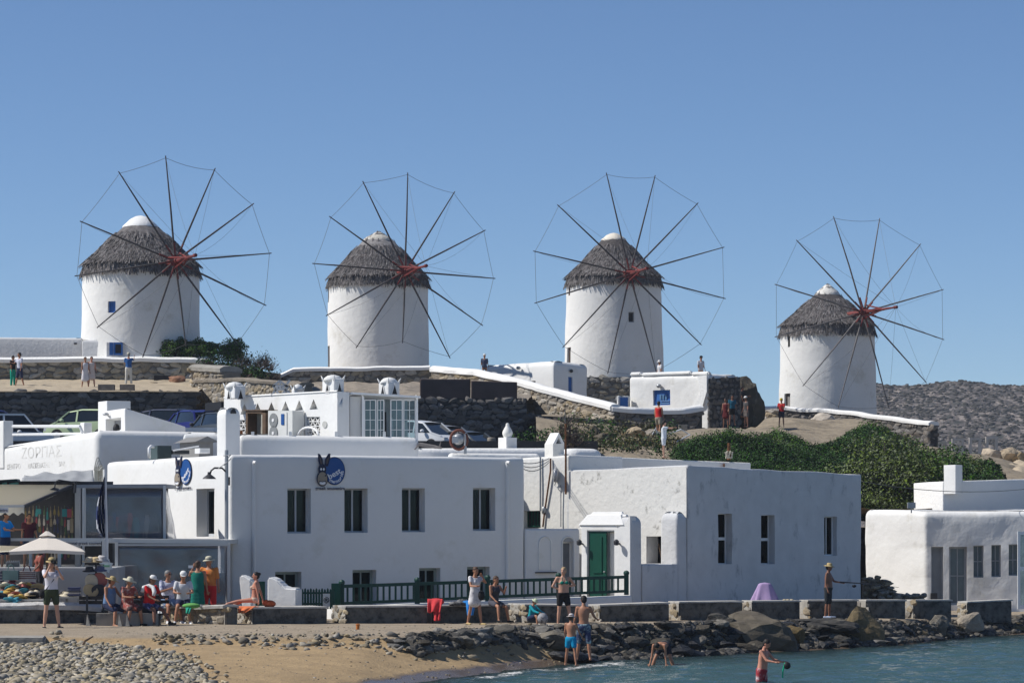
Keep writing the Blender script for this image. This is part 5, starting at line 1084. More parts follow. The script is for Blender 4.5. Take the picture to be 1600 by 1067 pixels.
# white house with side door, and the blue-window house
C7 = XY(865, 182); u = rot2(34); v = Vector((-u.y, u.x)); s0, Ya = hit(757, C7, v); s1, Yb = hit(918, C7, u); P7 = [C7+v*s0, C7, C7+u*s1, C7+u*s1+v*s0]
h7 = thing('hill_house', 'white cube house with narrow blue door between the second and third windmill', 'house', (C7.x, C7.y, 11)); o7 = [op_px(P7, 1, 888, 894.5, 588, 616, .2), op_px(P7, 0, 829, 837, 595, 601, .2)]
shell('walls', P7, 9, [ZR(571, Ya), ZR(563, 182), ZR(569, Yb), ZR(572, 186)], white, h7, ops=o7, rt=.35, rc=.1, par=.5, drop=.02, zc=11.8, amp=.03); win(h7, P7, o7[0], 1, 1, blue, blue, name='door', solid=True, fw=.1); win(h7, P7, o7[1], 1, 1, timber, dark_room, solid=True, fw=.03)
q = C7+u*hit(892, C7, u)[0]-v*.05; b = MB(); b.prism([(q.x+.13*math.cos(a)*u.x, q.y+.13*math.cos(a)*u.y, ZR(579.5, 182.6)+.1*math.sin(a)) for a in [k*math.pi/6 for k in range(12)]], (0, -.03, 0)); b.build('vent', metal_d, h7)
q = C7+v*hit(814, C7, v)[0]; b = MB(); b.ell((q.x-.15, q.y-.15, ZR(574, 184)), (.14, .14, .1)); tag(b.build('wall_lamp', metal_g, smooth=True), 'small lamp on the sunlit wall of the cube house', 'lamp')
C8 = XY(1107, 173); u = rot2(50); v = Vector((-u.y, u.x)); s0, Ya = hit(983, C8, v); s1, Yb = hit(1154, C8, u); P8 = [C8+v*s0, C8, C8+u*s1, C8+u*s1+v*s0]
h8 = thing('hill_house', 'low white house with square blue window and bare stone side wall', 'house', (C8.x, C8.y, 9)); o8 = [op_px(P8, 0, 1020, 1047, 609, 633, .22)]
shell('walls', P8, 8.2, [ZR(588, Ya), ZR(584, 173), ZR(586, Yb), ZR(588, 180)], white_mill, h8, ops=o8, rt=.3, rc=.12, par=.45, drop=.02, amp=.05, zc=11.2); f = win(h8, P8, o8[0], 1, 1, blue, blue, solid=True, fw=.12)
dd = -v; nn = Vector((dd.y, -dd.x))
def P8P(px, row, off): u_, Y_ = hit(px, P8[0], dd); q = P8[0]+dd*u_+nn*off; return Vector((q.x, q.y, ZR(row, Y_)))
b = MB()
for k in range(3): b.prism([P8P(1029+k*4.2, 616, -.12), P8P(1029+k*4.2, 624, -.12), P8P(1031.5+k*4.2, 624, -.12), P8P(1031.5+k*4.2, 616, -.12)], Vector((nn.x, nn.y, 0))*.02)
b.build('louvre', mat('pale_slat', (.10, .22, .38), .7), f); b = MB()
for yy in (625.5, 629): b.prism([P8P(1030, yy, -.12), P8P(1030, yy+1.2, -.12), P8P(1044, yy+1.2, -.12), P8P(1044, yy, -.12)], Vector((nn.x, nn.y, 0))*.03)
b.build('blue_slat', mat('light_blue_slat', (.2, .36, .55), .7), f)
b = MB(); b.ell(P8P(1032, 603, .15), (.15, .15, .12)); tag(b.build('wall_lamp', metal_g, smooth=True), 'small lamp above the square blue window', 'lamp')
b = MB(); b.prism([P8P(1092, 588, .02), P8P(1106.5, 586, .02), P8P(1106.5, 612, .02), P8P(1100, 634, .02), P8P(1090, 640, .02), P8P(1082, 641, .02), P8P(1096, 615, .02)], Vector((nn.x, nn.y, 0))*.12); b.build('edge_plaster', cap_white, h8)
a = C8+u*0-v*.13; its = stone_items(a, C8+u*s1-v*.13, ZR(690, 173), ZR(690, 176), ZR(592, 173), ZR(590, 176), .4, .3, seed=5); scatter_stones(h8, its, stone_dark)
b = MB(); a2 = C8-v*.11; e2 = C8+u*s1-v*.11; b.prism([(a2.x, a2.y, ZR(700, 173)), (e2.x, e2.y, ZR(700, 176)), (e2.x, e2.y, ZR(590, 176)), (a2.x, a2.y, ZR(592, 173))], (v.x*.1, v.y*.1, 0)); b.build('side_core', mortar_dark, h8)
t = thing('parapet_block', 'two white lime parapet humps on the roof of the blue-window house', 'parapet', (C8.x, C8.y, 12))
for (xa, xb, dd_) in ((983, 1000, 176), (1001, 1078, 175), (1079, 1106, 173.6)):
    a = P8[0]+(-v)*hit(xa, P8[0], -v)[0]; e = P8[0]+(-v)*hit(xb, P8[0], -v)[0]; a -= Vector((-v.y, v.x))*0; b = MB(); z = ZR(587, dd_); b.prism([(a.x, a.y, z), (e.x, e.y, z), (e.x, e.y, z+.22), (a.x, a.y, z+.22)], (.25, .15, 0)); o = b.build('parapet', cap_white, t); bm = bmesh.new(); bm.from_mesh(o.data); bmesh.ops.bevel(bm, geom=list(bm.edges), offset=.07, segments=3, affect='EDGES'); bm.to_mesh(o.data); bm.free(); fixn(o.data, 60)
t = thing('gate_hut', 'tiny white hut with a blue door left of the blue-window house', 'hut', (*XY(974, 176), 9)); a, e = XY(965, 175), XY(983, 175.5); shell('walls', [a+Vector((0, 1)), a, e, e+Vector((0, 1))], 9, ZR(618, 175), white, t, rt=.05, rc=.05); q = XY(975, 174.95); b = MB(); b.box(q.x-.22, q.x+.22, q.y-.03, q.y, 9, ZR(621, 175)); b.build('door', blue, t)
# long low house left of the first windmill
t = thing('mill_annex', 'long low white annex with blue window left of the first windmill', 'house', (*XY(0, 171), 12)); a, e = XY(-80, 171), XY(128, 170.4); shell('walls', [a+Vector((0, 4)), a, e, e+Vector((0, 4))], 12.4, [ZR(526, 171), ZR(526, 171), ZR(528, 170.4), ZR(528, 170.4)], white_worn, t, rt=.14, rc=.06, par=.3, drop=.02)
a, e = XY(128.2, 169.6), XY(166, 169.4); Pz = [a+Vector((0, 4)), a, e, e+Vector((0, 4))]; oz = [op_px(Pz, 1, 157, 165, 541, 551, .12)]; shell('walls', Pz, 12.4, ZR(531, 169.5), white_worn, t, ops=oz, rt=.14, rc=.06, par=.3, drop=.02); win(t, Pz, oz[0], 1, 1, blue, dark_room, solid=True, fw=.05)
a, e = XY(166.3, 168.7), XY(192.5, 168.7); Pz = [a+Vector((0, 1)), a, e, e+Vector((0, 1))]; shell('walls', Pz, 12.4, ZR(534.5, 168.7), white_worn, t, rt=.03, rc=.02)
b = MB(); y = 168.66; xa, xb = XY(177.5, y).x, XY(192, y).x
for (p, q, r, s) in ((xa, xa+.09, 555, 535), (xb-.09, xb, 555, 535), (xa+.09, xb-.09, 538, 535), (xa+.09, xb-.09, 555, 552)): b.box(p, q, y-.05, y, ZR(r, y), ZR(s, y))
b.build('door_frame', blue, t); b = MB(); b.box(xa+.09, xb-.09, y-.01, y, ZR(552, y), ZR(538, y)); b.build('door', dark_room, t); b = MB(); b.box(XY(171, y).x, xa-.02, y-.03, y, ZR(555, y), ZR(535, y)); b.build('shutter', blue, t)
b = MB(); q = XY(3, 170.9); b.box(q.x-.1, q.x+.1, q.y-.06, q.y, ZR(545, 171), ZR(539, 171)); b.build('vent', dark_room, t); b = MB(); q = XY(118, 170.4); b.box(q.x-.08, q.x+.08, q.y-.06, q.y, ZR(539, 171), ZR(536.5, 171)); b.build('vent', dark_room, t)
# benches / stone slabs and rubble on the path
for k, (x0, x1, lab) in enumerate(((153, 178, 'dark stone bench on the dusty path, the left one'), (187, 209, 'dark stone bench on the dusty path, the right one'))):
    b = MB(); p, q = XY(x0, 158.4), XY(x1, 158.4); b.box(p.x, q.x, p.y, p.y+.5, ZR(612, 158.4), ZR(600.5, 158.4)); tag(b.build('stone_bench', stone_dark), lab, 'bench', 'stone benches on the path')
def rock(label, px, row, d, w, h, dp, m, seed, cat='rock', name='rock', rot=0, tilt=0, group=None, sub=2):
    o = bpy.data.objects.new(name, rockmesh(seed, m, sub)); COL.objects.link(o); c = W(px, row, d); o.location = c+Vector((0, 0, h*.35)); o.scale = (w, dp, h); o.rotation_euler = (tilt*.5, tilt, rot); WO[o] = c
    tag(o, label, cat, group); return o
RM = {}
def rockmesh(seed, m, sub=2, k=1.):
    key = (seed, m.name, sub)
    if key in RM: return RM[key]
    r = random.Random(seed*31+5); bm = bmesh.new(); bmesh.ops.create_icosphere(bm, subdivisions=sub+1, radius=.5)
    pl = [(Vector((r.gauss(0, 1), r.gauss(0, 1), r.gauss(0, 1))).normalized(), r.uniform(.26, .44)) for _ in range(11)]; off = Vector((seed*3.1, 0, 0))
    for v in bm.verts:
        p = v.co.copy()
        for n_, d_ in pl:
            s = p.dot(n_)-d_
            if s > 0: p -= n_*s*.93
        v.co = p*(1+.16*noise.noise(p*4+off)+.08*noise.noise(p*9+off)+.04*noise.noise(p*21+off))*1.15
    me = bpy.data.meshes.new('rock_mesh'); bm.to_mesh(me); bm.free(); me.materials.append(m); RM[key] = me; return me
rock_y = mat('sandy_rock', (.46, .38, .28), .95, .2, 2.5, .04, 12, rnd=.2, coord='objr'); rock_g = mat('grey_rock', (.19, .175, .15), .9, .25, 3.5, .03, 14, rnd=.35, coord='objr', dirt=(.34, .32, .28), dscale=4, dthr=.57); rock_d = mat('dark_rock', (.085, .075, .06), .85, .25, 3.5, .04, 12, rnd=.35, coord='objr', dirt=(.18, .165, .13), dscale=3, dthr=.56); rock_b = mat('brown_rock', (.17, .135, .085), .9, .25, 3, .04, 12, rnd=.25, coord='objr', dirt=(.08, .07, .045), dscale=3, dthr=.55)
rock('rust-brown slab of stone at the right end of the dusty path', 277, 599, 166, .9, .5, .6, mat('rust_rock', (.30, .16, .10), .9), 3)
rock('pale stone lying by the dark hollow on the path', 241, 601, 166, .45, .2, .4, rock_y, 4)
b = MB(); q = XY(254, 168.2); b.box(q.x-.45, q.x+.45, q.y-.12, q.y+.02, ZR(600, 168.3), ZR(587, 168.3)); tag(b.build('dark_opening', dark_room), 'dark opening at the foot of the tall rubble wall', 'opening')
for k, (px, row, w, h, m, s) in enumerate([(1205, 655, 1.6, 1.2, rock_y, 1), (1225, 668, 2.2, 1.1, rock_y, 2), (1258, 664, 2.0, 1.0, rock_y, 5), (1285, 656, 2.2, 1.2, rock_y, 6), (1300, 668, 2.6, .8, rock_y, 7), (1320, 662, 1.5, .9, rock_y, 8), (1338, 668, 1.2, .7, rock_y, 9), (1192, 665, 1.6, 1.6, rock_y, 10), (1245, 675, 1.8, .8, rock_y, 11), (1180, 648, 1.3, .9, rock_y, 12), (1208, 642, 1.2, .8, rock_y, 14), (1160, 655, 1.9, 3.0, rock_d, 13), (1172, 660, 1.6, 2.4, rock_d, 15), (1143, 668, 1.6, 1.2, rock_d, 16)]):
    rock(['sandy boulder', 'dark boulder'][m is rock_d]+' number '.replace(' number ', ' ')+['by the left end of the terrace wall', 'above the green slope below the woman in red', 'in the middle of the bare patch', 'under the terrace wall of the last windmill', 'long and low on the bare patch', 'near the right end of the bare patch', 'smallest at the right end of the bare patch', 'beside the shaded rock face', 'lowest on the bare patch', 'close under the white coping start', 'just under the white coping', 'tallest right of the stone house side', 'second right of the stone house side', 'at the foot of the stone house side'][k], px, row+(7 if m is rock_y else 0), 186 if m is rock_y else 176, w*(.75 if m is rock_y else 1), h*(.65 if m is rock_y else 1), 1.4, m, s, rot=k, group='boulders near the last windmill')
bank('sandy_patch', ([(1175, 690, 176), (1250, 694, 176), (1345, 680, 178)], [(1165, 652, 197), (1250, 660, 195.5), (1345, 668, 191)]), mat('sandy_ground', (.50, .41, .29), .95, .1, 1, .08, 3, dirt=(.3, .24, .17), dscale=1.2, dthr=.58), amp=.2)
bank('sandy_patch', ([(1535, 765, 150), (1660, 765, 150)], [(1535, 722, 185), (1660, 722, 185)]), mat('sandy_ground', (.5, .4, .3)), amp=.6)
for k, (px, row) in enumerate(((1552, 722), (1580, 722), (1597, 727), (1535, 735))): rock('pale boulder on the far sandy rise, '+['leftmost on the crest', 'second on the crest', 'at the picture edge', 'low beside the green slope'][k], px, row, 184, 1.4, 1.0, 1.2, rock_y, k+30, group='boulders on the far sandy rise')
# ---- vegetation
def leafmat(name, c, rnd=.68):
    m = mat(name, c, .7, .25, 2, 0, rnd=rnd, spec=.1); return m
leaf_d = leafmat('leaf_dark', (.044, .092, .027)); leaf_m = leafmat('leaf_mid', (.085, .15, .042)); leaf_o = leafmat('leaf_olive', (.13, .165, .062)); leaf_s = leafmat('leaf_scrub', (.12, .115, .06)); twig = mat('twig', (.15, .115, .095), .9, .3, 4)
def leaves(name, C_, Rr, npc, size, m, seed=0, parent=None, up=.4):
    "C_: clump centres, Rr: clump radii (n,3)"
    rg = np.random.RandomState(seed); n = len(C_); N_ = n*npc; c = np.repeat(C_, npc, 0); r = np.repeat(Rr, npc, 0)
    d = rg.normal(size=(N_, 3)); d /= np.linalg.norm(d, axis=1)[:, None]; d[:, 2] = np.abs(d[:, 2])*np.where(rg.rand(N_) < .8, 1, -1); rad = rg.rand(N_)**.25
    p = c+d*r*rad[:, None]; nn = d+rg.normal(size=(N_, 3))*.7; nn[:, 2] += up; nn /= np.linalg.norm(nn, axis=1)[:, None]
    t = np.cross(nn, rg.normal(size=(N_, 3))); t /= np.linalg.norm(t, axis=1)[:, None]; b = np.cross(nn, t); s = size*rg.uniform(.6, 1.3, N_)[:, None]
    v = np.stack([p-t*s*.5, p+b*s*.3, p+t*s*.6, p-b*s*.3], 1).reshape(-1, 3)
    org = C_.mean(0); me = bpy.data.meshes.new(name); me.vertices.add(len(v)); me.vertices.foreach_set('co', (v-org).ravel()); me.loops.add(N_*4); me.loops.foreach_set('vertex_index', np.arange(N_*4)); me.polygons.add(N_); me.polygons.foreach_set('loop_start', np.arange(0, N_*4, 4)); me.polygons.foreach_set('loop_total', np.full(N_, 4)); me.update(); me.materials.append(m)
    return place(name, me, Vector(org), parent)
TOPX = [1030, 1060, 1085, 1120, 1180, 1222, 1262, 1290, 1318, 1335, 1350, 1370, 1400, 1450, 1500, 1545, 1552]; TOPY = [712, 694, 680, 675, 679, 669, 688, 690, 680, 664, 656, 657, 676, 707, 716, 722, 790]
rg = np.random.RandomState(3); cd, cm, co_ = [], [], []
while len(cd)+len(cm)+len(co_) < 3600:
    x, y = rg.uniform(5.5, 29), rg.uniform(127, 186); z = hillz(x, y); px = 800+x*F/y; row = HY-(z-H)*F/y
    if px < 1030 or px > 1550 or row > 812: continue
    tpr = row-np.interp(px, TOPX, TOPY)
    if tpr < 19: continue
    nzv = noise.noise(Vector((x*.18, y*.18, 2)))
    (co_ if (px > 1330 and row > 700 and px < 1530 and nzv > -.25) or nzv > .3 else cm if nzv > -.05 else cd).append((x, y, z+rg.uniform(-.1, .25)+max(0, noise.noise(Vector((x*.3, y*.3, 7))))*1.4*min(1, max(0, (tpr-19)/25))))
for nm, L_, m_, s_, sz_ in (('green_ground_cover', cd, leaf_d, 1, .09), ('bright_ground_cover', cm, leaf_m, 2, .09), ('olive_bush_cover', co_, leaf_o, 3, .075)):
    A_ = np.array(L_); R_ = np.random.RandomState(s_).uniform(.28, .8, (len(A_), 3))*np.array([1, 1, .75]); o = leaves(nm, A_, R_, 185, sz_, m_, s_); tag(o, kind='stuff')
# feathery bushes on the right of the slope, things one can tell apart
def bush(label, px, row, d, rx, rz, m, seed, n=26, npc=90, size=.14, name='bush', group=None, twigs=False):
    base = W(px, row, d); rg = np.random.RandomState(seed); t = thing(name, label, 'bush', base, group); b = MB(); C_ = []
    for k in range(n):
        a = rg.uniform(0, 6.28); q = rg.rand()**.5; h = rg.uniform(.15, 1)*(1-.45*q*q); C_.append((base.x+math.cos(a)*q*rx*.8, base.y+math.sin(a)*q*rx*.8, base.z+h*rz*.85))
    for c in C_[:14]: b.tube([base, Vector(c)*.5+base*.5+Vector((0, 0, .1*rz)), Vector(c)], [.06, .035, .012], 5)
    b.build('stems', twig, t)
    if twigs:
        b = MB()
        for c in C_:
            for k in range(twigs):
                v = Vector(rg.normal(size=3)); v.z = abs(v.z)+.4; v = v.normalized()*rg.uniform(.35, .8)*rz*.5; c2 = Vector(c)-Vector((0, 0, .2*rz)); b.tube([c2, c2+v*.6, c2+v+Vector(rg.normal(size=3))*.06], [.016, .011, .004], 3, False)
        stuff(b.build('twigs', twig, t))
    if npc: stuff(leaves('foliage', np.array(C_), rg.uniform(.22, .42, (n, 3))*max(rx, rz)*np.array([1, 1, .85]), npc, size, m, seed, t))
    return t
bush('rounded dark green bush on the mill terrace, leftmost by the white coping', 272, 556, 169.6, 1.0, 1.0, leaf_m, 1, n=34, npc=230, size=.11)
bush('low wide green bush on the mill terrace, right of the leftmost', 314, 556, 169.8, 1.25, .85, leaf_m, 2, n=34, npc=230, size=.11)
bush('taller round green bush at the end of the mill terrace', 366, 562, 172, .75, 1.15, leaf_m, 3, n=34, npc=200, size=.11)
bush('sparse leafy scrub bush with grey twigs under the terrace end', 352, 588, 168.5, 1.5, 1.6, leaf_d, 4, n=22, npc=55, twigs=22)
bush('leafless grey twiggy bush right of the terrace end', 398, 592, 168, 1.6, 1.7, leaf_s, 5, n=26, npc=14, size=.1, twigs=34)
bush('low dark green bush in front of the twiggy bush', 385, 594, 166.5, 1.4, .8, leaf_d, 6, n=16, npc=60)
for k, (px, row, d, rx, rz, m) in enumerate([(1355, 785, 130, 2.0, 2.2, leaf_o), (1405, 800, 129, 2.2, 3.0, leaf_o), (1450, 800, 130, 1.9, 2.7, leaf_m), (1385, 755, 140, 2.4, 2.4, leaf_o), (1440, 750, 145, 2.2, 1.9, leaf_m), (1490, 775, 138, 2.0, 1.8, leaf_d), (1340, 735, 150, 2.0, 1.6, leaf_m), (1530, 765, 145, 1.4, 1.4, leaf_d)]):
    bush('feathery tamarisk bush on the green slope, '+['just beyond the shaded house', 'tallest above the right house roof', 'left of the square chimney', 'higher up in the middle', 'under the right end of the terrace wall', 'behind the square chimney', 'upper left of the group', 'rightmost by the sandy rise'][k], px, row, d, rx, rz, m, 20+k, n=34, npc=150, size=.13, group='feathery bushes on the green slope')
# dry scrub above the roofs in the middle
rg = np.random.RandomState(9); L1, L2 = [], []
while len(L1) < 150:
    x, y = rg.uniform(1.5, 9), rg.uniform(134, 158); z = hillz(x, y); px = 800+x*F/y
    if 872 < px < 1050: L1.append((x, y, z+rg.uniform(-.1, .3)))
A_ = np.array(L1); o = leaves('dry_scrub', A_[:95], rg.uniform(.3, .75, (95, 3)), 50, .14, leaf_s, 4); tag(o, kind='stuff'); o = leaves('low_scrub', A_[95:], rg.uniform(.3, .7, (55, 3)), 60, .14, leaf_d, 5); tag(o, kind='stuff')
for k in range(16):
    rr = random.Random(k+70); rock('tan rock among the dry scrub in the middle, '+['first', 'second', 'third', 'fourth', 'fifth', 'sixth', 'seventh', 'eighth', 'ninth', 'tenth', 'eleventh', 'twelfth', 'thirteenth', 'fourteenth', 'fifteenth', 'sixteenth'][k]+' from the left', 925+k*8.5+rr.uniform(-3, 3), rr.uniform(678, 704), 156-rr.uniform(0, 10), rr.uniform(.5, 1.2), rr.uniform(.4, .7), .8, rock_y if k > 6 else rock_b, k+40, rot=k, group='rocks among the dry scrub')
bush('dead grey shrub with thin upright twigs beside the rust pipe', 893, 704, 128, .8, 2.0, leaf_s, 51, n=10, npc=8, twigs=16)
bush('dark low shrub between urn and chimney', 855, 704, 132, 1.6, .9, leaf_d, 52, n=14, npc=60)
# ---- cars
carglass = mat('car_glass', (.012, .016, .02), .06, .05, 2, spec=.6); tyre = black
def car(label, px, roofrow, d, yaw, col, kind='hatch', L=4.1, hgt=1.48, rack=False):
    z0 = ZR(roofrow, d)-hgt; c = XY(px, d); R = Matrix.Rotation(math.radians(yaw), 3, 'Z'); t = thing('parked_car', label, 'car', (c.x, c.y, z0), 'cars parked in the yard'); base = Vector((c.x, c.y, z0))
    pm = mat('car_'+'_'.join(str(int(x*100)) for x in col), col, .28, .02, 2, spec=.5)
    hl = L/2; W_ = .86
    if kind == 'van': st = [(-hl, .35, .98, .98, .80), (-hl+.08, .25, 1.0, hgt-.1, .84), (-hl+.3, .22, 1.0, hgt, .86), (hl-1.35, .22, 1.0, hgt, .86), (hl-.75, .22, .98, 1.02, .85), (hl-.1, .25, .8, .80, .78), (hl, .35, .6, .6, .7)]
    else: st = [(-hl, .38, .72, .72, .74), (-hl+.07, .26, .92, .94, .80), (-hl+.45, .22, .96, hgt-.12, .85), (-hl+.85, .2, .96, hgt-.02, .86), (-.1, .2, .94, hgt, .86), (.55, .2, .92, hgt-.10, .86), (1.15, .2, .9, .92, .85), (hl-.25, .24, .74, .75, .80), (hl, .35, .58, .58, .70)]
    P = lambda x, y, z: base+R @ Vector((x, y, z))
    b = MB(); vs = []
    for (x, zl, zb, zr, w) in st: vs += [P(x, -w*.94, zl), P(x, -w, (zl+zb)/2), P(x, -w*.97, zb), P(x, w*.97, zb), P(x, w, (zl+zb)/2), P(x, w*.94, zl)]
    n = len(st); fs = [(i*6+k, i*6+(k+1) % 6, (i+1)*6+(k+1) % 6, (i+1)*6+k) for i in range(n-1) for k in range(6)]+[tuple(range(5, -1, -1)), tuple((n-1)*6+k for k in range(6))]
    b.add(vs, fs); b.build('body', pm, t, angle=35)
    g = MB(); rf = MB(); gl = [s for s in st if s[3] > s[2]+.015]; i0 = st.index(gl[0]); i1 = st.index(gl[-1]); S = st[max(0, i0-1):i1+2]; gv = []
    for (x, zl, zb, zr, w) in S: tw = w*.97-(.19 if zr > zb+.05 else 0)*(1); gv += [P(x, -w*.95, zb-.01), P(x, -tw, zr-.015), P(x, tw, zr-.015), P(x, w*.95, zb-.01)]
    g.add(gv, [(i*4+k, i*4+k+1, (i+1)*4+k+1, (i+1)*4+k) for i in range(len(S)-1) for k in range(3)]); g.build('windows', carglass, t, angle=30)
    vs = []; hi = [s for s in S if s[3] > hgt-.2]
    for (x, zl, zb, zr, w) in hi: tw = w*.97-.17; vs += [P(x, -tw-.02, zr-.05), P(x, -tw+.03, zr+.004), P(x, 0, zr+.03), P(x, tw-.03, zr+.004), P(x, tw+.02, zr-.05)]
    rf.add(vs, [(i*5+k, i*5+k+1, (i+1)*5+k+1, (i+1)*5+k) for i in range(len(hi)-1) for k in range(4)])
    for sg in (-1, 1):
        for i in range(len(S)-1):
            a_, b_ = S[i], S[i+1]
            if abs(a_[3]-a_[2]) < .06 or abs(b_[3]-b_[2]) < .06 or i in (2,): rf.bar(P(a_[0], sg*(a_[4]*.97-(.17 if a_[3] > a_[2]+.05 else .02)), a_[3]), P(b_[0], sg*(b_[4]*.97-(.17 if b_[3] > b_[2]+.05 else .02)), b_[3]), .07, .06)
        rf.bar(P(.1, sg*.86*.95, .94), P(.1, sg*.68, hgt-.04), .08, .04)
    rf.build('roof', pm, t)
    for sx in (-hl+.75, hl-.78):
        for sg in (-1, 1):
            w = MB(); w.lathe((0, 0, 0), [(.18, -.1), (.31, -.1), (.32, -.05), (.32, .05), (.31, .1), (.18, .1)], 18); Mx = R @ Matrix.Rotation(math.radians(90), 3, 'X'); cc = P(sx, sg*.78, .32); w.v = [tuple(Mx @ Vector(p)+cc) for p in w.v]; wo = w.build('wheel', tyre, t)
            w = MB(); w.lathe((0, 0, 0), [(.19, -.105), (.19, .105)], 12); w.v = [tuple(Mx @ Vector(p)+cc) for p in w.v]; w.build('rim', metal_g, wo)
    for sg in (-1, 1):
        l = MB(); l.obox(P(-hl+.06, sg*.68, .80), R @ Vector((.05, 0, 0)), R @ Vector((0, .11, 0)), (0, 0, .14)); l.build('tail_light', mat('tail_red', (.45, .02, .015), .3), t)
        l = MB(); l.obox(P(hl-.14, sg*.62, .62), R @ Vector((.08, 0, 0)), R @ Vector((0, .14, 0)), (0, 0, .07)); l.build('headlight', mat('lamp_clear', (.7, .7, .7), .1, spec=.6), t)
        l = MB(); l.ell(P(.75, sg*.98, 1.0), (.1, .1, .08)); l.build('mirror', pm, t)
    l = MB(); l.obox(P(-hl-.0, 0, .42), R @ Vector((.06, 0, 0)), R @ Vector((0, .8, 0)), (0, 0, .1)); l.build('bumper', mat('bumper', (.06, .06, .065), .6), t)
    if rack: r_ = MB(); r_.obox(P(-.3, 0, hgt+.26), R @ Vector((.9, 0, 0)), R @ Vector((0, .42, 0)), (0, 0, .17)); o = r_.build('roof_box', black, t); r_ = MB(); [r_.bar(P(x, -.6, hgt+.05), P(x, .6, hgt+.05), .04) for x in (-.8, .3)]; r_.build('roof_rack', metal_d, t)
    return t
car('pale lime green car behind the stair head, seen from its rear corner', 137, 640, 139, 158, (.50, .60, .36), L=3.7, hgt=1.5)
car('white van at the left edge of the parking yard', 2, 648, 134, 10, (.72, .73, .74), 'van', 4.6, 1.75)
car('dark blue car at the left edge under the dark stone wall', -12, 639, 143, 5, (.02, .03, .12), L=4.3)
car('dark car low behind the sloping stair head', 250, 640, 143, 155, (.03, .04, .08), L=4.3)
car('deep blue hatchback with glinting rear window behind the white barrier', 303, 642, 137, 118, (.02, .025, .16))
car('grey estate car with a black roof box behind the chimney pier', 343, 645, 134, 118, (.05, .055, .065), rack=True)
car('white hatchback beside the glass room', 661, 657.5, 146, -38, (.72, .73, .74), L=3.9, hgt=1.5)
car('silver-grey car just right of the white hatchback', 693, 664, 150, -38, (.24, .25, .27), L=4.2)
car('dark grey car furthest right in the yard behind the floodlight', 728, 673, 146, -40, (.09, .10, .11), L=4.3, hgt=1.42)
b = MB(); q = W(768, 697, 128.5); b.lathe(q, [(.14, 0), (.18, .15), (.17, .33), (.14, .36)], 14); tag(b.build('clay_pot', mat('clay', (.30, .26, .21), .9)), 'beige clay pot left of the urn pedestal', 'pot')
# ruins and terrace walls on the far hill
for k, (px, row) in enumerate(((1497, 690), (1524, 689), (1550, 687))):
    y = 640; p = XY(px, y); z = ZR(row+6, y); b = MB()
    for (xa, xb) in ((-1.2, -.7), (.7, 1.2)): b.box(p.x+xa, p.x+xb, y, y+1, z-2, z+1.0)
    b.box(p.x-1.2, p.x+1.2, y, y+1, z+1.0, z+1.45); tag(b.build('ruin', mat('far_stone', (.42, .38, .33), .9)), 'tiny pale stone ruin low on the far hillside, '+['leftmost', 'middle', 'rightmost'][k], 'ruin', 'stone ruins on the far hill')
for k, (px, row, d) in enumerate(((1409, 611, 850), (1540, 608, 850), (1568, 612, 850))):
    p = XY(px, d); b = MB(); b.box(p.x-1.6, p.x+1.6, d-1, d+2, ZR(row+8, d), ZR(row, d)); tag(b.build('far_house', mat('far_stone', (.4, .4, .4)) if k != 1 else cap_white), 'tiny block on the ridge of the far hill, '+['by the last windmill pole', 'white one near the right', 'rightmost'][k], 'house')
# ================================================================== shore wall, fence, shop front, beach things
R22 = rot2(22); V22 = Vector((-R22.y, R22.x))
cnt = {}
def nth(k): cnt[k] = cnt.get(k, 0)+1; return (ORD+['thirteenth', 'fourteenth'])[min(13, cnt[k]-1)]+' '+k
ORD = ['first', 'second', 'third', 'fourth', 'fifth', 'sixth', 'seventh', 'eighth', 'ninth', 'tenth', 'eleventh', 'twelfth']
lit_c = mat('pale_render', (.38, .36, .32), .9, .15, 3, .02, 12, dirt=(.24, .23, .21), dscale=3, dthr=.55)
def block(label, x0, x1, x2, t1, t2, b1, b2, d, stony=True, lit=None):
    c = XY(x1, d); th, _ = hit(x0, c, V22); L_, d2 = hit(x2, c, R22); P_ = [c+V22*th, c, c+R22*L_, c+R22*L_+V22*th]
    z0 = ZR(b1, d)-.15; za, zb = ZR(t1, d)-.04, ZR(t2, d2)-.04; t = thing('shore_wall_block', label, 'wall', (c.x, c.y, z0), 'blocks of the low shore wall')
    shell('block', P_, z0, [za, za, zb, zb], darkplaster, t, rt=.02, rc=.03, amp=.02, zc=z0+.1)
    b = MB(); n = 10
    top = [(P_[k], z) for k, z in zip(range(4), (za, za, zb, zb))]; ov = [(P_[0]-V22*-.03-R22*.03, za), (P_[1]-V22*.03-R22*.03, za), (P_[2]-V22*.03+R22*.03, zb), (P_[3]+V22*.03+R22*.03, zb)]
    b.add([(p.x, p.y, z+.003) for p, z in ov]+[(p.x, p.y, z+.05) for p, z in ov], [(0, 1, 2, 3), (4, 5, 6, 7), (0, 1, 5, 4), (1, 2, 6, 5), (2, 3, 7, 6), (3, 0, 4, 7)]); b.build('coping', mat('worn_coping', (.50, .48, .44), .9, .1, 3, .02, 8, dirt=(.3, .28, .26), dscale=3, dthr=.52), t, angle=30)
    dd = (P_[1]-P_[0]).normalized(); nn = Vector((dd.y, -dd.x)); q0, q1 = P_[0]+nn*.025, P_[1]+nn*.025
    if stony: scatter_stones(t, stone_items(q0, q1, z0, z0, za, za, .26, .17, proud=.10, dp=.12, seed=int(x0)), stone_warm)
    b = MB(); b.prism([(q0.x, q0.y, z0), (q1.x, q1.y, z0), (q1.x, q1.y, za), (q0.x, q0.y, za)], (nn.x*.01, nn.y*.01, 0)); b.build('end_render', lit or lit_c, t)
    return t
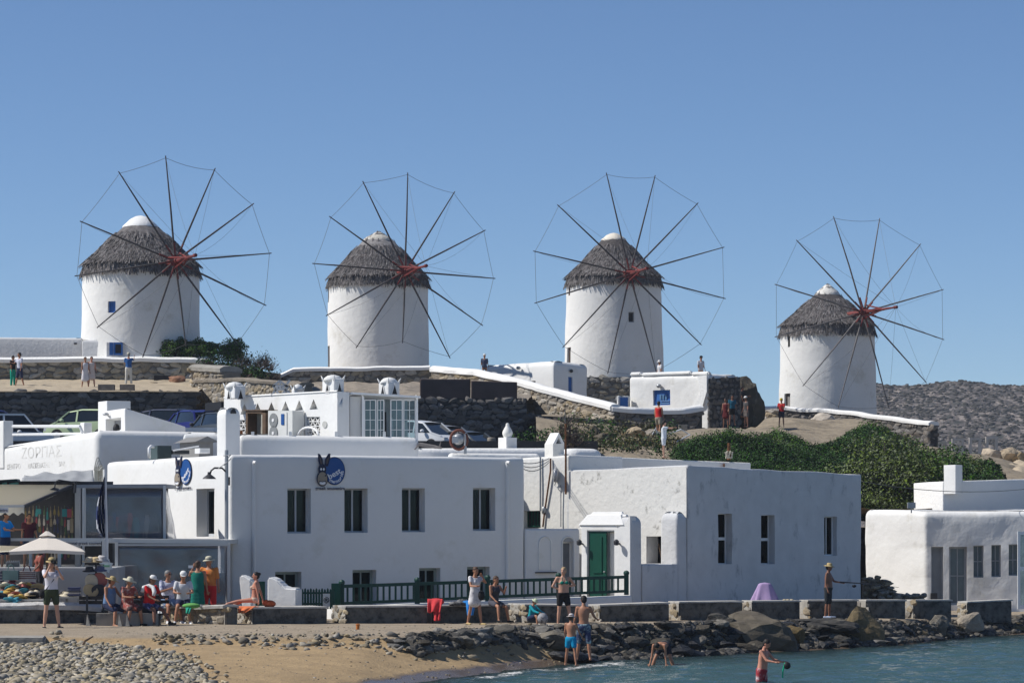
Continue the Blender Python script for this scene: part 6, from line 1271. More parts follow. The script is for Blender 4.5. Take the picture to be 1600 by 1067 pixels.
BL = [(-60, -40, 170, 950, 951, 976, 977, 89.2, 0), (349, 353, 371, 946, 946, 978, 978, 89.8, 0), (373, 396, 511, 949, 948, 978, 977, 90.4, 1), (522, 541, 668, 947, 946, 976, 974, 91.3, 1), (669, 676, 795, 946, 945, 974, 973, 92.6, 0), (796, 821, 911, 944, 945, 974, 972, 93.3, 1), (921, 938, 1045, 945, 941, 973, 970, 95.2, 1), (1046, 1062, 1160, 940, 939, 970, 968, 97, 1), (1161, 1176, 1250, 938.5, 938, 969, 967, 99, 1), (1251, 1263, 1340, 937.5, 937, 967.5, 966, 101.2, 1), (1341, 1354, 1415, 937, 937, 966, 965, 103.2, 1), (1416, 1428, 1487, 937, 937, 965.5, 964.5, 105.2, 1), (1498, 1512, 1581, 940, 936.5, 966, 963, 108.6, 1)]
for k, (x0, x1, x2, t1, t2, b1, b2, d, st) in enumerate(BL):
    lab = ['dark low wall behind the photographer under the market tables', 'dark end block of the rubble wall beside the orange shirt man', 'wall block under the sunbathing woman', 'wall block below the picket gate end of the fence', 'wall block carrying the red and blue towels', 'wall block behind the seated child in teal', 'wall block right of the tall blonde woman', 'wall block below the notch of the courtyard wall', 'wall block in front of the purple covered chair', 'wall block left of the fisherman', 'wall block just right of the fisherman', 'wall block before the gap at the double door', 'last wall block, alone right of the gap'][k]
    block(lab, x0, x1, x2, t1, t2, b1, b2, d, bool(st))
drywall('sunlit rubble wall where the men with caps sit', [XY(247, 91.5), XY(351, 89.75)], [.8, .8], [ZR(948, 91.5), ZR(948, 89.75)], .5, stone_warm, mortar_warm, sx=.26, sz=.2, cap=mat('worn_coping', (0, 0, 0)), cap_h=.06)
# ledge with green fence
La, Lb_ = XY(522, 95.2), XY(988, 101.1); dL = (Lb_-La).normalized(); vL = Vector((-dL.y, dL.x)); t = thing('fence_ledge', 'white ledge wall under the green fence with striped shadows on top', 'wall', (La.x, La.y, .8))
shell('wall', [La+vL*.55, La, Lb_, Lb_+vL*.55], .7, [ZR(948, 95.2)]*2+[ZR(930, 101.1)]*2, white, t, rt=.05, rc=.05, par=.25, drop=.0, zc=.9)
fe = thing('green_fence', 'dark green wooden fence of upright balusters along the white ledge', 'fence', (La.x, La.y, ZR(947, 95.2)))
def FP(px, row_f, off=.12):
    u_, Y_ = hit(px, La, dL); q = La+dL*u_+vL*off; return Vector((q.x, q.y, ZR(row_f, Y_)))
tr = lambda px: 916+(px-528)*(-15/455); br = lambda px: 943+(px-528)*(-20/455)
for px in (537, 655, 765, 876, 982): b = MB(); b.bar(FP(px, br(px)+6), FP(px, tr(px)-5), .15); b.ell(FP(px, tr(px)-6), (.1, .1, .09), nu=8, nv=5); b.build('post', green_dark, fe)
b = MB(); b.bar(FP(528, 952), FP(528, 911), .28, .1); b.build('wide_post', green, fe)
for f_, w_ in ((tr, .10), (br, .09)): b = MB(); b.bar(FP(537, f_(537)), FP(982, f_(982)), .07, w_); b.build('rail', green_dark, fe)
x = 546.
while x < 978:
    if min(abs(x-p) for p in (655, 765, 876)) > 5: b = MB(); b.bar(FP(x, br(x)-.5), FP(x, tr(x)+.5), .065, .045, up=(0, 1, 0)); b.build('baluster', green_dark, fe)
    x += 9.4
pk = thing('picket_gate', 'dark green pointed picket gate left of the long fence', 'gate', W(468, 950, 93.8))
for k in range(13):
    x = 468+k*4.4; y0 = 918+(k % 2)*1.2; b = MB(); a = W(x-1.7, 951, 93.8); e = W(x+1.7, 951, 93.8); h_ = ZR(y0, 93.8); b.prism([a, e, (e.x, e.y, h_-.05), ((a.x+e.x)/2, a.y, h_), (a.x, a.y, h_-.05)], (0, .025, 0)); b.build('picket', green_dark, pk)
for r_ in (926, 943): b = MB(); b.bar(W(466, r_, 93.86), W(523, r_, 93.86), .04, .06); b.build('rail', green_dark, pk)
sg = thing('no_parking_sign', 'small white no-parking sign hung on the picket gate', 'sign', W(510, 947, 93.6)); b = MB(); a, e = W(504.5, 947, 93.7), W(515.5, 947, 93.7); b.box(a.x, e.x, a.y-.02, a.y, a.z, ZR(927, 93.7)); b.build('board', mat('sign_board', (.62, .62, .6), .5), sg)
c = W(510, 937, 93.67); ng = mat('sign_black', (.02, .02, .02), .5); b = MB(); b.tube([c+Vector((.075*math.cos(a), 0, .085*math.sin(a))) for a in [2*math.pi*k/20 for k in range(21)]], .009, 4, False); b.tube([c+Vector((-.05, -.012, .06)), c+Vector((.05, -.012, -.06))], .009, 4); b.build('ring', ng, sg)
text_obj('P', .14, face_mat(c+Vector((0, 0, -.048)), (1, 0), 0, .004), ng, sg, 'letter')
# white stair cheeks
def cheek(label, pts, d, ang, th, seed=0):
    u = rot2(ang); c = XY(pts[0][0], d); n_ = Vector((-u.y, u.x)); P_ = []
    for (px, row) in pts: s, Y = hit(px, c, u); q = c+u*s; P_.append((q.x, q.y, ZR(row, Y)))
    b = MB(); b.prism(P_, (n_.x*th, n_.y*th, 0)); o = b.build('stair_cheek', white, None); bm = bmesh.new(); bm.from_mesh(o.data); bmesh.ops.bevel(bm, geom=list(bm.edges), offset=.05, segments=3, affect='EDGES'); bm.to_mesh(o.data); bm.free(); fixn(o.data, 50); tag(o, label, 'wall')
cheek('slim leaning white stair cheek behind the sunbathing woman', [(378, 952), (373, 905), (374, 898), (381, 898), (392, 905), (394, 952)], 93.5, -20, .3)
cheek('stepped white stair cheek right of the sunbathing woman', [(417, 952), (417, 903), (421, 900.5), (427, 902), (434, 906), (440, 913), (446, 917.5), (464, 918.5), (464, 952)], 93, -15, .5)
b = MB(); b.box(XY(396, 94.5).x, XY(414, 94.5).x, 94.5, 94.56, .9, ZR(908, 94.5)); tag(b.build('green_board', green), 'green board standing behind the sunbathing woman', 'board')
b = MB(); b.prism([W(371, 952, 94.6), W(470, 952, 94.6), W(470, 946, 94.6), W(371, 946, 94.6)], (0, .1, 0)); tag(b.build('ledge_step', white), 'low white step behind the stair cheeks', 'step')
# ---- awnings, canopies, shop interior
cream = mat('cream_canvas', (.62, .59, .52), .9, .04, 2, .01, 8)
nt_ = cream.node_tree; tl_ = nt_.nodes.new('ShaderNodeBsdfTranslucent'); tl_.inputs[0].default_value = (1, .97, .88, 1); mx_ = nt_.nodes.new('ShaderNodeMixShader'); mx_.inputs[0].default_value = .88; nt_.links.new(nt_.nodes['Principled BSDF'].outputs[0], mx_.inputs[1]); nt_.links.new(tl_.outputs[0], mx_.inputs[2]); nt_.links.new(mx_.outputs[0], nt_.nodes['Material Output'].inputs[0]); canvas_g = mat('grey_canvas', (.34, .35, .36), .8, .06, 2, .03, 3); beamw = mat('beam_white', (.6, .6, .58), .6, .05, 2)
aw = thing('awning', 'cream fabric awning with scalloped edge over the shop at the left', 'awning', W(20, 790, 94))
def sheet(name, m, par, A, B, C_, D, nx=14, ny=6, sag=.06, amp=.02, th=0.012, seed=1):
    A, B, C_, D = map(Vector, (A, B, C_, D)); v = []; nrm = (B-A).cross(D-A).normalized()
    for j in range(ny+1):
        for i in range(nx+1):
            s, t_ = i/nx, j/ny; p = A.lerp(B, s).lerp(D.lerp(C_, s), t_); p = p+Vector((0, 0, -sag*4*t_*(1-t_)))+nrm*(amp*noise.noise(Vector((s*5, t_*4, seed)))); v.append(p)
    n = nx+1; f = [(j*n+i, j*n+i+1, (j+1)*n+i+1, (j+1)*n+i) for j in range(ny) for i in range(nx)]; b = MB(); b.add(v, f); o = b.build(name, m, par, smooth=True); md = o.modifiers.new('s', 'SOLIDIFY'); md.thickness = th; return o
sheet('canvas', cream, aw, W(-260, 790, 94), W(38, 790, 94), W(113, 757, 100), W(-240, 757, 100), sag=.08)  # canvas runs on unseen to the left, added to keep sun off the shop
b = MB(); xs_ = [-70+108*k/48 for k in range(49)]
for k in range(48): s0, s1 = 803+2.2*math.sin(k*math.pi/3), 803+2.2*math.sin((k+1)*math.pi/3); b.quad(W(xs_[k], s0, 93.95), W(xs_[k+1], s1, 93.95), W(xs_[k+1], 790, 94), W(xs_[k], 790, 94))
b.build('valance', cream, aw); b = MB(); b.bar(W(-70, 790.5, 93.97), W(38, 790.5, 93.97), .06, .07); b.build('front_bar', beamw, aw); b = MB(); b.bar(W(38, 791, 94), W(112, 759, 99.9), .06, .09); b.build('side_arm', metal_d, aw)
b = MB(); b.prism([W(-20, 801, 93.9), W(13, 801, 93.9), W(13, 793, 93.9), W(-20, 793, 93.9)], (0, .01, 0)); b.build('label_board', mat('label_white', (.7, .7, .72), .6), aw); text_obj('souvenirs', .13, face_mat(W(-1, 799, 93.88), (1, 0), 0, .004), ink, aw, 'lettering')
g_ = thing('grey_awning', 'grey weathered tarpaulin hanging under the bar lettering', 'tarpaulin', W(90, 757, 104)); sheet('tarpaulin', canvas_g, g_, W(30, 759, 103.5), W(148, 757, 103.5), W(145, 734, 104.6), W(38, 742, 104.6), nx=30, ny=10, sag=.0, amp=.10)
bx = thing('dark_cabin', 'dark green kiosk roof with turquoise panes at the left edge', 'kiosk', W(12, 765, 101)); b = MB(); b.prism([W(-40, 775, 101), W(30, 768, 101), W(30, 756, 101), (W(26, 748, 101)), W(-40, 752, 101)], (0, .6, 0)); b.build('body', mat('dark_green_metal', (.01, .04, .035), .5), bx)
for x0, x1 in ((3, 11), (14, 29)): b = MB(); b.prism([W(x0, 763, 100.98), W(x1, 760, 100.98), W(x1, 752.5, 100.98), W(x0, 755, 100.98)], (0, .01, 0)); b.build('pane', mat('turquoise_pane', (.10, .35, .36), .2), bx)
# terrace platform
pf = thing('terrace', 'raised grey-white terrace carrying the souvenir shop', 'terrace', W(60, 940, 93.6)); a, e = XY(-80, 93.6), XY(183, 93.9); shell('wall', [a+Vector((0, 8)), a, e, e+Vector((0, 8))], .8, ZR(886, 93.7), mat('terrace_grey', (.42, .42, .42), .9, .05, 2), pf, rt=.03, rc=.03, par=.2, drop=.01)
rm = thing('shop_interior', 'dark interior wall of the open souvenir shop hung with goods', 'shop', W(60, 886, 101)); b = MB(); b.box(XY(-90, 101).x, XY(176, 101).x, 101, 101.15, .9, ZR(752, 101)); b.box(XY(120, 100.6).x, XY(262, 100.6).x, 100.6, 100.75, .9, ZR(757, 100.6)); b.build('back_wall', mat('dim_wall', (.08, .08, .09), .9, .2, 1.5), rm)  # second box is an added dark backdrop for the shade behind the clear sheets
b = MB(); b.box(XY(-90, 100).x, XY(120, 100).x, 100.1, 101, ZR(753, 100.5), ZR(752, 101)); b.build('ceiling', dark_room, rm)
b = MB(); b.box(XY(176, 99).x, XY(340, 99).x, 99.0, 99.12, .9, ZR(846, 99)); b.build('lower_backdrop', mat('dim_grey_backdrop', (.13, .14, .16), .9, .2, 1.5), rm)  # added grey sheet, its colour stands for the shaded interior under the canopy
for (x0, x1, m_, d_, y0, y1) in ((117, 125, mat('pillar_grey', (.42, .41, .39), .9, .06), 96.5, 762, 886), (45, 49, beamw, 95, 842, 886), (90, 94, beamw, 95, 842, 886), (128.5, 131, beamw, 96, 762, 886)):
    b = MB(); b.box(XY(x0, d_).x, XY(x1, d_).x, d_, d_+.2, ZR(y1, d_), ZR(y0, d_)); tag(b.build('pillar', m_), {117: 'grey concrete pillar at the right side of the open shop', 45: 'slim white post left under the parasol', 90: 'slim white post right under the parasol', 128.5: 'slim white post beside the grey shop pillar'}[x0], 'pillar')
hg = [mat('goods_%d' % i, c, .7, .1, 6) for i, c in enumerate([(.30, .24, .16), (.05, .25, .26), (.35, .08, .10), (.45, .40, .33), (.06, .07, .16), (.25, .20, .08), (.12, .12, .13), (.55, .5, .45), (.16, .05, .08), (.10, .16, .09)])]
rr = random.Random(12); gcol = ['tan', 'teal', 'red', 'beige', 'navy', 'olive', 'grey', 'cream', 'maroon', 'dark green']
def small(name, label, cat, b, m, group): return tag(b.build(name, m), label, cat, group)
for k in range(84):
    row_i = k//14; x = 40+(k % 14)*5.6+rr.uniform(-1.2, 1.2); y = 797+row_i*13+rr.uniform(-2, 2); h_ = rr.uniform(5, 11); w_ = rr.uniform(1.3, 2.3); d_ = 100.3-rr.uniform(0, 2.2)
    mi_ = rr.randrange(10); b = MB(); p = W(x, y, d_); q = W(x, y+h_, d_); hw = w_*d_/F; b.prism([(p.x-hw*.5, p.y, p.z), (p.x+hw*.5, p.y, p.z), (q.x+hw, q.y, q.z), (q.x+hw*.6, q.y, q.z-.06), (q.x-hw*.6, q.y, q.z-.06), (q.x-hw, q.y, q.z)], (0, .05, 0)); b.tube([(p.x, p.y+.02, p.z), (p.x, p.y+.02, p.z+.12)], .008, 4)
    small('hanging_bag', gcol[mi_]+' item in the souvenir shop, '+['top', 'second', 'third', 'fourth', 'fifth', 'lowest'][row_i]+' hanging row, '+(ORD+['thirteenth', 'fourteenth'])[k % 14]+' from the left', 'bag', b, hg[mi_], 'goods hanging in the shop')
for k, (x, m_, y0, y1, w_) in enumerate([(60, 1, 795, 803, 4), (108, 2, 795, 808, 3.5), (101, 1, 795, 807, 4), (112, 0, 810, 832, 2.5), (107, 7, 812, 828, 2)]):
    b = MB(); p, q = W(x-w_, y1, 98), W(x+w_, y0, 98); b.box(p.x, q.x, 98, 98.06, p.z, q.z); tag(b.build('shop_garment', hg[m_]), ['teal cloth hanging near the middle of the shop', 'red-pink top hanging by the grey pillar', 'turquoise top hanging by the grey pillar', 'beige sandals hanging low by the grey pillar', 'pale sandals hanging next to the beige ones'][k], 'clothing')
# upper canopy with clear sheets
uc = thing('canopy', 'upper canopy of clear plastic sheets with a flat roof beside the shop wall', 'canopy', W(190, 844, 97)); b = MB(); b.prism([W(116, 762, 96.8), W(259, 762, 98), W(259, 756, 98), W(116, 757, 96.8)], (0, 3.0, 0)); b.build('roof', mat('canopy_roof', (.33, .34, .36), .7, .1), uc)
b = MB(); b.bar(W(257, 843, 98), W(257, 758, 98), .08); b.bar(W(132, 843, 97), W(132, 760, 97), .08); b.build('frame', beamw, uc)
for (xa, xb) in ((133, 165), (166.5, 256)): sheet('clear_sheet', pvc, uc, W(xa, 843, 97.2+(xa-133)/150), W(xb, 843, 97.2+(xb-133)/150), W(xb, 764, 97.2+(xb-133)/150), W(xa, 764, 97.2+(xa-133)/150), sag=0, amp=.03, th=.004, seed=xa)
sheet('side_sheet', pvc, uc, W(258.5, 843, 98), W(276, 843, 100.5), W(262, 768, 100.5), W(258.5, 764, 98), nx=4, sag=0, amp=.05, th=.004)
for k, (x, c) in enumerate([(178, 4), (184, 2), (190, 8), (196, 8), (203, 7), (212, 1), (222, 6), (230, 7), (240, 6), (147, 6), (155, 4), (172, 8)]):
    b = MB(); p = W(x, 800+((k*7) % 9), 99.6); q = W(x, 843, 99.6); w_ = .09+.03*(k % 3)
    b.prism([(p.x-w_*.5, p.y, p.z), (p.x+w_*.5, p.y, p.z), (q.x+w_*1.4, q.y, q.z), (q.x-w_*1.4, q.y, q.z)], (0, .1, 0)); m_ = mat('dress_red', (.50, .05, .03), .8, .1) if k in (1, 4) else hg[c]
    tag(b.build('hanging_dress', m_), nth(gcol[c])+' dress hung behind the upper clear sheet' if k not in (1, 4) else ('left' if k == 1 else 'right')+' of the two red dresses behind the upper clear sheet', 'dress', 'dresses behind the canopy sheet')
lc = thing('canopy', 'lower canopy with a wide clear plastic sheet behind the seated people', 'canopy', W(270, 945, 96)); b = MB(); b.prism([W(160, 848, 95.6), W(360, 849.5, 97.4), W(360, 843, 97.4), W(160, 841, 95.6)], (0, 3.4, 0)); b.build('roof', beamw, lc)
b = MB(); b.bar(W(182, 950, 95.7), W(182, 846, 95.7), .09); b.bar(W(357.5, 950, 97.2), W(357.5, 848, 97.2), .09); b.bar(W(182, 851, 95.7), W(357, 851, 97.2), .06); b.build('frame', beamw, lc)
sheet('clear_sheet', pvc, lc, W(184, 948, 95.75), W(356, 948, 97.25), W(356, 852, 97.25), W(184, 852, 95.75), nx=30, ny=14, sag=0, amp=.03, th=.004, seed=5)
for k, (x, y0, y1, w_, m_) in enumerate([(250, 905, 940, 8, mat('pale_notice', (.45, .5, .55), .6)), (302, 868, 935, 6, dark_room), (340, 895, 948, 12, mat('steel_panel', (.2, .22, .25), .5))]):
    b = MB(); p, q = W(x-w_, y1, 98.8), W(x+w_, y0, 98.8); b.box(p.x, q.x, 98.8, 98.9, p.z, q.z); tag(b.build('panel', m_), ['pale notice board behind the lower clear sheet', 'dark figure-high cupboard behind the lower clear sheet', 'steel cupboard at the right behind the lower clear sheet'][k], 'furniture')
sb = thing('shop_sign_board', 'long white board with dark lettering under the shop terrace roof', 'sign', W(130, 852, 94.4)); b = MB(); b.prism([W(100, 853, 94.4), W(158, 852.5, 94.4), W(158, 843.5, 94.4), W(100, 844.5, 94.4)], (0, .05, 0)); b.build('board', mat('sign_board', (.62, .62, .6), .5), sb); text_obj('traditional greek souvenirs', .125, face_mat(W(129, 850.5, 94.38), (1, 0), 0, .004), ink, sb)
b = MB(); b.prism([W(-70, 845, 94.9), W(176, 845, 94.9), W(176, 840.5, 94.9), W(-70, 840.5, 94.9)], (0, .12, 0)); tag(b.build('terrace_beam', beamw), 'white horizontal beam across the shop front above the terrace', 'beam')
lp = thing('arm_lamp', 'black arm lamp over the cream awning by the grey pillar', 'lamp', W(115, 762, 96)); b = MB(); b.tube([W(118, 757, 96.2), W(114, 753, 96), W(92, 750, 95.8), (W(87, 752, 95.8)), W(85, 764, 95.8)], .025, 6); b.tube([W(117, 770, 96.2), W(118, 752, 96.2)], .04, 6); b.build('arm', metal_d, lp); b = MB(); b.prism([W(77, 765, 95.7), W(92, 767, 95.7), W(90, 763, 95.7), W(84, 761, 95.7)], (0, .3, 0)); b.build('head', metal_d, lp)
eb = thing('electric_boxes', 'cluster of cream electric boxes with looping cables at the shop corner', 'electric box', W(155, 757, 110)); 
for (x0, x1, y0, y1, d_) in ((148, 154, 729, 754, 110), (155, 161, 728, 744, 110.1), (156, 160, 745, 757, 110.1)): b = MB(); b.box(XY(x0, d_).x, XY(x1, d_).x, d_-.15, d_+.1, ZR(y1, d_), ZR(y0, d_)); b.build('box', mat('cream_box', (.55, .54, .46), .6), eb)
b = MB()
for k in range(5): cx_ = 152+k*2.2; b.tube([W(cx_-5+10*j/10, 735-(14-k)*math.sin(math.pi*j/10)+j*.6*(k-2), 109.7-.05*k) for j in range(11)], .022, 5)
b.tube([W(144, 742, 109.6), W(132, 739, 109.3), W(120, 741, 109)], .02, 5); b.build('cables', mat('pale_cable', (.45, .45, .42), .6), eb)
# flag on a leaning pole
fl = thing('flag', 'furled blue and white striped flag on a pole before the canopy', 'flag', W(167, 872, 93)); b = MB(); b.tube([W(167, 874, 93), W(163.5, 733, 93)], .05, 8); b.tube([W(165.5, 860, 93), W(166, 842, 93)], .07, 8); b.build('pole', plastic_white, fl)
nvy = mat('flag_blue', (.02, .035, .12), .8, .1); fw_ = mat('flag_white', (.5, .51, .55), .8, .1)
v = []; K, J = 12, 26; mi = []
for j in range(J+1):
    for i in range(K+1):
        s = i/K; t_ = j/J; wdt = (2+10.5*math.sin(min(1, t_*1.25)*math.pi*.62)*(1 if t_ < .86 else (1-t_)*7)); px = 163.8-s*wdt+1.2*math.sin(s*9+t_*3)*s; row = 742+t_*98+s*6*(1-t_); v.append(W(px, row, 92.95-.12*math.sin(s*14+t_*2.5)))
n = K+1; b = MB()
for j in range(J):
    for i in range(K): b.add([v[j*n+i], v[j*n+i+1], v[(j+1)*n+i+1], v[(j+1)*n+i]], [(0, 1, 2, 3)], 1 if ((i+j//2) % 5 < 2 and j > 5) else 0)
b.build('cloth', [nvy, fw_], fl, smooth=True)
# parasol
ps = thing('parasol', 'square cream market parasol with raised vent over the bag stall', 'parasol', W(76, 930, 90)); apx = W(73, 831, 90); rr_ = 1.1; hz = ZR(862, 90)
b = MB(); cs = [(-60, 0), (60, 0)]
cor = [W(14, 861.5, 89.2), W(133, 861.5, 89.6), W(122, 858, 91.2), W(30, 858, 91)]; ap = W(74, 835, 90.2); sub = 8
for k in range(4):
    A_, B_ = cor[k], cor[(k+1) % 4]; mdl = (A_+B_)/2+Vector((0, 0, .05))
    for (p, q) in ((A_, mdl), (mdl, B_)): b.add([p, q, ap], [(0, 1, 2)]); b.add([p, q, q-Vector((0, 0, .09)), p-Vector((0, 0, .09))], [(0, 1, 2, 3)])
b.build('canopy', mat('parasol_canvas', (.78, .70, .60), .9, .04, 3), ps)
b = MB(); c4 = [ap.lerp(c, .22)+Vector((0, 0, .05)) for c in cor]; tp = W(73.5, 828, 90.2); 
for k in range(4): m_ = (c4[k]+c4[(k+1) % 4])/2+Vector((0, 0, .03)); b.add([c4[k], m_, tp], [(0, 1, 2)]); b.add([m_, c4[(k+1) % 4], tp], [(0, 1, 2)])
b.build('vent', MATS['parasol_canvas'], ps); b = MB(); b.tube([W(74, 935, 90.2), tp], .035, 8); b.build('pole', timber, ps)
for k in range(4): b = MB(); b.bar(ap-Vector((0, 0, .05)), cor[k]-Vector((0, 0, .06)), .03); b.build('rib', timber, ps)
b = MB(); b.add([W(-20, 862, 91), W(14, 860, 91), W(33, 853, 92.2), W(0, 852, 92.2)], [(0, 1, 2, 3)]); o = tag(b.build('small_awning', cream), 'small pale awning at the left edge beside the parasol', 'awning'); md = o.modifiers.new('s', 'SOLIDIFY'); md.thickness = .03
# market tables and goods
def table(label, x0, x1, row, d, dep, legrow):
    t = thing('market_table', label, 'table', W(x0, legrow, d)); a, e = XY(x0, d), XY(x1, d); z = ZR(row, d); b = MB(); b.box(a.x, e.x, d, d+dep, z-.05, z); b.build('table_top', mat('table_pale', (.5, .48, .44), .8), t)
    for x in (a.x+.05, e.x-.05):
        for y in (d+.05, d+dep-.05): b = MB(); b.box(x-.03, x+.03, y-.03, y+.03, ZR(legrow, d), z-.052); b.build('leg', mat('table_leg', (.4, .38, .35), .7), t)
    return z
zt1 = table('long low market table heaped with hats and bags', -40, 72, 936, 90.2, 1.4, 950); zt2 = table('market table right of the photographer with folded cloths', 93, 125, 932, 91.2, 1.2, 948)
def tote(label, x0, x1, y0, y1, d, m1, m2, stripes):
    t = thing('tote_bag', label, 'bag', W(x0, y1, d), 'bags on the stall'); a, e = W(x0, y1, d), W(x1, y0, d); n_ = stripes
    for k in range(n_): zA = a.z+(e.z-a.z)*k/n_; zB = a.z+(e.z-a.z)*(k+1)/n_; b = MB(); s_ = .04*(k/n_-.5); b.box(a.x+s_, e.x-s_, d-.14+.002*(k % 2), d+.14, zA+.001*(k > 0), zB); b.build('stripe' if n_ > 1 else 'body', m1 if k % 2 else m2, t)
    b = MB(); xm = (a.x+e.x)/2; w_ = (e.x-a.x)*.25; b.tube([(xm-w_, d, e.z), (xm-w_*.6, d, e.z+.14), (xm, d, e.z+.18), (xm+w_*.6, d, e.z+.14), (xm+w_, d, e.z)], .018, 5); b.build('handle', m1, t)
tm, tw = mat('stripe_maroon', (.14, .05, .06), .8), mat('stripe_white', (.5, .48, .47), .8); tote('maroon and white striped tote bag on the stall left of the photographer', 30, 54, 892, 905, 92.2, tm, tw, 9); tote('plain grey-teal tote bag beside the striped one', 6, 28, 891, 906, 92, mat('tote_teal', (.12, .20, .21), .8), mat('tote_teal', (0, 0, 0)), 1); tote('navy and grey striped tote bag at the left edge', -14, 4, 891, 907, 92, mat('stripe_navy', (.03, .04, .09), .8), mat('stripe_grey', (.2, .2, .22), .8), 7)
hatc = [mat('hat_%d' % i, c, .85, .08, 8) for i, c in enumerate([(.55, .42, .24), (.62, .55, .42), (.05, .25, .33), (.05, .05, .06), (.55, .35, .08), (.42, .14, .12), (.55, .52, .5), (.12, .13, .22), (.30, .26, .2)])]
def hatmesh(b, c, r=.16, h=.11, brim=.3, tilt=(0, 0), seed=0):
    M = Euler((tilt[0], tilt[1], 0)).to_matrix(); q = MB(); q.lathe((0, 0, 0), [(r*1.02, -.012), (brim, -.02), (brim+.01, -.006), (r*1.03, .008), (r, h*.6), (r*.85, h*.95), (r*.35, h*1.05), (.005, h)], 20, jit=lambda a, z: (.02*math.sin(2*a+seed) if abs(z) < .021 else 0)); b.add([M @ Vector(p)+Vector(c) for p in q.v], q.f); return b
hnames = ['straw', 'cream', 'teal', 'black', 'yellow', 'reddish', 'white', 'navy', 'tan']
rr = random.Random(4)
for (x0, x1, n_, ya, yb, dA) in ((-4, 60, 26, 934, 912, 90.4), (-4, 30, 6, 938, 930, 90.1), (95, 122, 6, 930, 926, 91.5)):
    for k in range(n_):
        x = x0+(x1-x0)*(k+rr.uniform(.1, .9))/n_; tt = rr.random(); row = ya+(yb-ya)*tt; d_ = dA+tt*1.3; ci = rr.randrange(9); b = MB(); hatmesh(b, W(x, row, d_), .10, .09, .17+rr.uniform(0, .05), (rr.uniform(-.7, .3), rr.uniform(-.4, .4)), k)
        o = b.build('hat', hatc[ci], smooth=True); tag(o, nth(hnames[ci]+{26: ' back-row', 6: ' front'}[n_]+(' left-table' if x1 < 90 else ' right-table'))+' hat from the left on the market tables', 'hat', 'hats on the market tables')
for k in range(34):
    x = -4+k*2.2; row = 926-rr.uniform(0, 16); d_ = 91.4+(926-row)*.05; b = MB(); b.ell(W(x, row, d_), (rr.uniform(.08, .2), .12, rr.uniform(.04, .1)), Euler((rr.uniform(-.4, .4), rr.uniform(-.5, .5), 0)).to_matrix(), 8, 6); ci = rr.randrange(10)
    tag(b.build('folded_cloth', hg[ci]), nth(gcol[ci])+' cloth or purse from the left in the mixed stall heap', 'cloth', 'mixed goods heap on the stall')
for k in range(5): b = MB(); p = W(115, 930-k*2.6, 91.4); b.box(p.x-.16+.02*(k % 2), p.x+.16+.015*(k % 3), 91.3, 91.7, p.z, p.z+.042); tag(b.build('folded_cloth', [hg[4], hg[7], hg[6], hatc[7], hg[4]][k]), ['lowest', 'second lowest', 'middle', 'fourth', 'topmost'][k]+' folded cloth in the neat stack right of the photographer', 'cloth', 'neat cloth stack')
b = MB(); 
for k in range(22): b.bar(W(10+k*.95, 886, 94.2), W(10.4+k*.95, 877+2*math.sin(k*2.1), 94.2), .03)
tag(b.build('white_baskets', mat('white_basket', (.5, .49, .47), .8)), 'row of small white baskets on the terrace edge', 'basket')
# hat rack
rk = thing('hat_rack', 'tall stand with tiers of hats between photographer and bench', 'rack', W(150, 950, 91)); b = MB(); b.tube([W(150, 952, 91), W(150, 876, 91)], .03, 8); b.build('stand', metal_d, rk)
for k, row in enumerate((882, 897, 910, 925)): b = MB(); b.tube([W(138, row, 91), W(163, row, 91)], .015, 5); b.build('arm', metal_d, rk)
for k, (x, y, ci, ty, lab) in enumerate([(140, 876, 1, .1, 'pinkish cream sun hat at the top left of the rack'), (150, 876, 0, .0, 'pale peach sun hat at the top of the rack'), (159, 874, 6, .5, 'white hat with black band at the top right of the rack'), (140, 891, 3, -.1, 'black felt hat on the second tier of the rack'), (157, 890, 7, .1, 'dark hat with pale brim on the second tier right'), (143, 908, 1, 1.3, 'straw hat hung flat on the third tier'), (157, 905, 5, 1.3, 'red hat hung flat on the third tier'), (142, 922, 0, 1.3, 'straw hat hung flat on the lowest tier'), (155, 922, 3, 1.2, 'black hat on the lowest tier')]):
    b = MB(); hatmesh(b, W(x, y, 90.8), .12, .11, .20, (-ty if ty > 1 else .15, ty*.4 if ty < 1 else 0), k); tag(b.build('hat', [hatc[ci], ][0], smooth=True), lab, 'hat')
st = thing('price_star', 'white star-shaped paper sign on the post by the hat rack', 'sign', W(166, 884, 92.8)); c = W(166, 884, 92.8); b = MB(); b.prism([c+Vector((math.cos(a)*r_, 0, math.sin(a)*r_)) for a, r_ in [(2*math.pi*k/16, .23 if k % 2 else .15) for k in range(16)]], (0, .01, 0)); b.build('paper', mat('paper', (.72, .75, .74), .8), st); b = MB(); b.box(c.x-.1, c.x+.1, c.y-.016, c.y-.004, c.z-.03, c.z+.03); b.build('green_print', mat('green_ink', (.25, .5, .3), .6), st)
b = MB(); b.box(XY(160, 93).x, XY(166, 93).x, 92.9, 93.05, .9, ZR(842, 93)); tag(b.build('pillar', beamw), 'white square post behind the star-shaped sign', 'pillar')
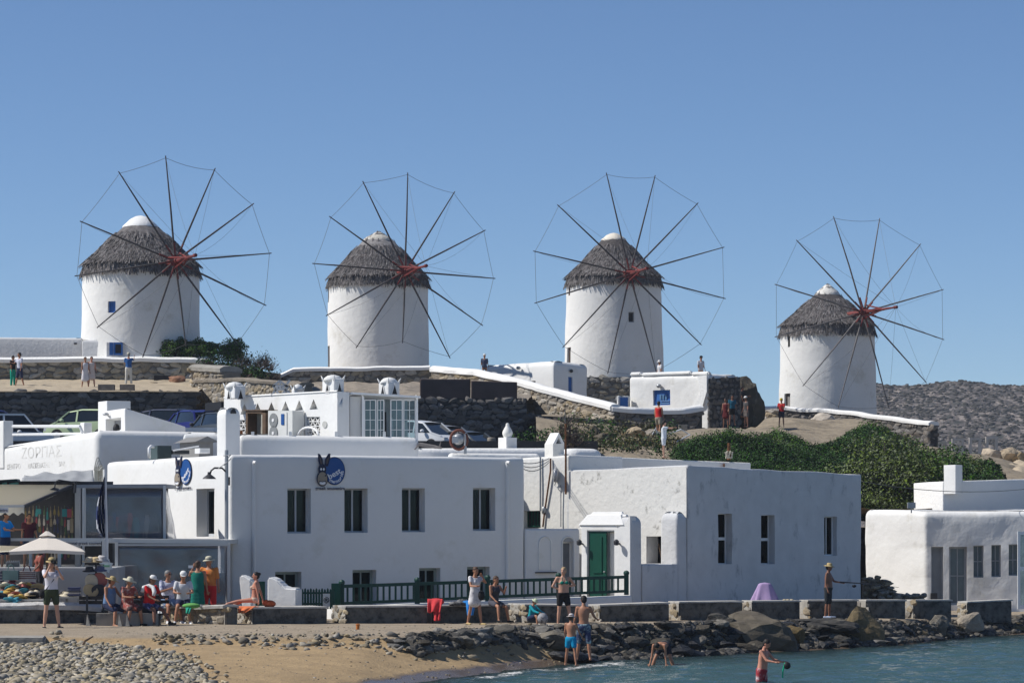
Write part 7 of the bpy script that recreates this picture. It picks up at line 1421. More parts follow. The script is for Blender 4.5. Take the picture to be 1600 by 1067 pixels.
# rough white ledge + benches
lg = thing('white_ledge', 'rough whitewashed ledge along the top of the wall behind the photographer', 'ledge', W(-40, 950, 89.6)); Pth = [XY(-60, 89.4), XY(60, 89.9), XY(158, 90.5)]; capstrip(lg, Pth, [ZR(950, 89.4), ZR(950, 89.9), ZR(951, 90.5)], .5, mat('rough_lime', (.58, .57, .55), .9, .1, 3, .05, 6, dirt=(.3, .3, .3), dscale=3, dthr=.52), .17, over=.05)
def bench(label, x0, x1, y0, d, back=True):
    t = thing('bench', label, 'bench', W(x0, 976, d)); a, e = XY(x0, d), XY(x1, d)
    zs_ = ZR(958, d)
    for k in range(2 if back else 0): b = MB(); z = ZR(y0+2+k*7, d+.35); b.box(a.x, e.x, d+.33, d+.37, z-.10, z); b.build('backrest_slat', mat('bench_wood', (.03, .026, .024), .6), t)
    for k in range(3): b = MB(); b.box(a.x, e.x, d-.1+k*.15, d+.03+k*.15, zs_-.04, zs_); b.build('seat_slat', MATS['bench_wood'], t)
    for f_ in (.25, .75): x = a.x+(e.x-a.x)*f_; b = MB(); b.box(x-.03, x+.03, d+.28, d+.33, zs_-.3, ZR(y0, d+.35)); b.box(x-.04, x+.04, d-.08, d+.33, .95, zs_-.042); b.build('leg', metal_d, t)
bench('dark wooden bench with backrest behind the woman in the straw hat', 121, 172, 929, 88.9); bench('dark wooden bench behind the man in the red shirt', 205, 262, 928, 89.0)
b = MB(); a, e = XY(150, 88.4), XY(246, 88.6); b.prism([(a.x, a.y, .9), (e.x, e.y, .9), (e.x, e.y, ZR(958, 88.7)), (a.x, a.y, ZR(958, 88.4))], (0, .28, 0)); tag(b.build('concrete_bench', concrete), 'low grey concrete seat under the row of seated people', 'seat')
for k, x in enumerate((134, 184, 196)): b = MB(); p = W(x, 978, 87.8); b.prism([p, p+Vector((.12, 0, 0)), p+Vector((.02, .1, .33))], (0, .2, 0)); tag(b.build('seat_support', concrete), ['small triangular concrete support left of the straw hat woman', 'small triangular concrete support between the two women', 'small triangular concrete support by the second woman'][k], 'support')
# concrete slab low left, stick, beach stones
b = MB(); a = W(-60, 985, 84.5); P_ = [(-17, 79.5), (W(76, 1000, 80).x, 79.3), (W(74, 990, 83).x, 83.5), (-17, 84.2)]; b.prism([(x, y, .55) for x, y in P_], (0, 0, .42)); o = b.build('slab', concrete); bm = bmesh.new(); bm.from_mesh(o.data); bmesh.ops.bevel(bm, geom=list(bm.edges), offset=.05, segments=2, affect='EDGES'); bm.to_mesh(o.data); bm.free(); tag(o, 'thick grey concrete slab at the lower left edge of the beach', 'slab')
b = MB(); z = gz(-12.0, 79); p = W(128, 1008, 78.5); b.tube([p-Vector((0, 0, .03)), W(133, 1001, 78.7), W(145, 994, 79)], [.035, .03, .02], 6); tag(b.build('stick', timber), 'crooked dark stick poking up from the beach stones', 'stick')
b = MB(); p = W(559, 987, 86.5); b.lathe((p.x, p.y, gz(p.x, p.y)), [(.05, 0), (.05, .12), (.06, .13), (.06, .15), (.02, .16)], 10); tag(b.build('orange_bollard', mat('orange_plastic', (.5, .16, .03), .6)), 'tiny orange cone standing on the concrete path', 'cone')
peb = mat('pebble', (.36, .315, .235), .8, .15, 9, 0, rnd=.45, coord='objr')
def merged(name, items, m, parent=None):
    "items (mesh, matrix) joined fast with numpy"
    V, Fs, o = [], [], 0
    cache = {}
    for me, M in items:
        if me not in cache: cache[me] = (np.array([v.co[:] for v in me.vertices]), [tuple(p.vertices) for p in me.polygons])
        a, f = cache[me]; A_ = np.array(M); V.append(a @ A_[:3, :3].T+A_[:3, 3]); Fs += [tuple(i+o for i in q) for q in f]; o += len(a)
    me = bpy.data.meshes.new(name); me.from_pydata(np.concatenate(V).tolist(), [], Fs); me.materials.append(m); me.polygons.foreach_set('use_smooth', [True]*len(Fs)); me.update(); return place(name, me, (0, 0, 0), parent)
PM_ = [hull(200+i, n=16, sq=2.2) for i in range(6)]
for me in PM_:
    for v in me.vertices:
        L_ = v.co.length; v.co *= min(1, .5/max(L_, .01))
rr = random.Random(77); its = []; big = []
while len(its) < 9000:
    x, y = rr.uniform(-15.5, -5.2), rr.uniform(61, 82); px = 800+x*F/y; z = gz(x, y); row = HY-(z-H)*F/y
    lim = np.interp(row, [1003, 1012, 1022, 1040, 1067, 1090], [70, 185, 260, 300, 330, 345])+18*noise.noise(Vector((x, y, 0)))
    if px > lim+30 or row > 1080 or (row < 1008 and px < 80): continue
    if px > lim and rr.random() > .12: continue
    s = rr.uniform(.05, .13)*(1.6 if rr.random() < .2 else 1)*(1.25 if y < 70 else 1); M = Matrix.Translation((x, y, z+.02+rr.uniform(0, .05))) @ Euler((rr.uniform(-.5, .5), rr.uniform(-.5, .5), rr.uniform(0, 6))).to_matrix().to_4x4() @ Matrix.Diagonal((s*rr.uniform(1.3, 2.2), s*rr.uniform(1, 1.6), s*rr.uniform(.6, 1), 1)); its.append((PM_[rr.randrange(6)], M))
tag(merged('pebbles', its, peb), kind='stuff')
# crumbled edge between path and sand, left part
its = []
while len(its) < 520:
    x = rr.uniform(-12, 1.2); ye = float(np.interp(x, NX, YE)); px0 = 800+x*F/ye
    if px0 < 240: continue
    y = ye+rr.gauss(-.5, .75)*(1 if px0 > 400 else .5); z = gz(x, y); s = rr.uniform(.04, .13)*(1 if rr.random() < .85 else 1.8)
    M = Matrix.Translation((x, y, z+.01)) @ Euler((rr.uniform(-.5, .5), rr.uniform(-.5, .5), rr.uniform(0, 6))).to_matrix().to_4x4() @ Matrix.Diagonal((s*rr.uniform(1.2, 2.6), s*rr.uniform(1, 1.8), s*rr.uniform(.5, 1), 1)); its.append((PM_[rr.randrange(6)], M))
while len(its) < 1250:
    x = rr.uniform(-11, 3); ys = float(np.interp(x, NX, YS)); ye = float(np.interp(x, NX, YE)); y = rr.uniform(max(ys, 64), ye+8); z = gz(x, y); s = rr.uniform(.02, .07)
    M = Matrix.Translation((x, y, z)) @ Euler((0, 0, rr.uniform(0, 6))).to_matrix().to_4x4() @ Matrix.Diagonal((s*rr.uniform(1.2, 2), s*1.3, s*.7, 1)); its.append((PM_[rr.randrange(6)], M))
tag(merged('edge_gravel', its, mat('edge_stone', (.30, .26, .195), .9, .2, 7, 0, rnd=.45)), kind='stuff')
# boulders of the breakwater
rock_k = mat('wet_rock', (.035, .035, .036), .45, .3, 3.5, .04, 12, rnd=.3, coord='objr'); mossy = mat('mossy_rock', (.075, .085, .03), .8, .3, 3, .04, 12, rnd=.25, coord='objr', dirt=(.05, .045, .035), dscale=2.5, dthr=.5)
def boulder(label, px, row, d, w, h, m, seed, rot=0, tilt=0, dp=None, group=None):
    return rock(label, px, row, d, w, h, dp or w*.8, m, seed, 'rock', 'boulder', rot, tilt, group)
SP = [('big slanting brown slab rock in the middle of the breakwater below the purple chair', 1190, 1018, 95.2, 2.5, 1.35, rock_b, 61, .2, .25), ('pointed tan-brown boulder at the waterline right of the fisherman', 1348, 1010, 99, 1.2, 1.45, rock_b, 62, .5, -.3), ('mossy flat rock at the waterline left of the bending bather', 985, 1025, 91.4, 2.4, .75, mossy, 63, .1, .05), ('green mossy boulder right of the bending bather', 1092, 1020, 93.3, .9, .5, mossy, 64, .4, 0), ('large pale grey boulder left of the boy in the hat', 722, 1008, 85.8, .8, .6, rock_g, 65, .3, 0), ('grey boulder with bright top below the coral red towel', 688, 1002, 85.2, .55, .45, rock_g, 66, 1, 0), ('large rounded grey rock just left of the boy', 860, 1012, 87.5, 1.2, .65, rock_g, 67, .2, .1), ('round dark rock alone on the sand before the breakwater', 815, 1021, 86.2, .42, .35, rock_d, 68, 0, 0), ('yellowish square rock low at the waterline before the fisherman', 1238, 1005, 96.2, .75, .7, rock_b, 69, .4, .3), ('long dark slab rock under the fisherman', 1290, 985, 98.5, 2.2, .5, rock_d, 70, .1, .05), ('dark boulder at the left of the big brown slab', 1130, 1000, 95.0, 1.3, .9, rock_d, 71, .6, .2), ('flat pale slab lying on the sand', 545, 1018, 83.4, 1.1, .22, rock_g, 72, .1, .12), ('low brown weed-covered rock on the open sand', 590, 1031, 80.5, 1.1, .20, rock_d, 73, 0, .06), ('pale block of stone at the far right by the screen', 1520, 985, 107.3, 1.1, .7, rock_y, 74, .3, 0), ('grey rounded boulder near the wall block gap', 1466, 990, 104.6, .8, .7, rock_g, 75, .2, 0), ('dark angular rock below the wall block behind the child', 935, 993, 90.2, .8, .5, rock_d, 76, .2, .2)]
for (lab, px, row, d, w, h, m, s, rot, ti) in SP: boulder(lab, px, row, d, w, h, m, s, rot, ti)
rr = random.Random(31); n_ = 0; its = []
LM = [(600, 'the orange cone'), (660, 'the coral towel'), (705, 'the beach bag'), (745, 'the woman in white'), (790, 'the lone rock on the sand'), (830, 'the child in teal'), (875, 'the blonde woman'), (925, 'the two boys'), (985, 'the mossy flat rock'), (1035, 'the bending bather'), (1090, 'the green mossy boulder'), (1140, 'the dark boulder'), (1190, 'the big slanting slab'), (1240, 'the yellowish square rock'), (1290, 'the fisherman'), (1345, 'the pointed tan boulder'), (1400, 'the wall block right of the fisherman'), (1460, 'the gap in the wall'), (1510, 'the pale far block'), (1560, 'the last wall block'), (1620, 'the glass screen')]
def rlabel(px, s, m, t_, zi):
    global seen; nm = min(LM, key=lambda q: abs(q[0]-px)); c = {'grey_rock': 'grey', 'dark_rock': 'dark', 'wet_rock': 'black wet', 'brown_rock': 'brown'}[m.name]
    L_ = ('small ' if s < .38 else 'medium ' if s < .55 else 'large ')+c+' rock '+('low down ' if t_ < .33 else 'mid-bank ' if t_ < .66 else 'atop the bank ')+('left of ' if px < nm[0]-8 else 'right of ' if px > nm[0]+8 else 'straight below ')+nm[1].replace('the wall block right of the fisherman', 'the fisherman wall block')
    seen[L_] = seen.get(L_, 0)+1; return L_+['', ', nearer the sea', ', farther along', ', lying lower', ', last'][min(4, seen[L_]-1)]
seen = {}
zones = [('grey rock in the breakwater left of the boy', 'breakwater rocks left of the boy'), ('dark rock in the breakwater between the boys and the big slab', 'breakwater rocks before the big slab'), ('dark rock in the breakwater right of the big slab', 'breakwater rocks right of the big slab'), ('small rock in the strip of stones at the far right shore', 'rocks of the far right shore')]
while n_ < 262:
    px = rr.uniform(600, 1640); d0 = np.interp(px, [600, 830, 1100, 1400, 1500, 1600], [83, 87, 93.5, 100.5, 107, 112]); x = (px-800)*d0/F; ys, ye, yw, zw = shore(x); t_ = rr.random()
    y = (max(ys-.3, ye-2.4) if px > 880 else ye-1.0)+t_*((ye+.1)-(max(ys-.3, ye-2.2) if px > 880 else ye-.9)); x = (px-800)*y/F
    if px < 680 and rr.random() < .5: continue
    z = max(gz(x, y), -.05)-.06; s = rr.uniform(.28, .75)*(.7 if px < 700 else 1)*(.75 if px > 1400 else 1); h = s*rr.uniform(.3, .55)
    zi = 0 if px < 880 else 1 if px < 1160 else 2 if px < 1420 else 3; m = [rock_g, rock_g, rock_d][n_ % 3] if zi in (0, 3) else [rock_d, rock_k, rock_g, rock_d][n_ % 4]
    if zi == 3 and n_ % 2: m = rock_b
    if y < ys+.4 and zi: m = rock_k
    o = rock(rlabel(px, s, m, t_, zi), px, HY-(z-H)*F/y, y, s*rr.uniform(1, 1.6), h, s, m, 80+n_ % 12, 'rock', 'rock', rr.uniform(0, 6), rr.uniform(-.3, .3), zones[zi][1], sub=1); n_ += 1
RMm = [rockmesh(80+i, rock_d, 1) for i in range(6)]
for k in range(4200):
    px = rr.uniform(640, 1640); d0 = np.interp(px, [600, 830, 1100, 1400, 1500, 1600], [83, 87, 93.5, 100.5, 107, 112]); x = (px-800)*d0/F; ys, ye, yw, zw = shore(x); y0 = (max(ys-.5, ye-2.4) if px > 880 else ye-1.1); y = y0+rr.random()*(ye+.25-y0); x = (px-800)*y/F; z = max(gz(x, y), -.1); s = rr.uniform(.08, .3)
    its.append((RMm[k % 6], Matrix.Translation((x, y, z)) @ Euler((rr.uniform(-.5, .5), rr.uniform(-.5, .5), rr.uniform(0, 6))).to_matrix().to_4x4() @ Matrix.Diagonal((s*rr.uniform(1, 1.8), s, s*rr.uniform(.5, .9), 1))))
o = merged('rubble', its, mat('rubble_rock', (.11, .10, .085), .85, .25, 5, .02, 14, rnd=.6)); tag(o, kind='stuff'); o.data.polygons.foreach_set('use_smooth', [False]*len(o.data.polygons))
for nm, m, n_, s0, s1, zz in (('far_scrub', mat('far_scrub', (.055, .05, .04), .95), 3600, .25, .95, .05), ('far_rocks', mat('far_boulder', (.26, .225, .20), .95, .3, .5, rnd=.4), 900, .25, .7, .0)):
    its = []
    for k in range(n_):
        y = rr.uniform(560, 838); x = rr.uniform(.115*y, .168*y); s = rr.uniform(s0, s1); its.append((RMm[k % 6], Matrix.Translation((x, y, fh(x, y)+zz)) @ Matrix.Diagonal((s*1.7, s*1.3, s*.75, 1))))
    tag(merged(nm, its, m), kind='stuff')
# rubble heap beside the right house
ru = thing('ruined_wall', 'broken heap of tan stones between the two white houses at the right', 'ruin', W(1372, 938, 112)); it2 = []; rr = random.Random(8)
for k in range(150):
    px = rr.uniform(1350, 1442); top = np.interp(px, [1350, 1385, 1396, 1400, 1440], [899, 903, 915, 928, 930]); row = rr.uniform(top, 938); q = W(px, row, 112.5-(938-row)*.0+rr.uniform(0, .8)); it2.append((q, Vector((1, 0, 0)), Vector((0, -1, 0)), rr.uniform(.15, .42), .35, rr.uniform(.08, .2)))
scatter_stones(ru, it2, stone_warm); b = MB(); b.prism([W(1350, 940, 113.2), W(1442, 940, 113.2), W(1438, 931, 113.2), W(1402, 930, 113.2), W(1394, 918, 113.2), W(1382, 906, 113.2), W(1350, 902, 113.2)], (0, .5, 0)); b.build('core', mortar_warm, ru)
# ---- cloths and bags
def drape(label, pts_top, rows, d, m, name='towel', amp=.05, nx=16, ny=14, seed=1, th=.02):
    "cloth hung over the wall front: columns pts_top (x0,x1 top; x0,x1 bottom), rows (top,bottom)"
    (a0, a1), (b0, b1) = pts_top; v = []
    for j in range(ny+1):
        for i in range(nx+1): s, t_ = i/nx, j/ny; px = (a0+(b0-a0)*t_)*(1-s)+(a1+(b1-a1)*t_)*s; rw = rows[0]+(rows[1]-rows[0])*t_+3*noise.noise(Vector((s*3, seed, 0)))*t_; v.append(W(px, rw, d+.1*(1-t_)**3*2)-Vector((0, amp*(1+math.sin(s*11+seed+t_*2))*(.3+t_), 0)))
    n = nx+1; b = MB(); b.add(v, [(j*n+i, j*n+i+1, (j+1)*n+i+1, (j+1)*n+i) for j in range(ny) for i in range(nx)]); o = b.build(name, m, smooth=True); md = o.modifiers.new('s', 'SOLIDIFY'); md.thickness = th; tag(o, label, 'towel'); return o
redm = mat('towel_red', (.62, .05, .055), .9, .08, 8); blm = mat('towel_blue', (.02, .20, .55), .9, .1, 8); orm = mat('towel_orange', (.75, .20, .07), .9, .1, 8)
drape('coral red towel hanging over the shore wall', ((668, 692), (668, 688)), (936, 956), 92.1, redm); drape('long tail of the coral red towel reaching toward the ground', ((676, 688), (679, 687)), (950, 969), 92.05, redm, seed=3)
b = MB(); b.ell(W(681, 940, 92.5), (.25, .2, .11), nu=14, nv=8); o = tag(b.build('bundled_cloth', redm, smooth=True), 'bundled red cloth on the wall above the red towel', 'cloth')
drape('bright blue towel hanging over the wall left of the woman in white', ((728, 742), (731, 740)), (939, 961), 92.2, blm, seed=5); b = MB(); b.ell(W(734, 941, 92.7), (.24, .2, .07), nu=14, nv=8); tag(b.build('bundled_cloth', blm, smooth=True), 'bundled blue cloth on the wall top', 'cloth')
b = MB(); b.ell(W(714, 943, 92.6), (.26, .16, .08), nu=12, nv=7); b.ell(W(722, 941, 92.8), (.18, .12, .11), nu=12, nv=7); tag(b.build('beach_bag', mat('bag_bw', (.25, .25, .25), .8, .4, 12, dirt=(.02, .02, .02), dscale=9, dthr=.48), smooth=True), 'black and white beach bag between the red and blue towels', 'bag')
drape('orange towel under the sunbathing woman hanging over the wall edge', ((371, 400), (373, 384)), (947.5, 957), 90.3, orm, seed=7, nx=20); b = MB(); b.box(XY(371, 90.8).x, XY(404, 90.8).x, 90.5, 91.1, ZR(948.5, 90.8), ZR(947.3, 90.8)); tag(b.build('towel', orm), 'orange towel spread flat on the wall top', 'towel')
b = MB(); b.ell(W(421, 943, 91), (.19, .13, .11), nu=14, nv=8); b.ell(W(416, 941, 91), (.09, .1, .09), nu=10, nv=6); tag(b.build('beach_bag', mat('bag_orange', (.75, .14, .04), .8, .2, 12, dirt=(.8, .6, .5), dscale=11, dthr=.6), smooth=True), 'bright orange beach bag beside the sunbathing woman', 'bag')
b = MB(); b.ell(W(299, 946, 90.1), (.26, .14, .08), nu=14, nv=8); tag(b.build('cloth_bundle', mat('lime_cloth', (.18, .48, .12), .9, .2, 9), smooth=True), 'lime green cloth on the wall beside the woman in the green dress', 'cloth'); drape('teal green end of the lime cloth hanging down the wall', ((290, 300), (291, 296)), (948, 958), 89.9, mat('teal_cloth', (.02, .30, .2), .9, .1), seed=9)
drape('white towel hanging down beside the man with the checked shirt', ((247, 256), (248, 253)), (947, 968), 89.2, mat('white_cloth', (.68, .68, .68), .9, .05), seed=11, amp=.03)
# purple cloth over a chair
pc = thing('covered_chair', 'chair draped with a lilac purple cloth before the shaded house', 'chair', W(1196, 938, 100.2)); v = []; K, J = 40, 14
c0 = W(1196, 938, 100.2); zt_ = ZR(909.5, 100.2)
for j in range(J+1):
    t_ = j/J; rx = .17+.33*t_**.8; ry = .12+.2*t_
    for k in range(K): a = 2*math.pi*k/K; q = 1+.17*t_*math.sin(a*9+1+t_)+.10*t_*math.sin(a*4); sx_ = abs(math.cos(a))**.6*(1 if math.cos(a) > 0 else -1); v.append((c0.x-.02+.0*t_+rx*sx_*q, c0.y+ry*math.sin(a)*q, zt_+(c0.z-.25-zt_)*t_-(.03 if j == 0 else 0)))
v.append((c0.x-.02, c0.y, zt_)); b = MB(); b.add(v, [(j*K+k, (j+1)*K+k, (j+1)*K+(k+1) % K, j*K+(k+1) % K) for j in range(J) for k in range(K)]+[(len(v)-1, k, (k+1) % K) for k in range(K)]); b.build('cloth', mat('lilac_cloth', (.42, .30, .50), .9, .08, 5), pc, smooth=True)
for sx_ in (-.28, .28): b = MB(); b.box(c0.x+sx_-.02, c0.x+sx_+.02, c0.y-.05, c0.y+.0, c0.z-.6, c0.z-.1); b.build('leg', metal_g, pc)
for k, x in enumerate((1226, 1231, 1237)): b = MB(); b.ell(W(x, 937, 99.8), (.07, .06, .035), nu=8, nv=5); tag(b.build('sandal', mat('straw_tan', (.5, .42, .28), .8), smooth=True), 'small tan bundle on the wall right of the covered chair, '+['left', 'middle', 'right'][k], 'bundle')
# rope tied figure and pole on the parapet
pp = thing('mooring_post', 'short rusty post with a pale knotted rope on the roof parapet', 'post', W(1139, 718, 113.6)); b = MB(); b.tube([W(1139, 718, 113.7), W(1139, 692, 113.7)], [.08, .05], 8); b.build('post', rust, pp); b = MB()
for k in range(7): a = k*.9; b.tube([W(1139, 706, 113.6), W(1139+6*math.sin(a), 707+3*math.cos(a), 113.5), W(1139+5*math.sin(a*1.3), 716, 113.5)], .025, 5)
b.build('rope', mat('rope', (.5, .46, .36), .9), pp)
b = MB(); b.box(*(XY(1155, 150).x, XY(1163, 150).x, 150, 150.4, ZR(680, 150), ZR(663, 150))) if False else b.box(XY(1061, 157).x, XY(1074, 157).x, 157, 157.5, ZR(676, 157), ZR(663, 157)); tag(b.build('stone_pier', stone_warm), 'small pale stone pier on the slope path behind the man in white', 'pier')
rl = thing('handrail', 'white metal handrail beside the slope path', 'railing', W(1030, 680, 152)); b = MB(); b.tube([W(1031, 683, 152), W(1064, 671, 153), W(1078, 679, 153), W(1057, 690, 152)], .04, 6); b.build('rail', plastic_white, rl)
b = MB(); b.tube([W(1017, 683, 150), W(1025, 668, 150), W(1028, 684, 150)], .03, 6); b.build('stile', plastic_white, rl)
b = MB(); b.tube(ropem((W(1346, 752, 112), W(1620, 762, 121)), .25), .012, 4); tag(b.build('overhead_wire', wire_m), 'thin wire stretched across the green slope at the right', 'wire')
# ================================================================== people
def skinm(n, c): return mat('skin_'+n, c, .55, .06, 9, spec=.35)
SK = {'fair': skinm('fair', (.56, .31, .21)), 'tan': skinm('tan', (.40, .19, .11)), 'brown': skinm('brown', (.22, .10, .06)), 'red': skinm('red', (.52, .23, .15))}
CL = {}
def cloth(c, dirt=None, ds=9):
    k = str(c)+str(dirt)
    if k not in CL: CL[k] = mat('cloth_%d' % len(CL), c, .9, .06, 8, dirt=dirt, dscale=ds, dthr=.5)
    return CL[k]
hair_d = mat('hair_dark', (.02, .014, .011), .6, .2, 20); hair_b = mat('hair_brown', (.09, .05, .03), .6, .2, 20); hair_l = mat('hair_blonde', (.42, .30, .16), .6, .2, 20); hair_g = mat('hair_grey', (.25, .24, .23), .6, .2, 20)
EYE = mat('eye_dark', (.01, .01, .01), .2)
def caps(b, p, q, r0, r1, n=10):
    p = Vector(p); q = Vector(q); d = q-p; L_ = max(d.length, 1e-4); d = d/L_; pts, rs = [], []
    for k in range(4): a = math.pi/2*(1-k/4); pts.append(p-d*r0*math.sin(a)*.98); rs.append(max(.004, r0*math.cos(a)))
    pts.append(p); rs.append(r0); pts.append(q); rs.append(r1)
    for k in range(1, 5): a = math.pi/2*k/4; pts.append(q+d*r1*math.sin(a)*.98); rs.append(max(.004, r1*math.cos(a)))
    b.tube(pts, rs, n)
def remesh(b, vox, smooth=2, pre=None):
    me = b.mesh('tmp', (0, 0, 0)); o = bpy.data.objects.new('tmp', me); COL.objects.link(o); m = o.modifiers.new('r', 'REMESH'); m.mode = 'VOXEL'; m.voxel_size = vox
    if smooth: s = o.modifiers.new('s', 'SMOOTH'); s.iterations = smooth; s.factor = .5
    dg = bpy.context.evaluated_depsgraph_get(); dg.update(); r = bpy.data.meshes.new_from_object(o.evaluated_get(dg)); bpy.data.objects.remove(o); bpy.data.meshes.remove(me); return r
def person(label, px, row, d, yaw, h=1.7, skin='tan', pose=None, top=None, bottom=None, hair=None, hat=None, shoes=None, lod=1, extra=None, group=None, build=1., female=False, sunglasses=False, seat=None, head=(0, 0), pat=None, cat='person', baseoff=0):
    """(px,row): where the feet stand, or with seat the seat point under the hips. yaw 0 faces the camera, 90 faces right in the picture
    pose: legs {L/R: (hip flexion, knee flexion, abduct)}, arms {L/R: (forward swing, sideways, elbow, elbow plane)}, lean"""
    po = {'lean': 0, 'turn': 0, 'L': (0, 0, 4), 'R': (0, 0, 4), 'aL': (5, 8, 12, 0), 'aR': (5, 8, 12, 0)}; po.update(pose or {})
    S = h/1.72; V = Vector; rad = math.radians
    # local frame: x to the person's left... we use X = person's left, Y = forward(-Y world at yaw 0), Z up
    fx = {}
    hipz = .90*S; lean = rad(po['lean'])
    def rotx(v, a): return V((v.x, v.y*math.cos(a)-v.z*math.sin(a), v.y*math.sin(a)+v.z*math.cos(a)))
    fwd = V((0, -1, 0))
    def legj(side):
        sx = 1 if side == 'L' else -1; hf, kf, ab = [rad(q) for q in po[side]]; hip = V((sx*.088*S, 0, 0))
        def dirn(a): return V((sx*math.sin(ab), -math.sin(a)*math.cos(ab), -math.cos(a)*math.cos(ab)))
        kn = hip+dirn(hf)*.43*S; an = kn+dirn(hf-kf)*.41*S; return hip, kn, an
    J = {s: legj(s) for s in 'LR'}
    up = V((0, -math.sin(lean), math.cos(lean))); frd = V((0, -math.cos(lean), -math.sin(lean)))
    def T(x, f, z): return V((x*S, 0, 0))+frd*f*S+up*z*S      # torso coordinates above the hips
    sh = {'L': T(.175*build**.5, 0, .50), 'R': T(-.175*build**.5, 0, .50)}
    def armj(side):
        sx = 1 if side == 'L' else -1; sw, ab, el, pl = [rad(q) for q in po['a'+side]]; dn = -up
        d1 = (dn*math.cos(sw)+frd*math.sin(sw)); d1 = (d1*math.cos(ab)+V((sx, 0, 0))*math.sin(ab)).normalized(); e = sh[side]+d1*.285*S
        f1 = (frd*math.cos(sw)-dn*math.sin(sw)); inw = V((-sx, 0, 0)); b1 = (f1*math.cos(pl)+inw*math.sin(pl)).normalized(); d2 = (d1*math.cos(el)+b1*math.sin(el)).normalized(); w = e+d2*.25*S; return sh[side], e, w, d2, b1
    A = {s: armj(s) for s in 'LR'}
    # place in the world: lowest ankle on the ground or hips on the seat
    Rz = Matrix.Rotation(rad(yaw), 3, 'Z'); ground = W(px, row, d)
    low = min((J[s][2].z for s in 'LR'))-.075*S
    off = V((0, 0, -low)) if seat is None else V((0, 0, .10*S))
    def Wd(p): return Rz @ (p+off)+ground
    vox = .02 if lod == 1 else .034
    org = ground; t = thing('person', label, cat, org, group)
    hz, hturn = head; hup = up; nb = T(0, .0, .535); hc = T(0, .035, .70)+frd*math.sin(rad(hz))*.06*S-up*(1-math.cos(rad(hz)))*.05*S
    Hr = Matrix.Rotation(rad(yaw+hturn), 3, 'Z') @ Matrix.Rotation(lean*.6+rad(hz), 3, 'X')
    def HP(x, y, z): return Wd(hc)+Hr @ (V((x, y, z))*S)
    B = build
    def torso(b, infl=0, z0=-.06, z1=.53, sh_=True):
        prof = [(-.10, .10, .085, 0), (-.05, .150, .105, 0), (.0, .165*B**.4, .115*B**.5, 0), (.07, .158*B**.6, .112*B, .01), (.16, .142*B, .105*B, .012), (.25, .148*B**.7, .108*B**.7, .012), (.35, .163*B**.4, .118*B**.3, .012), (.43, .165*B**.3, .108, .008), (.49, .145, .085, 0), (.53, .085, .06, 0), (.56, .055, .055, .005), (.62, .05, .052, .015)]
        prof = [p for p in prof if z0-.001 <= p[0] <= z1+.001]; vs = []; n = 18
        for (z, w, dp, f) in prof:
            for k in range(n): a = 2*math.pi*k/n; vs.append(Wd(T((w+infl)*math.cos(a), f+(dp+infl)*math.sin(a), z)))
        k_ = len(prof); b.add(vs, [(i*n+j, i*n+(j+1) % n, (i+1)*n+(j+1) % n, (i+1)*n+j) for i in range(k_-1) for j in range(n)]+[tuple(range(n-1, -1, -1)), tuple((k_-1)*n+j for j in range(n))])
    def thigh(b, s, infl=0, f=1.):
        hp, kn, an = J[s]; q = hp+(kn-hp)*f; caps(b, Wd(hp), Wd(q), (.085*B**.4)*S+infl, ((.085*B**.4)+(.052-.085)*f)*S+infl)
    def shin(b, s, infl=0, f=1.):
        hp, kn, an = J[s]; m = kn+(an-kn)*.3; caps(b, Wd(kn), Wd(m), .052*S+infl, .056*S+infl)
        if f > .3: q = kn+(an-kn)*f; caps(b, Wd(m), Wd(q), .056*S+infl, (.034 if f == 1 else .045)*S+infl)
    def arm(b, s, infl=0, f=2.):
        a0, e, w, d2, b1 = A[s]; q = a0+(e-a0)*min(1, f); caps(b, Wd(a0), Wd(q), .05*S+infl, (.05-.012*min(1, f))*S+infl, 8)
        if f > 1: q = e+(w-e)*(f-1); caps(b, Wd(e), Wd(q), .038*S+infl, (.038-.012*(f-1))*S+infl, 8)
    b = MB(); torso(b, z1=.62)
    if female: 
        for sx in (-1, 1): b.ell(Wd(T(sx*.07, .10, .36)), (.062*S,)*3, nu=10, nv=7)
    for s in 'LR':
        thigh(b, s); shin(b, s); arm(b, s); hp, kn, an = J[s]; caps(b, Wd(sh[s]), Wd(T((1 if s == 'L' else -1)*.08, 0, .47)), .052*S, .06*S, 8)
        heel = an+V((0, .03, -.035))*S; fd = V((0, -1, 0)); toe = heel+V(((.03 if s == 'L' else -.03), -.20, -.01))*S; caps(b, Wd(heel), Wd(toe), .036*S, .026*S, 8)
    b.ell(HP(0, 0, .02), (.076*S, .092*S, .105*S), Hr, 16, 12); b.ell(HP(0, -.028, -.05), (.055*S, .06*S, .058*S), Hr, 12, 9); b.ell(HP(0, .01, .045), (.079*S, .09*S, .078*S), Hr, 12, 9)
    b.tube([HP(0, -.088, .015), HP(0, -.112, -.012), HP(0, -.09, -.02)], [.010*S, .017*S, .012*S], 6)
    for sx in (-1, 1): b.ell(HP(sx*.079, .008, 0), (.012*S, .02*S, .032*S), Hr, 8, 6)
    for s in 'LR':
        a0, e, w, d2, b1 = A[s]; hd = (d2*.9+b1*.15).normalized(); caps(b, Wd(w), Wd(w+hd*.075*S), .027*S, .034*S, 8)
    me = remesh(b, vox, 2); bm = bmesh.new(); bm.from_mesh(me)
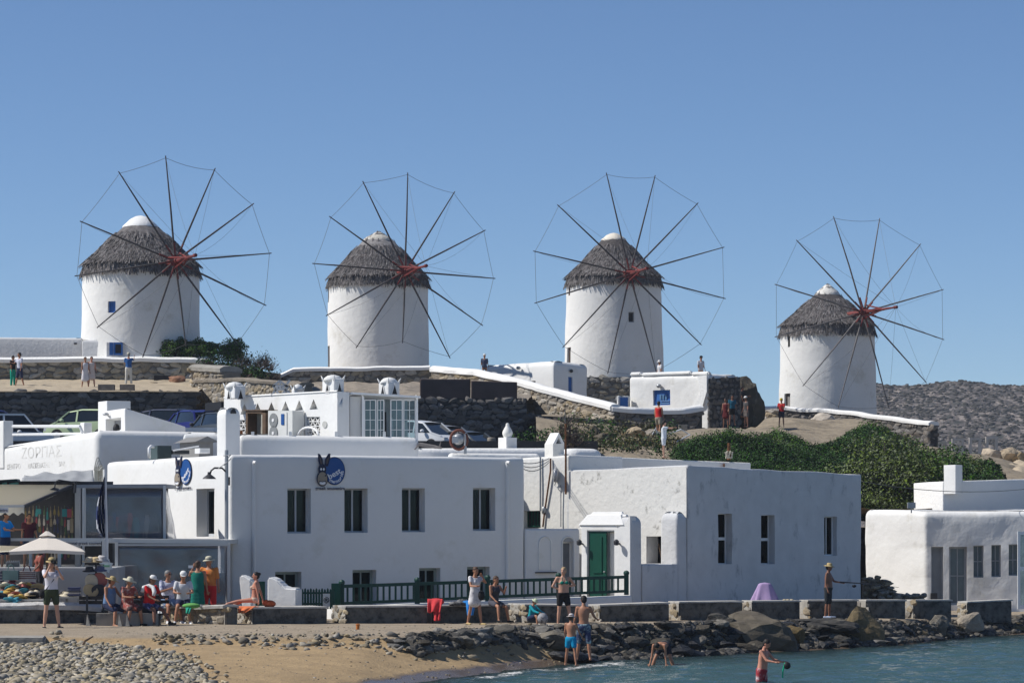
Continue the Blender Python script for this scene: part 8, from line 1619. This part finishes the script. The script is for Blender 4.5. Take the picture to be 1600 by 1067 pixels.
    # fingers rooted in the palm
    if lod == 1:
        fb = MB()
        for s in 'LR':
            sx = 1 if s == 'L' else -1; a0, e, w, d2, b1 = A[s]; hd = (d2*.9+b1*.15).normalized(); sd = hd.cross(b1).normalized()*sx; 
            for k, (o_, L_) in enumerate(((-.027, .062), (-.009, .072), (.009, .068), (.026, .054))):
                p0 = w+hd*.07*S+sd*o_*S; p1 = p0+(hd*.95+b1*.2).normalized()*L_*.55*S; p2 = p1+(hd*.7+b1*.7).normalized()*L_*.5*S; fb.tube([Wd(p0-hd*.02*S), Wd(p1), Wd(p2)], [.0095*S, .009*S, .007*S], 5)
            p0 = w+hd*.03*S-sd*.026*S; p1 = p0+(hd*.6-sd*.7).normalized()*.032*S; p2 = p1+(hd*.9-sd*.1+b1*.3).normalized()*.028*S; fb.tube([Wd(p0), Wd(p1), Wd(p2)], [.012*S, .011*S, .008*S], 5)
        vs = [bm.verts.new(p) for p in fb.v]; [bm.faces.new([vs[i] for i in f]) for f in fb.f if len(set(f)) == len(f)]
    for v in bm.verts: v.co -= org
    bm.to_mesh(me); bm.free(); me.materials.clear(); me.materials.append(SK[skin]); me.polygons.foreach_set('use_smooth', [True]*len(me.polygons)); me.name = 'body'; body = place('body', me, org, t)
    def garment(name, b, m, vx=None, sm=1):
        me = remesh(b, vx or vox, sm); me.transform(Matrix.Translation(-org)); me.materials.clear(); me.materials.append(m); me.polygons.foreach_set('use_smooth', [True]*len(me.polygons)); return place(name, me, org, t)
    if lod == 1:
        b = MB()
        for sx in (-1, 1): b.ell(HP(sx*.03, -.083, .02), (.011*S, .006*S, .007*S), Hr, 8, 6); b.bar(HP(sx*.018, -.093, .037), HP(sx*.045, -.085, .037), .006*S)
        b.build('eyes', EYE, t); b = MB(); b.bar(HP(-.022, -.093, -.052), HP(.022, -.093, -.052), .006*S, .007*S); b.build('mouth', mat('lips', (.28, .08, .06), .5), t)
    if top:
        kind, m = top[0], top[1]; b = MB()
        if kind == 'bikini':
            for sx in (-1, 1): b.ell(Wd(T(sx*.07, .107, .36)), (.066*S, .062*S, .058*S), nu=10, nv=7)
            b.tube([Wd(T(.168*math.cos(a)*B**.4, .012+.122*math.sin(a), .34)) for a in [2*math.pi*k/16 for k in range(17)]], .012*S, 5); b.tube([Wd(T(.07, .13, .39)), Wd(T(.05, .06, .52)), Wd(T(0, -.02, .56)), Wd(T(-.05, .06, .52)), Wd(T(-.07, .13, .39))], .008*S, 5); b.build('bikini_top', m, t, smooth=True)
        else:
            if female:
                for sx in (-1, 1): b.ell(Wd(T(sx*.07, .095, .36)), (.07*S,)*3, nu=10, nv=7)
            torso(b, .014, z0=-.06 if kind != 'crop' else .1, z1=.50)
            sl = {'tee': .62, 'tank': 0, 'long': 1.95, 'dress': 0, 'shirt': .8, 'crop': 0, 'tunic': .45}[kind]
            for s in 'LR':
                if sl: arm(b, s, .014, sl)
                caps(b, Wd(sh[s]*.96+T(0, 0, .0)*.04), Wd(T((1 if s == 'L' else -1)*.08, 0, .47)), .05*S+(.012 if sl else -.004), .06*S+.01, 8)
            if kind in ('dress', 'tunic'):
                ln = top[2] if len(top) > 2 else .5
                if seat is None:
                    for i in range(5): f0 = i/5; caps(b, Wd(V((0, 0, -.05*S))+V((0, 0, -ln*f0*S*.8))-V((.06*S*(1+f0*.3), 0, 0))), Wd(V((.06*S*(1+f0*.3), 0, -.05*S-ln*f0*S*.8))), (.125+.03*f0)*S, (.125+.03*f0)*S)
                else:
                    for s in 'LR': thigh(b, s, .03, .8)
                    caps(b, Wd((J['L'][0]+J['L'][1])*.5), Wd((J['R'][0]+J['R'][1])*.5), .08*S, .08*S)
            garment('dress' if kind in ('dress',) else 'top', b, m)
    if bottom:
        kind, m = bottom[0], bottom[1]; b = MB(); torso(b, .018, z0=-.10, z1=.07); f = {'shorts': .62, 'trunks': .55, 'long_shorts': .95, 'trousers': 1, 'briefs': .12, 'skirt': .6, 'bikini': .06}[kind]
        for s in 'LR':
            thigh(b, s, .022 if kind != 'bikini' else .006, f)
            if kind == 'trousers': shin(b, s, .018, .93)
        if kind == 'skirt': caps(b, Wd(J['L'][0]*.3+J['L'][1]*.7), Wd(J['R'][0]*.3+J['R'][1]*.7), .09*S, .09*S)
        garment({'trousers': 'trousers', 'skirt': 'skirt', 'briefs': 'swim_briefs', 'bikini': 'bikini_bottom'}.get(kind, 'shorts'), b, m)
    if shoes:
        b = MB()
        for s in 'LR':
            hp, kn, an = J[s]; heel = an+V((0, .03, -.045))*S; toe = heel+V(((.03 if s == 'L' else -.03), -.22, -.005))*S; caps(b, Wd(heel), Wd(toe), .045*S, .034*S, 8); 
            if shoes[0] == 'shoes': caps(b, Wd(an), Wd(heel), .04*S, .045*S, 8)
        garment('shoes', b, shoes[1])
    if hair:
        kind, m = hair; b = MB()
        b.ell(HP(0, .018, .048), (.088*S, .098*S, .088*S), Hr, 14, 10)
        b.ell(HP(0, .045, .0), (.08*S, .075*S, .085*S), Hr, 12, 9)
        if kind == 'long': caps(b, HP(0, .07, .0), HP(0, .09, -.17), .07*S, .05*S); [caps(b, HP(sx*.06, .02, 0), HP(sx*.075, .03, -.14), .03*S, .02*S) for sx in (-1, 1)]
        if kind == 'bun': b.ell(HP(0, .11, .07), (.045*S,)*3, nu=10, nv=7)
        if kind == 'tail': caps(b, HP(0, .10, .06), HP(0, .13, -.12), .035*S, .02*S)
        garment('hair', b, m, vox*.8)
    if hat:
        kind, m = hat[0], hat[1]; br = hat[2] if len(hat) > 2 else .17; b = MB()
        if kind == 'brim': prof = [(.088, .0), (br, -.022), (br+.004, -.014), (.09, .012), (.086, .05), (.07, .085), (.03, .098), (.004, .1)]
        else: prof = [(.09, -.005), (.094, .01), (.092, .045), (.07, .083), (.03, .098), (.004, .1)]
        q = MB(); q.lathe((0, 0, 0), prof, 22, sx=1, sy=1.08, jit=lambda a, z: .01*math.sin(2*a+px) if z < -.01 else 0); ti = Matrix.Rotation(rad(8), 3, 'X'); b.add([HP(*(ti @ V((p[0], p[1]+.005, p[2]+.052)))) for p in q.v], q.f); o = b.build('hat' if kind == 'brim' else 'cap', m, t, smooth=True)
        if kind == 'cap': b = MB(); b.prism([HP(.075*math.cos(a), -.07-.085*math.sin(a), .052) for a in [math.pi*k/10 for k in range(11)]], Hr @ V((0, 0, .008))*S); b.build('visor', m, t)
        if len(hat) > 3: b = MB(); b.tube([HP(.089*math.cos(a), .089*1.08*math.sin(a), .072) for a in [2*math.pi*k/20 for k in range(21)]], .011*S, 6); b.build('hat_band', hat[3], t)
    if sunglasses: b = MB(); [b.ell(HP(sx*.032, -.09, .02), (.025*S, .012*S, .018*S), Hr, 8, 6) for sx in (-1, 1)]; b.build('sunglasses', EYE, t)
    hw = {s: Wd(A[s][2]+(A[s][3]*.9+A[s][4]*.15).normalized()*.08*S) for s in 'LR'}
    return dict(t=t, hand=hw, HP=HP, Wd=Wd, T=T, S=S, org=org, Rz=Rz)
def add(t, name, b, m, smooth=True): return b.build(name, m, t, smooth=smooth)
straw = mat('straw', (.48, .36, .17), .9, .1, 12); strawl = mat('straw_pale', (.60, .56, .42), .9, .08, 12); hatw = mat('hat_white', (.72, .71, .68), .9, .04, 9); blk = cloth((.012, .012, .014)); wht = cloth((.72, .72, .74)); navy = cloth((.02, .028, .07))
SIT = {'L': (78, 80, 8), 'R': (78, 80, 8)}
# --- photographer
P = person('woman in white top, green shorts and straw hat taking a photograph', 80, 982, 86.6, 25, 1.93, 'fair', {'aR': (62, 12, 125, 25), 'aL': (50, 12, 118, 30), 'L': (3, 0, 7), 'R': (-2, 2, 5)}, ('tee', cloth((.68, .66, .72))), ('shorts', cloth((.045, .06, .03))), ('long', hair_b), ('brim', straw, .15, blk), ('sandals', blk), female=True)
c = P['HP'](0, -.15, .02); cm_ = thing('camera', 'black camera held up to the eye by the woman in green shorts', 'camera', c); b = MB(); M = P['Rz']; b.obox(c, M @ Vector((.07, 0, 0)), M @ Vector((0, .03, 0)), (0, 0, .045)); b.build('camera_body', black, cm_); b = MB(); b.tube([c+M @ Vector((0, -.03, 0)), c+M @ Vector((0, -.12, 0))], .035, 12); b.build('lens', black, cm_)
b = MB(); b.tube([P['Wd'](P['T'](.13, .06, .50)), P['Wd'](P['T'](.02, .14, .30)), P['Wd'](P['T'](-.14, .08, .08)), P['Wd'](P['T'](-.2, 0, .0))], .012, 6); b.build('bag_strap', blk, P['t']); b = MB(); q = P['Wd'](P['T'](-.22, -.02, -.05)); b.ell(q, (.09, .06, .12)); b.build('shoulder_bag', blk, P['t'], smooth=True)
# --- seated row
lap = (38, 14, 62, 35)
person('seated woman in blue tank top and wide straw hat looking away', 170, 951, 88.6, 58, 1.70, 'tan', {**SIT, 'lean': 6, 'aR': (20, 14, 25, 10), 'aL': (40, 10, 45, 30), 'L': (74, 74, 14), 'R': (72, 66, 14)}, ('tank', cloth((.13, .22, .38))), ('long_shorts', navy), ('short', hair_b), ('brim', straw, .20), None, build=1.35, female=True, seat=1, head=(8, 35))
person('seated woman in red patterned blouse and floppy cream hat', 198, 951, 88.6, 42, 1.68, 'tan', {**SIT, 'lean': 8, 'aR': lap, 'aL': lap, 'L': (76, 80, 12), 'R': (76, 78, 10)}, ('tunic', cloth((.28, .06, .05), (.45, .35, .3)), .3), ('long_shorts', cloth((.07, .04, .04))), ('short', hair_g), ('brim', strawl, .185), ('sandals', blk), build=1.25, female=True, seat=1, head=(6, 25))
person('seated man in red shirt, white towel round his neck and white cap', 232, 951, 88.8, 50, 1.78, 'brown', {**SIT, 'lean': 10, 'aR': (42, 8, 38, 30), 'aL': (45, 8, 40, 30), 'L': (74, 36, 6), 'R': (76, 62, 12)}, ('tee', cloth((.55, .012, .015))), ('shorts', cloth((.05, .06, .16), (.3, .3, .4), 4)), ('short', hair_d), ('cap', hatw), ('shoes', blk), seat=1, head=(6, 20), build=1.1)
P = person('seated grey-haired man in sunglasses and checked blue and white shirt', 262, 944, 91.15, 30, 1.84, 'tan', {**SIT, 'aR': (30, 10, 95, 60), 'aL': (30, 10, 90, 60), 'L': (70, 60, 8), 'R': (70, 60, 8)}, ('shirt', cloth((.62, .62, .70), (.12, .14, .32), 7)), ('shorts', cloth((.20, .28, .42))), ('short', hair_g), None, ('shoes', wht), seat=1, head=(0, 15), sunglasses=True, build=1.2)
person('seated young man in white shirt and white cap with hands clasped', 286, 944, 90.75, 8, 1.82, 'tan', {**SIT, 'lean': 12, 'aR': lap, 'aL': lap, 'L': (68, 66, 6), 'R': (68, 62, 10)}, ('tee', cloth((.62, .62, .64))), ('shorts', navy), ('short', hair_d), ('cap', hatw), ('shoes', wht), seat=1, head=(14, 0), build=1.1)
# towel round the red man's neck
P2 = P; b = MB(); c = W(232, 919, 88.6); b.tube([c+Vector((-.17, -.06, -.10)), c+Vector((-.13, .0, .03)), c+Vector((0, .06, .07)), c+Vector((.13, 0, .03)), c+Vector((.18, -.1, -.10)), c+Vector((.16, -.15, -.2))], [.05, .06, .06, .06, .06, .04], 8); tag(b.build('neck_towel', cloth((.70, .70, .68)), smooth=True), 'white towel round the neck of the man in the red shirt', 'towel')
P = person('standing woman in long teal green dress seen from behind holding a phone', 309, 972, 92.6, 178, 1.80, 'tan', {'aL': (70, 15, 110, 20), 'aR': (0, 8, 10, 0)}, ('dress', cloth((.004, .16, .12)), .62), None, ('bun', hair_b), None, ('sandals', blk), female=True, build=1.2)
q = W(298, 885, 92.2); b = MB(); b.box(q.x-.07, q.x+.07, q.y-.01, q.y, q.z-.04, q.z+.04); tag(b.build('phone', plastic_white), 'white phone held up by the woman in the green dress', 'phone')
P = person('standing man in orange shirt, red shorts and pale brimmed hat', 327, 972, 92.9, -12, 1.92, 'tan', {'aL': (4, 10, 12, 0), 'aR': (10, 6, 20, 0)}, ('shirt', cloth((.62, .22, .05), (.55, .1, .04), 4)), ('long_shorts', cloth((.50, .02, .025))), ('short', hair_g), ('brim', strawl, .145, blk), ('sandals', blk), head=(0, -30), build=1.25)
# --- sunbather on the wall
P = person('woman in pale bikini sitting sideways on the wall with legs stretched', 399, 942, 90.9, -95, 1.68, 'red', {'lean': -4, 'turn': 0, 'L': (86, 8, 4), 'R': (84, 20, 4), 'aL': (-18, 8, 4, 0), 'aR': (-22, 8, 4, 0)}, ('bikini', cloth((.6, .45, .35))), ('bikini', cloth((.6, .5, .4))), ('bun', hair_d), None, None, female=True, seat=1, head=(0, 20))
# --- woman in white tunic with companion
person('woman in long white patterned top walking along the path', 742, 976, 91.2, 35, 1.68, 'tan', {'aR': (30, 14, 60, 20), 'aL': (60, 10, 100, 40), 'L': (10, 4, 4), 'R': (-8, 6, 4)}, ('tunic', cloth((.66, .64, .64), (.35, .33, .36), 8), .28), None, ('bun', hair_b), None, ('sandals', straw), female=True, head=(12, 0))
b = MB(); b.ell(W(752, 930, 90.9), (.1, .09, .15), nu=10, nv=7); tag(b.build('handbag', blk, smooth=True), 'small black bag held by the woman in white', 'bag')
person('person in dark clothes sitting on the shore wall behind the woman in white', 771, 946, 92.9, 40, 1.66, 'tan', {**SIT, 'L': (72, 70, 12), 'R': (74, 60, 8), 'lean': 8, 'aL': (50, 8, 90, 20), 'aR': (20, 8, 40, 20)}, ('tank', cloth((.05, .05, .06))), ('shorts', cloth((.08, .08, .1))), ('tail', hair_b), None, ('sandals', blk), female=True, seat=1)
# --- seated child in teal
person('child in teal top and pale sun hat sitting on the ground against the wall', 829, 969, 91.8, 55, 1.22, 'tan', {'lean': 14, 'L': (95, 60, 8), 'R': (105, 100, 6), 'aL': (60, 8, 20, 10), 'aR': (60, 8, 30, 10)}, ('long', cloth((.01, .30, .36))), ('shorts', navy), ('short', hair_b), ('brim', cloth((.55, .62, .42)), .15), None, seat=1, head=(15, 10))
b = MB(); b.ell(W(848, 966, 91.3), (.16, .14, .17), nu=12, nv=8); tag(b.build('backpack', cloth((.32, .32, .33), (.03, .03, .04), 12), smooth=True), 'black and white patterned bag beside the child in teal', 'bag')
for k, (x, y) in enumerate(((846, 976), (855, 977))): b = MB(); b.ell(W(x, y, 90.2), (.16, .06, .03), nu=10, nv=6); tag(b.build('sandal', cloth((.6, .6, .58)), smooth=True), ['left', 'right'][k]+' white sandal on the path before the child in teal', 'sandal', 'pair of white sandals')
# --- blonde woman
P = person('blonde woman in green bikini top and black shorts with hands on hips', 880, 977, 92.0, 18, 1.70, 'fair', {'aL': (-12, 40, 85, 75), 'aR': (-8, 28, 70, 70), 'L': (8, 4, 9), 'R': (0, 2, 5)}, ('bikini', cloth((.0, .16, .12))), ('shorts', blk), ('bun', hair_l), None, None, female=True, build=1.2, head=(0, -40))
# --- boy and teen at the waterline
P = person('small boy in blue trunks and white sun hat at the water edge', 892, 1040, 84.0, 158, 1.38, 'tan', {'aL': (12, 12, 30, 0), 'aR': (10, 20, 20, 0), 'L': (6, 4, 9), 'R': (-4, 4, 9)}, None, ('trunks', cloth((.0, .27, .50))), ('short', hair_b), ('brim', cloth((.66, .60, .58)), .155, cloth((.5, .35, .3))), None)
P = person('teenage boy in patterned navy and teal trunks with his back turned', 912, 1032, 86.4, 176, 1.78, 'tan', {'aL': (0, 12, 14, 0), 'aR': (28, 22, 40, 0), 'L': (4, 3, 6), 'R': (-3, 4, 6)}, None, ('long_shorts', cloth((.03, .045, .11), (.35, .5, .5), 5)), ('short', hair_d), None, None, head=(10, 12), build=.92)
# --- bathers in the water
P = person('boy bending down in the shallow water with hands at the surface', 1038, 1053, 85.5, -20, 1.62, 'tan', {'lean': 88, 'L': (20, 26, 20), 'R': (20, 20, 20), 'aL': (88, 6, 8, 0), 'aR': (84, 10, 20, 0)}, None, ('trunks', cloth((.02, .02, .03))), ('short', hair_d), None, None, head=(10, 0), build=.92, baseoff=0)
P = person('man in red patterned trunks wading and holding snorkel gear', 1190, 1104, 76.6, 62, 1.66, 'red', {'lean': 7, 'aL': (48, 6, 38, 10), 'aR': (46, 8, 42, 10), 'L': (5, 8, 5), 'R': (-4, 6, 5)}, None, ('long_shorts', cloth((.35, .03, .04), (.6, .5, .5), 6)), ('short', hair_d), None, None, head=(24, 0), build=1.12)
hL = P['hand']['L']; sn = thing('snorkel_gear', 'green and black snorkel mask held by the wading man', 'snorkel', hL); b = MB(); b.ell(hL+Vector((.03, -.05, -.08)), (.09, .05, .09), nu=10, nv=7); b.build('mask', black, sn, smooth=True); b = MB(); b.tube([hL+Vector((-.02, -.05, 0)), hL+Vector((-.07, -.06, -.2)), hL+Vector((-.08, -.06, -.38))], .018, 6); b.build('tube', cloth((.0, .4, .2)), sn)
# --- fisherman
P = person('shirtless fisherman in dark shorts and straw hat standing on the rocks', 1294, 965, 100.2, 72, 1.72, 'brown', {'aL': (30, 5, 50, 0), 'aR': (-6, 8, 22, 0), 'L': (2, 4, 5), 'R': (-2, 4, 5)}, None, ('long_shorts', cloth((.02, .024, .028))), ('short', hair_d), ('brim', straw, .165), ('sandals', cloth((.35, .42, .55))), build=1.15)
hL = P['hand']['L']; fr = thing('fishing_rod', 'dark fishing rod with reel held by the fisherman', 'fishing rod', hL); b = MB(); b.tube([hL+Vector((-.15, -.02, .03)), hL+Vector((.7, -.02, -.02)), hL+Vector((1.75, -.02, -.14))], [.022, .016, .006], 6); b.build('rod', metal_d, fr); b = MB(); b.ell(hL+Vector((.32, -.02, -.10)), (.07, .05, .05), nu=10, nv=6); b.build('reel', black, fr, smooth=True)
# --- shop people
person('man in bright blue polo shirt standing on the shop terrace', 8, 890, 94.6, 60, 1.74, 'tan', {'aL': (40, 6, 50, 10), 'aR': (40, 8, 45, 10)}, ('tee', cloth((.0, .20, .60))), ('long_shorts', navy), ('short', hair_d), None, ('shoes', blk), head=(14, 0), build=1.1)
person('person in dark maroon clothes standing in the shade of the souvenir shop', 45, 888, 95.6, 20, 1.66, 'tan', {'aL': (8, 8, 20, 0)}, ('tee', cloth((.09, .02, .03))), ('shorts', cloth((.03, .05, .10))), ('short', hair_d), None, ('shoes', blk))
person('person in a rust top standing behind the photographer', 62, 940, 92.9, -60, 1.62, 'brown', {'aL': (20, 8, 30, 0)}, ('tee', cloth((.25, .07, .05))), ('shorts', cloth((.03, .03, .04))), ('long', hair_d), None, ('shoes', blk), female=True)
# --- people up the hill (small)
hill = [
 ('woman in black top and green trousers embracing a man on the dusty path', 20, 604, 163, 60, 1.60, 'tan', {'aL': (40, 10, 60, 30)}, ('tee', blk), ('trousers', cloth((.0, .32, .22))), ('short', hair_d), None),
 ('man in pale shirt and dark shorts embracing the woman in green trousers', 31, 605, 162.6, -50, 1.80, 'tan', {'aR': (40, 14, 60, 30), 'L': (-6, 8, 4), 'R': (12, 2, 4)}, ('tee', cloth((.5, .52, .62))), ('long_shorts', navy), ('short', hair_d), None),
 ('woman wrapped in a white dress walking on the path, left of two', 133, 607, 161.6, 30, 1.62, 'tan', {'L': (10, 2, 4), 'R': (-6, 4, 4)}, ('dress', cloth((.66, .64, .66)), .55), None, ('short', hair_b), None),
 ('woman in white dress with bare shoulders, right of two on the path', 143, 607, 161.8, 20, 1.64, 'red', {'L': (8, 2, 4), 'R': (-8, 4, 4)}, ('dress', cloth((.6, .52, .48)), .42), None, ('short', hair_b), None),
 ('man in blue shirt and white trousers taking a photo of the windmill', 201, 602, 163.4, 185, 1.68, 'tan', {'aR': (75, 20, 80, 0), 'aL': (30, 10, 60, 0)}, ('tee', cloth((.02, .10, .30))), ('trousers', cloth((.6, .58, .52))), ('short', hair_g), ('cap', strawl)),
 ('person in red tank top walking up the slope path', 1029, 682, 152, 150, 1.72, 'tan', {'L': (15, 4, 4), 'R': (-10, 10, 4)}, ('tank', cloth((.55, .02, .02))), ('shorts', cloth((.30, .26, .2))), ('short', hair_d), None),
 ('man in white shirt stretching both arms to the right on the roof', 1037, 716, 113.2, 85, 1.35, 'fair', {'aL': (88, 4, 6, 0), 'aR': (82, 4, 8, 0)}, ('tee', cloth((.62, .66, .7))), ('shorts', cloth((.6, .62, .64))), ('short', hair_d), None),
 ('woman in red top and yellow headscarf below the last windmill', 1221, 668, 176, -20, 1.62, 'tan', {'aL': (30, 8, 70, 40), 'aR': (20, 8, 60, 40)}, ('tee', cloth((.42, .02, .02))), ('shorts', cloth((.03, .03, .05))), ('short', hair_d), ('brim', cloth((.5, .36, .03)), .10)),
 ('person in red dress darkened for the shade of the stone house', 1134, 669, 168, -30, 1.6, 'brown', {}, ('dress', cloth((.09, .01, .012)), .3), None, ('short', hair_d), None),  # dress, turquoise top and grey clothes are darkened in colour to read as shaded
 ('person in turquoise top in the shade beside the darkened red dress', 1144, 664, 168.6, 10, 1.6, 'brown', {}, ('tee', cloth((.01, .10, .16))), ('shorts', blk), ('short', hair_d), None),
 ('person in black standing on the rock above the shaded group', 1159, 652, 172, 80, 1.7, 'brown', {'aL': (30, 8, 60, 0)}, ('tee', blk), ('trousers', blk), ('short', hair_d), None),
 ('person in grey with white cap in the shade at the rock', 1166, 668, 168, -60, 1.65, 'brown', {}, ('tee', cloth((.07, .065, .065))), ('shorts', cloth((.14, .12, .11))), ('short', hair_d), ('cap', hatw)),
 ('person with dark cap looking over the roof of the blue-window house', 1095, 602, 184, 30, 1.7, 'tan', {}, ('tee', cloth((.6, .6, .62))), None, ('short', hair_d), ('cap', blk)),
 ('person with white hat half hidden behind the blue-window house roof', 1031, 606, 184, -60, 1.6, 'tan', {}, ('tee', cloth((.65, .65, .66))), None, ('short', hair_d), ('brim', hatw, .16)),
 ('person with white hat behind the coping left of the cube house', 757, 596, 185, 10, 1.6, 'tan', {}, ('tee', cloth((.08, .09, .14))), None, ('short', hair_d), ('cap', hatw))]
for a in hill: person(*a, lod=2)
# ================================================================== air
b = MB(); b.box(-900, 900, -12, 1000, -5, 60); o = b.build('haze', None or mat('haze_tmp', (1, 1, 1)), org=(0, 0, 0)); hm = bpy.data.materials.new('haze'); hm.use_nodes = True; hn = hm.node_tree; hn.nodes.remove(hn.nodes['Principled BSDF']); pv = hn.nodes.new('ShaderNodeVolumePrincipled'); pv.inputs['Density'].default_value = .00017; pv.inputs['Color'].default_value = (.80, .88, 1, 1); pv.inputs['Anisotropy'].default_value = .2; hn.links.new(pv.outputs[0], hn.nodes['Material Output'].inputs['Volume']); o.data.materials.clear(); o.data.materials.append(hm); o['kind'] = 'stuff'
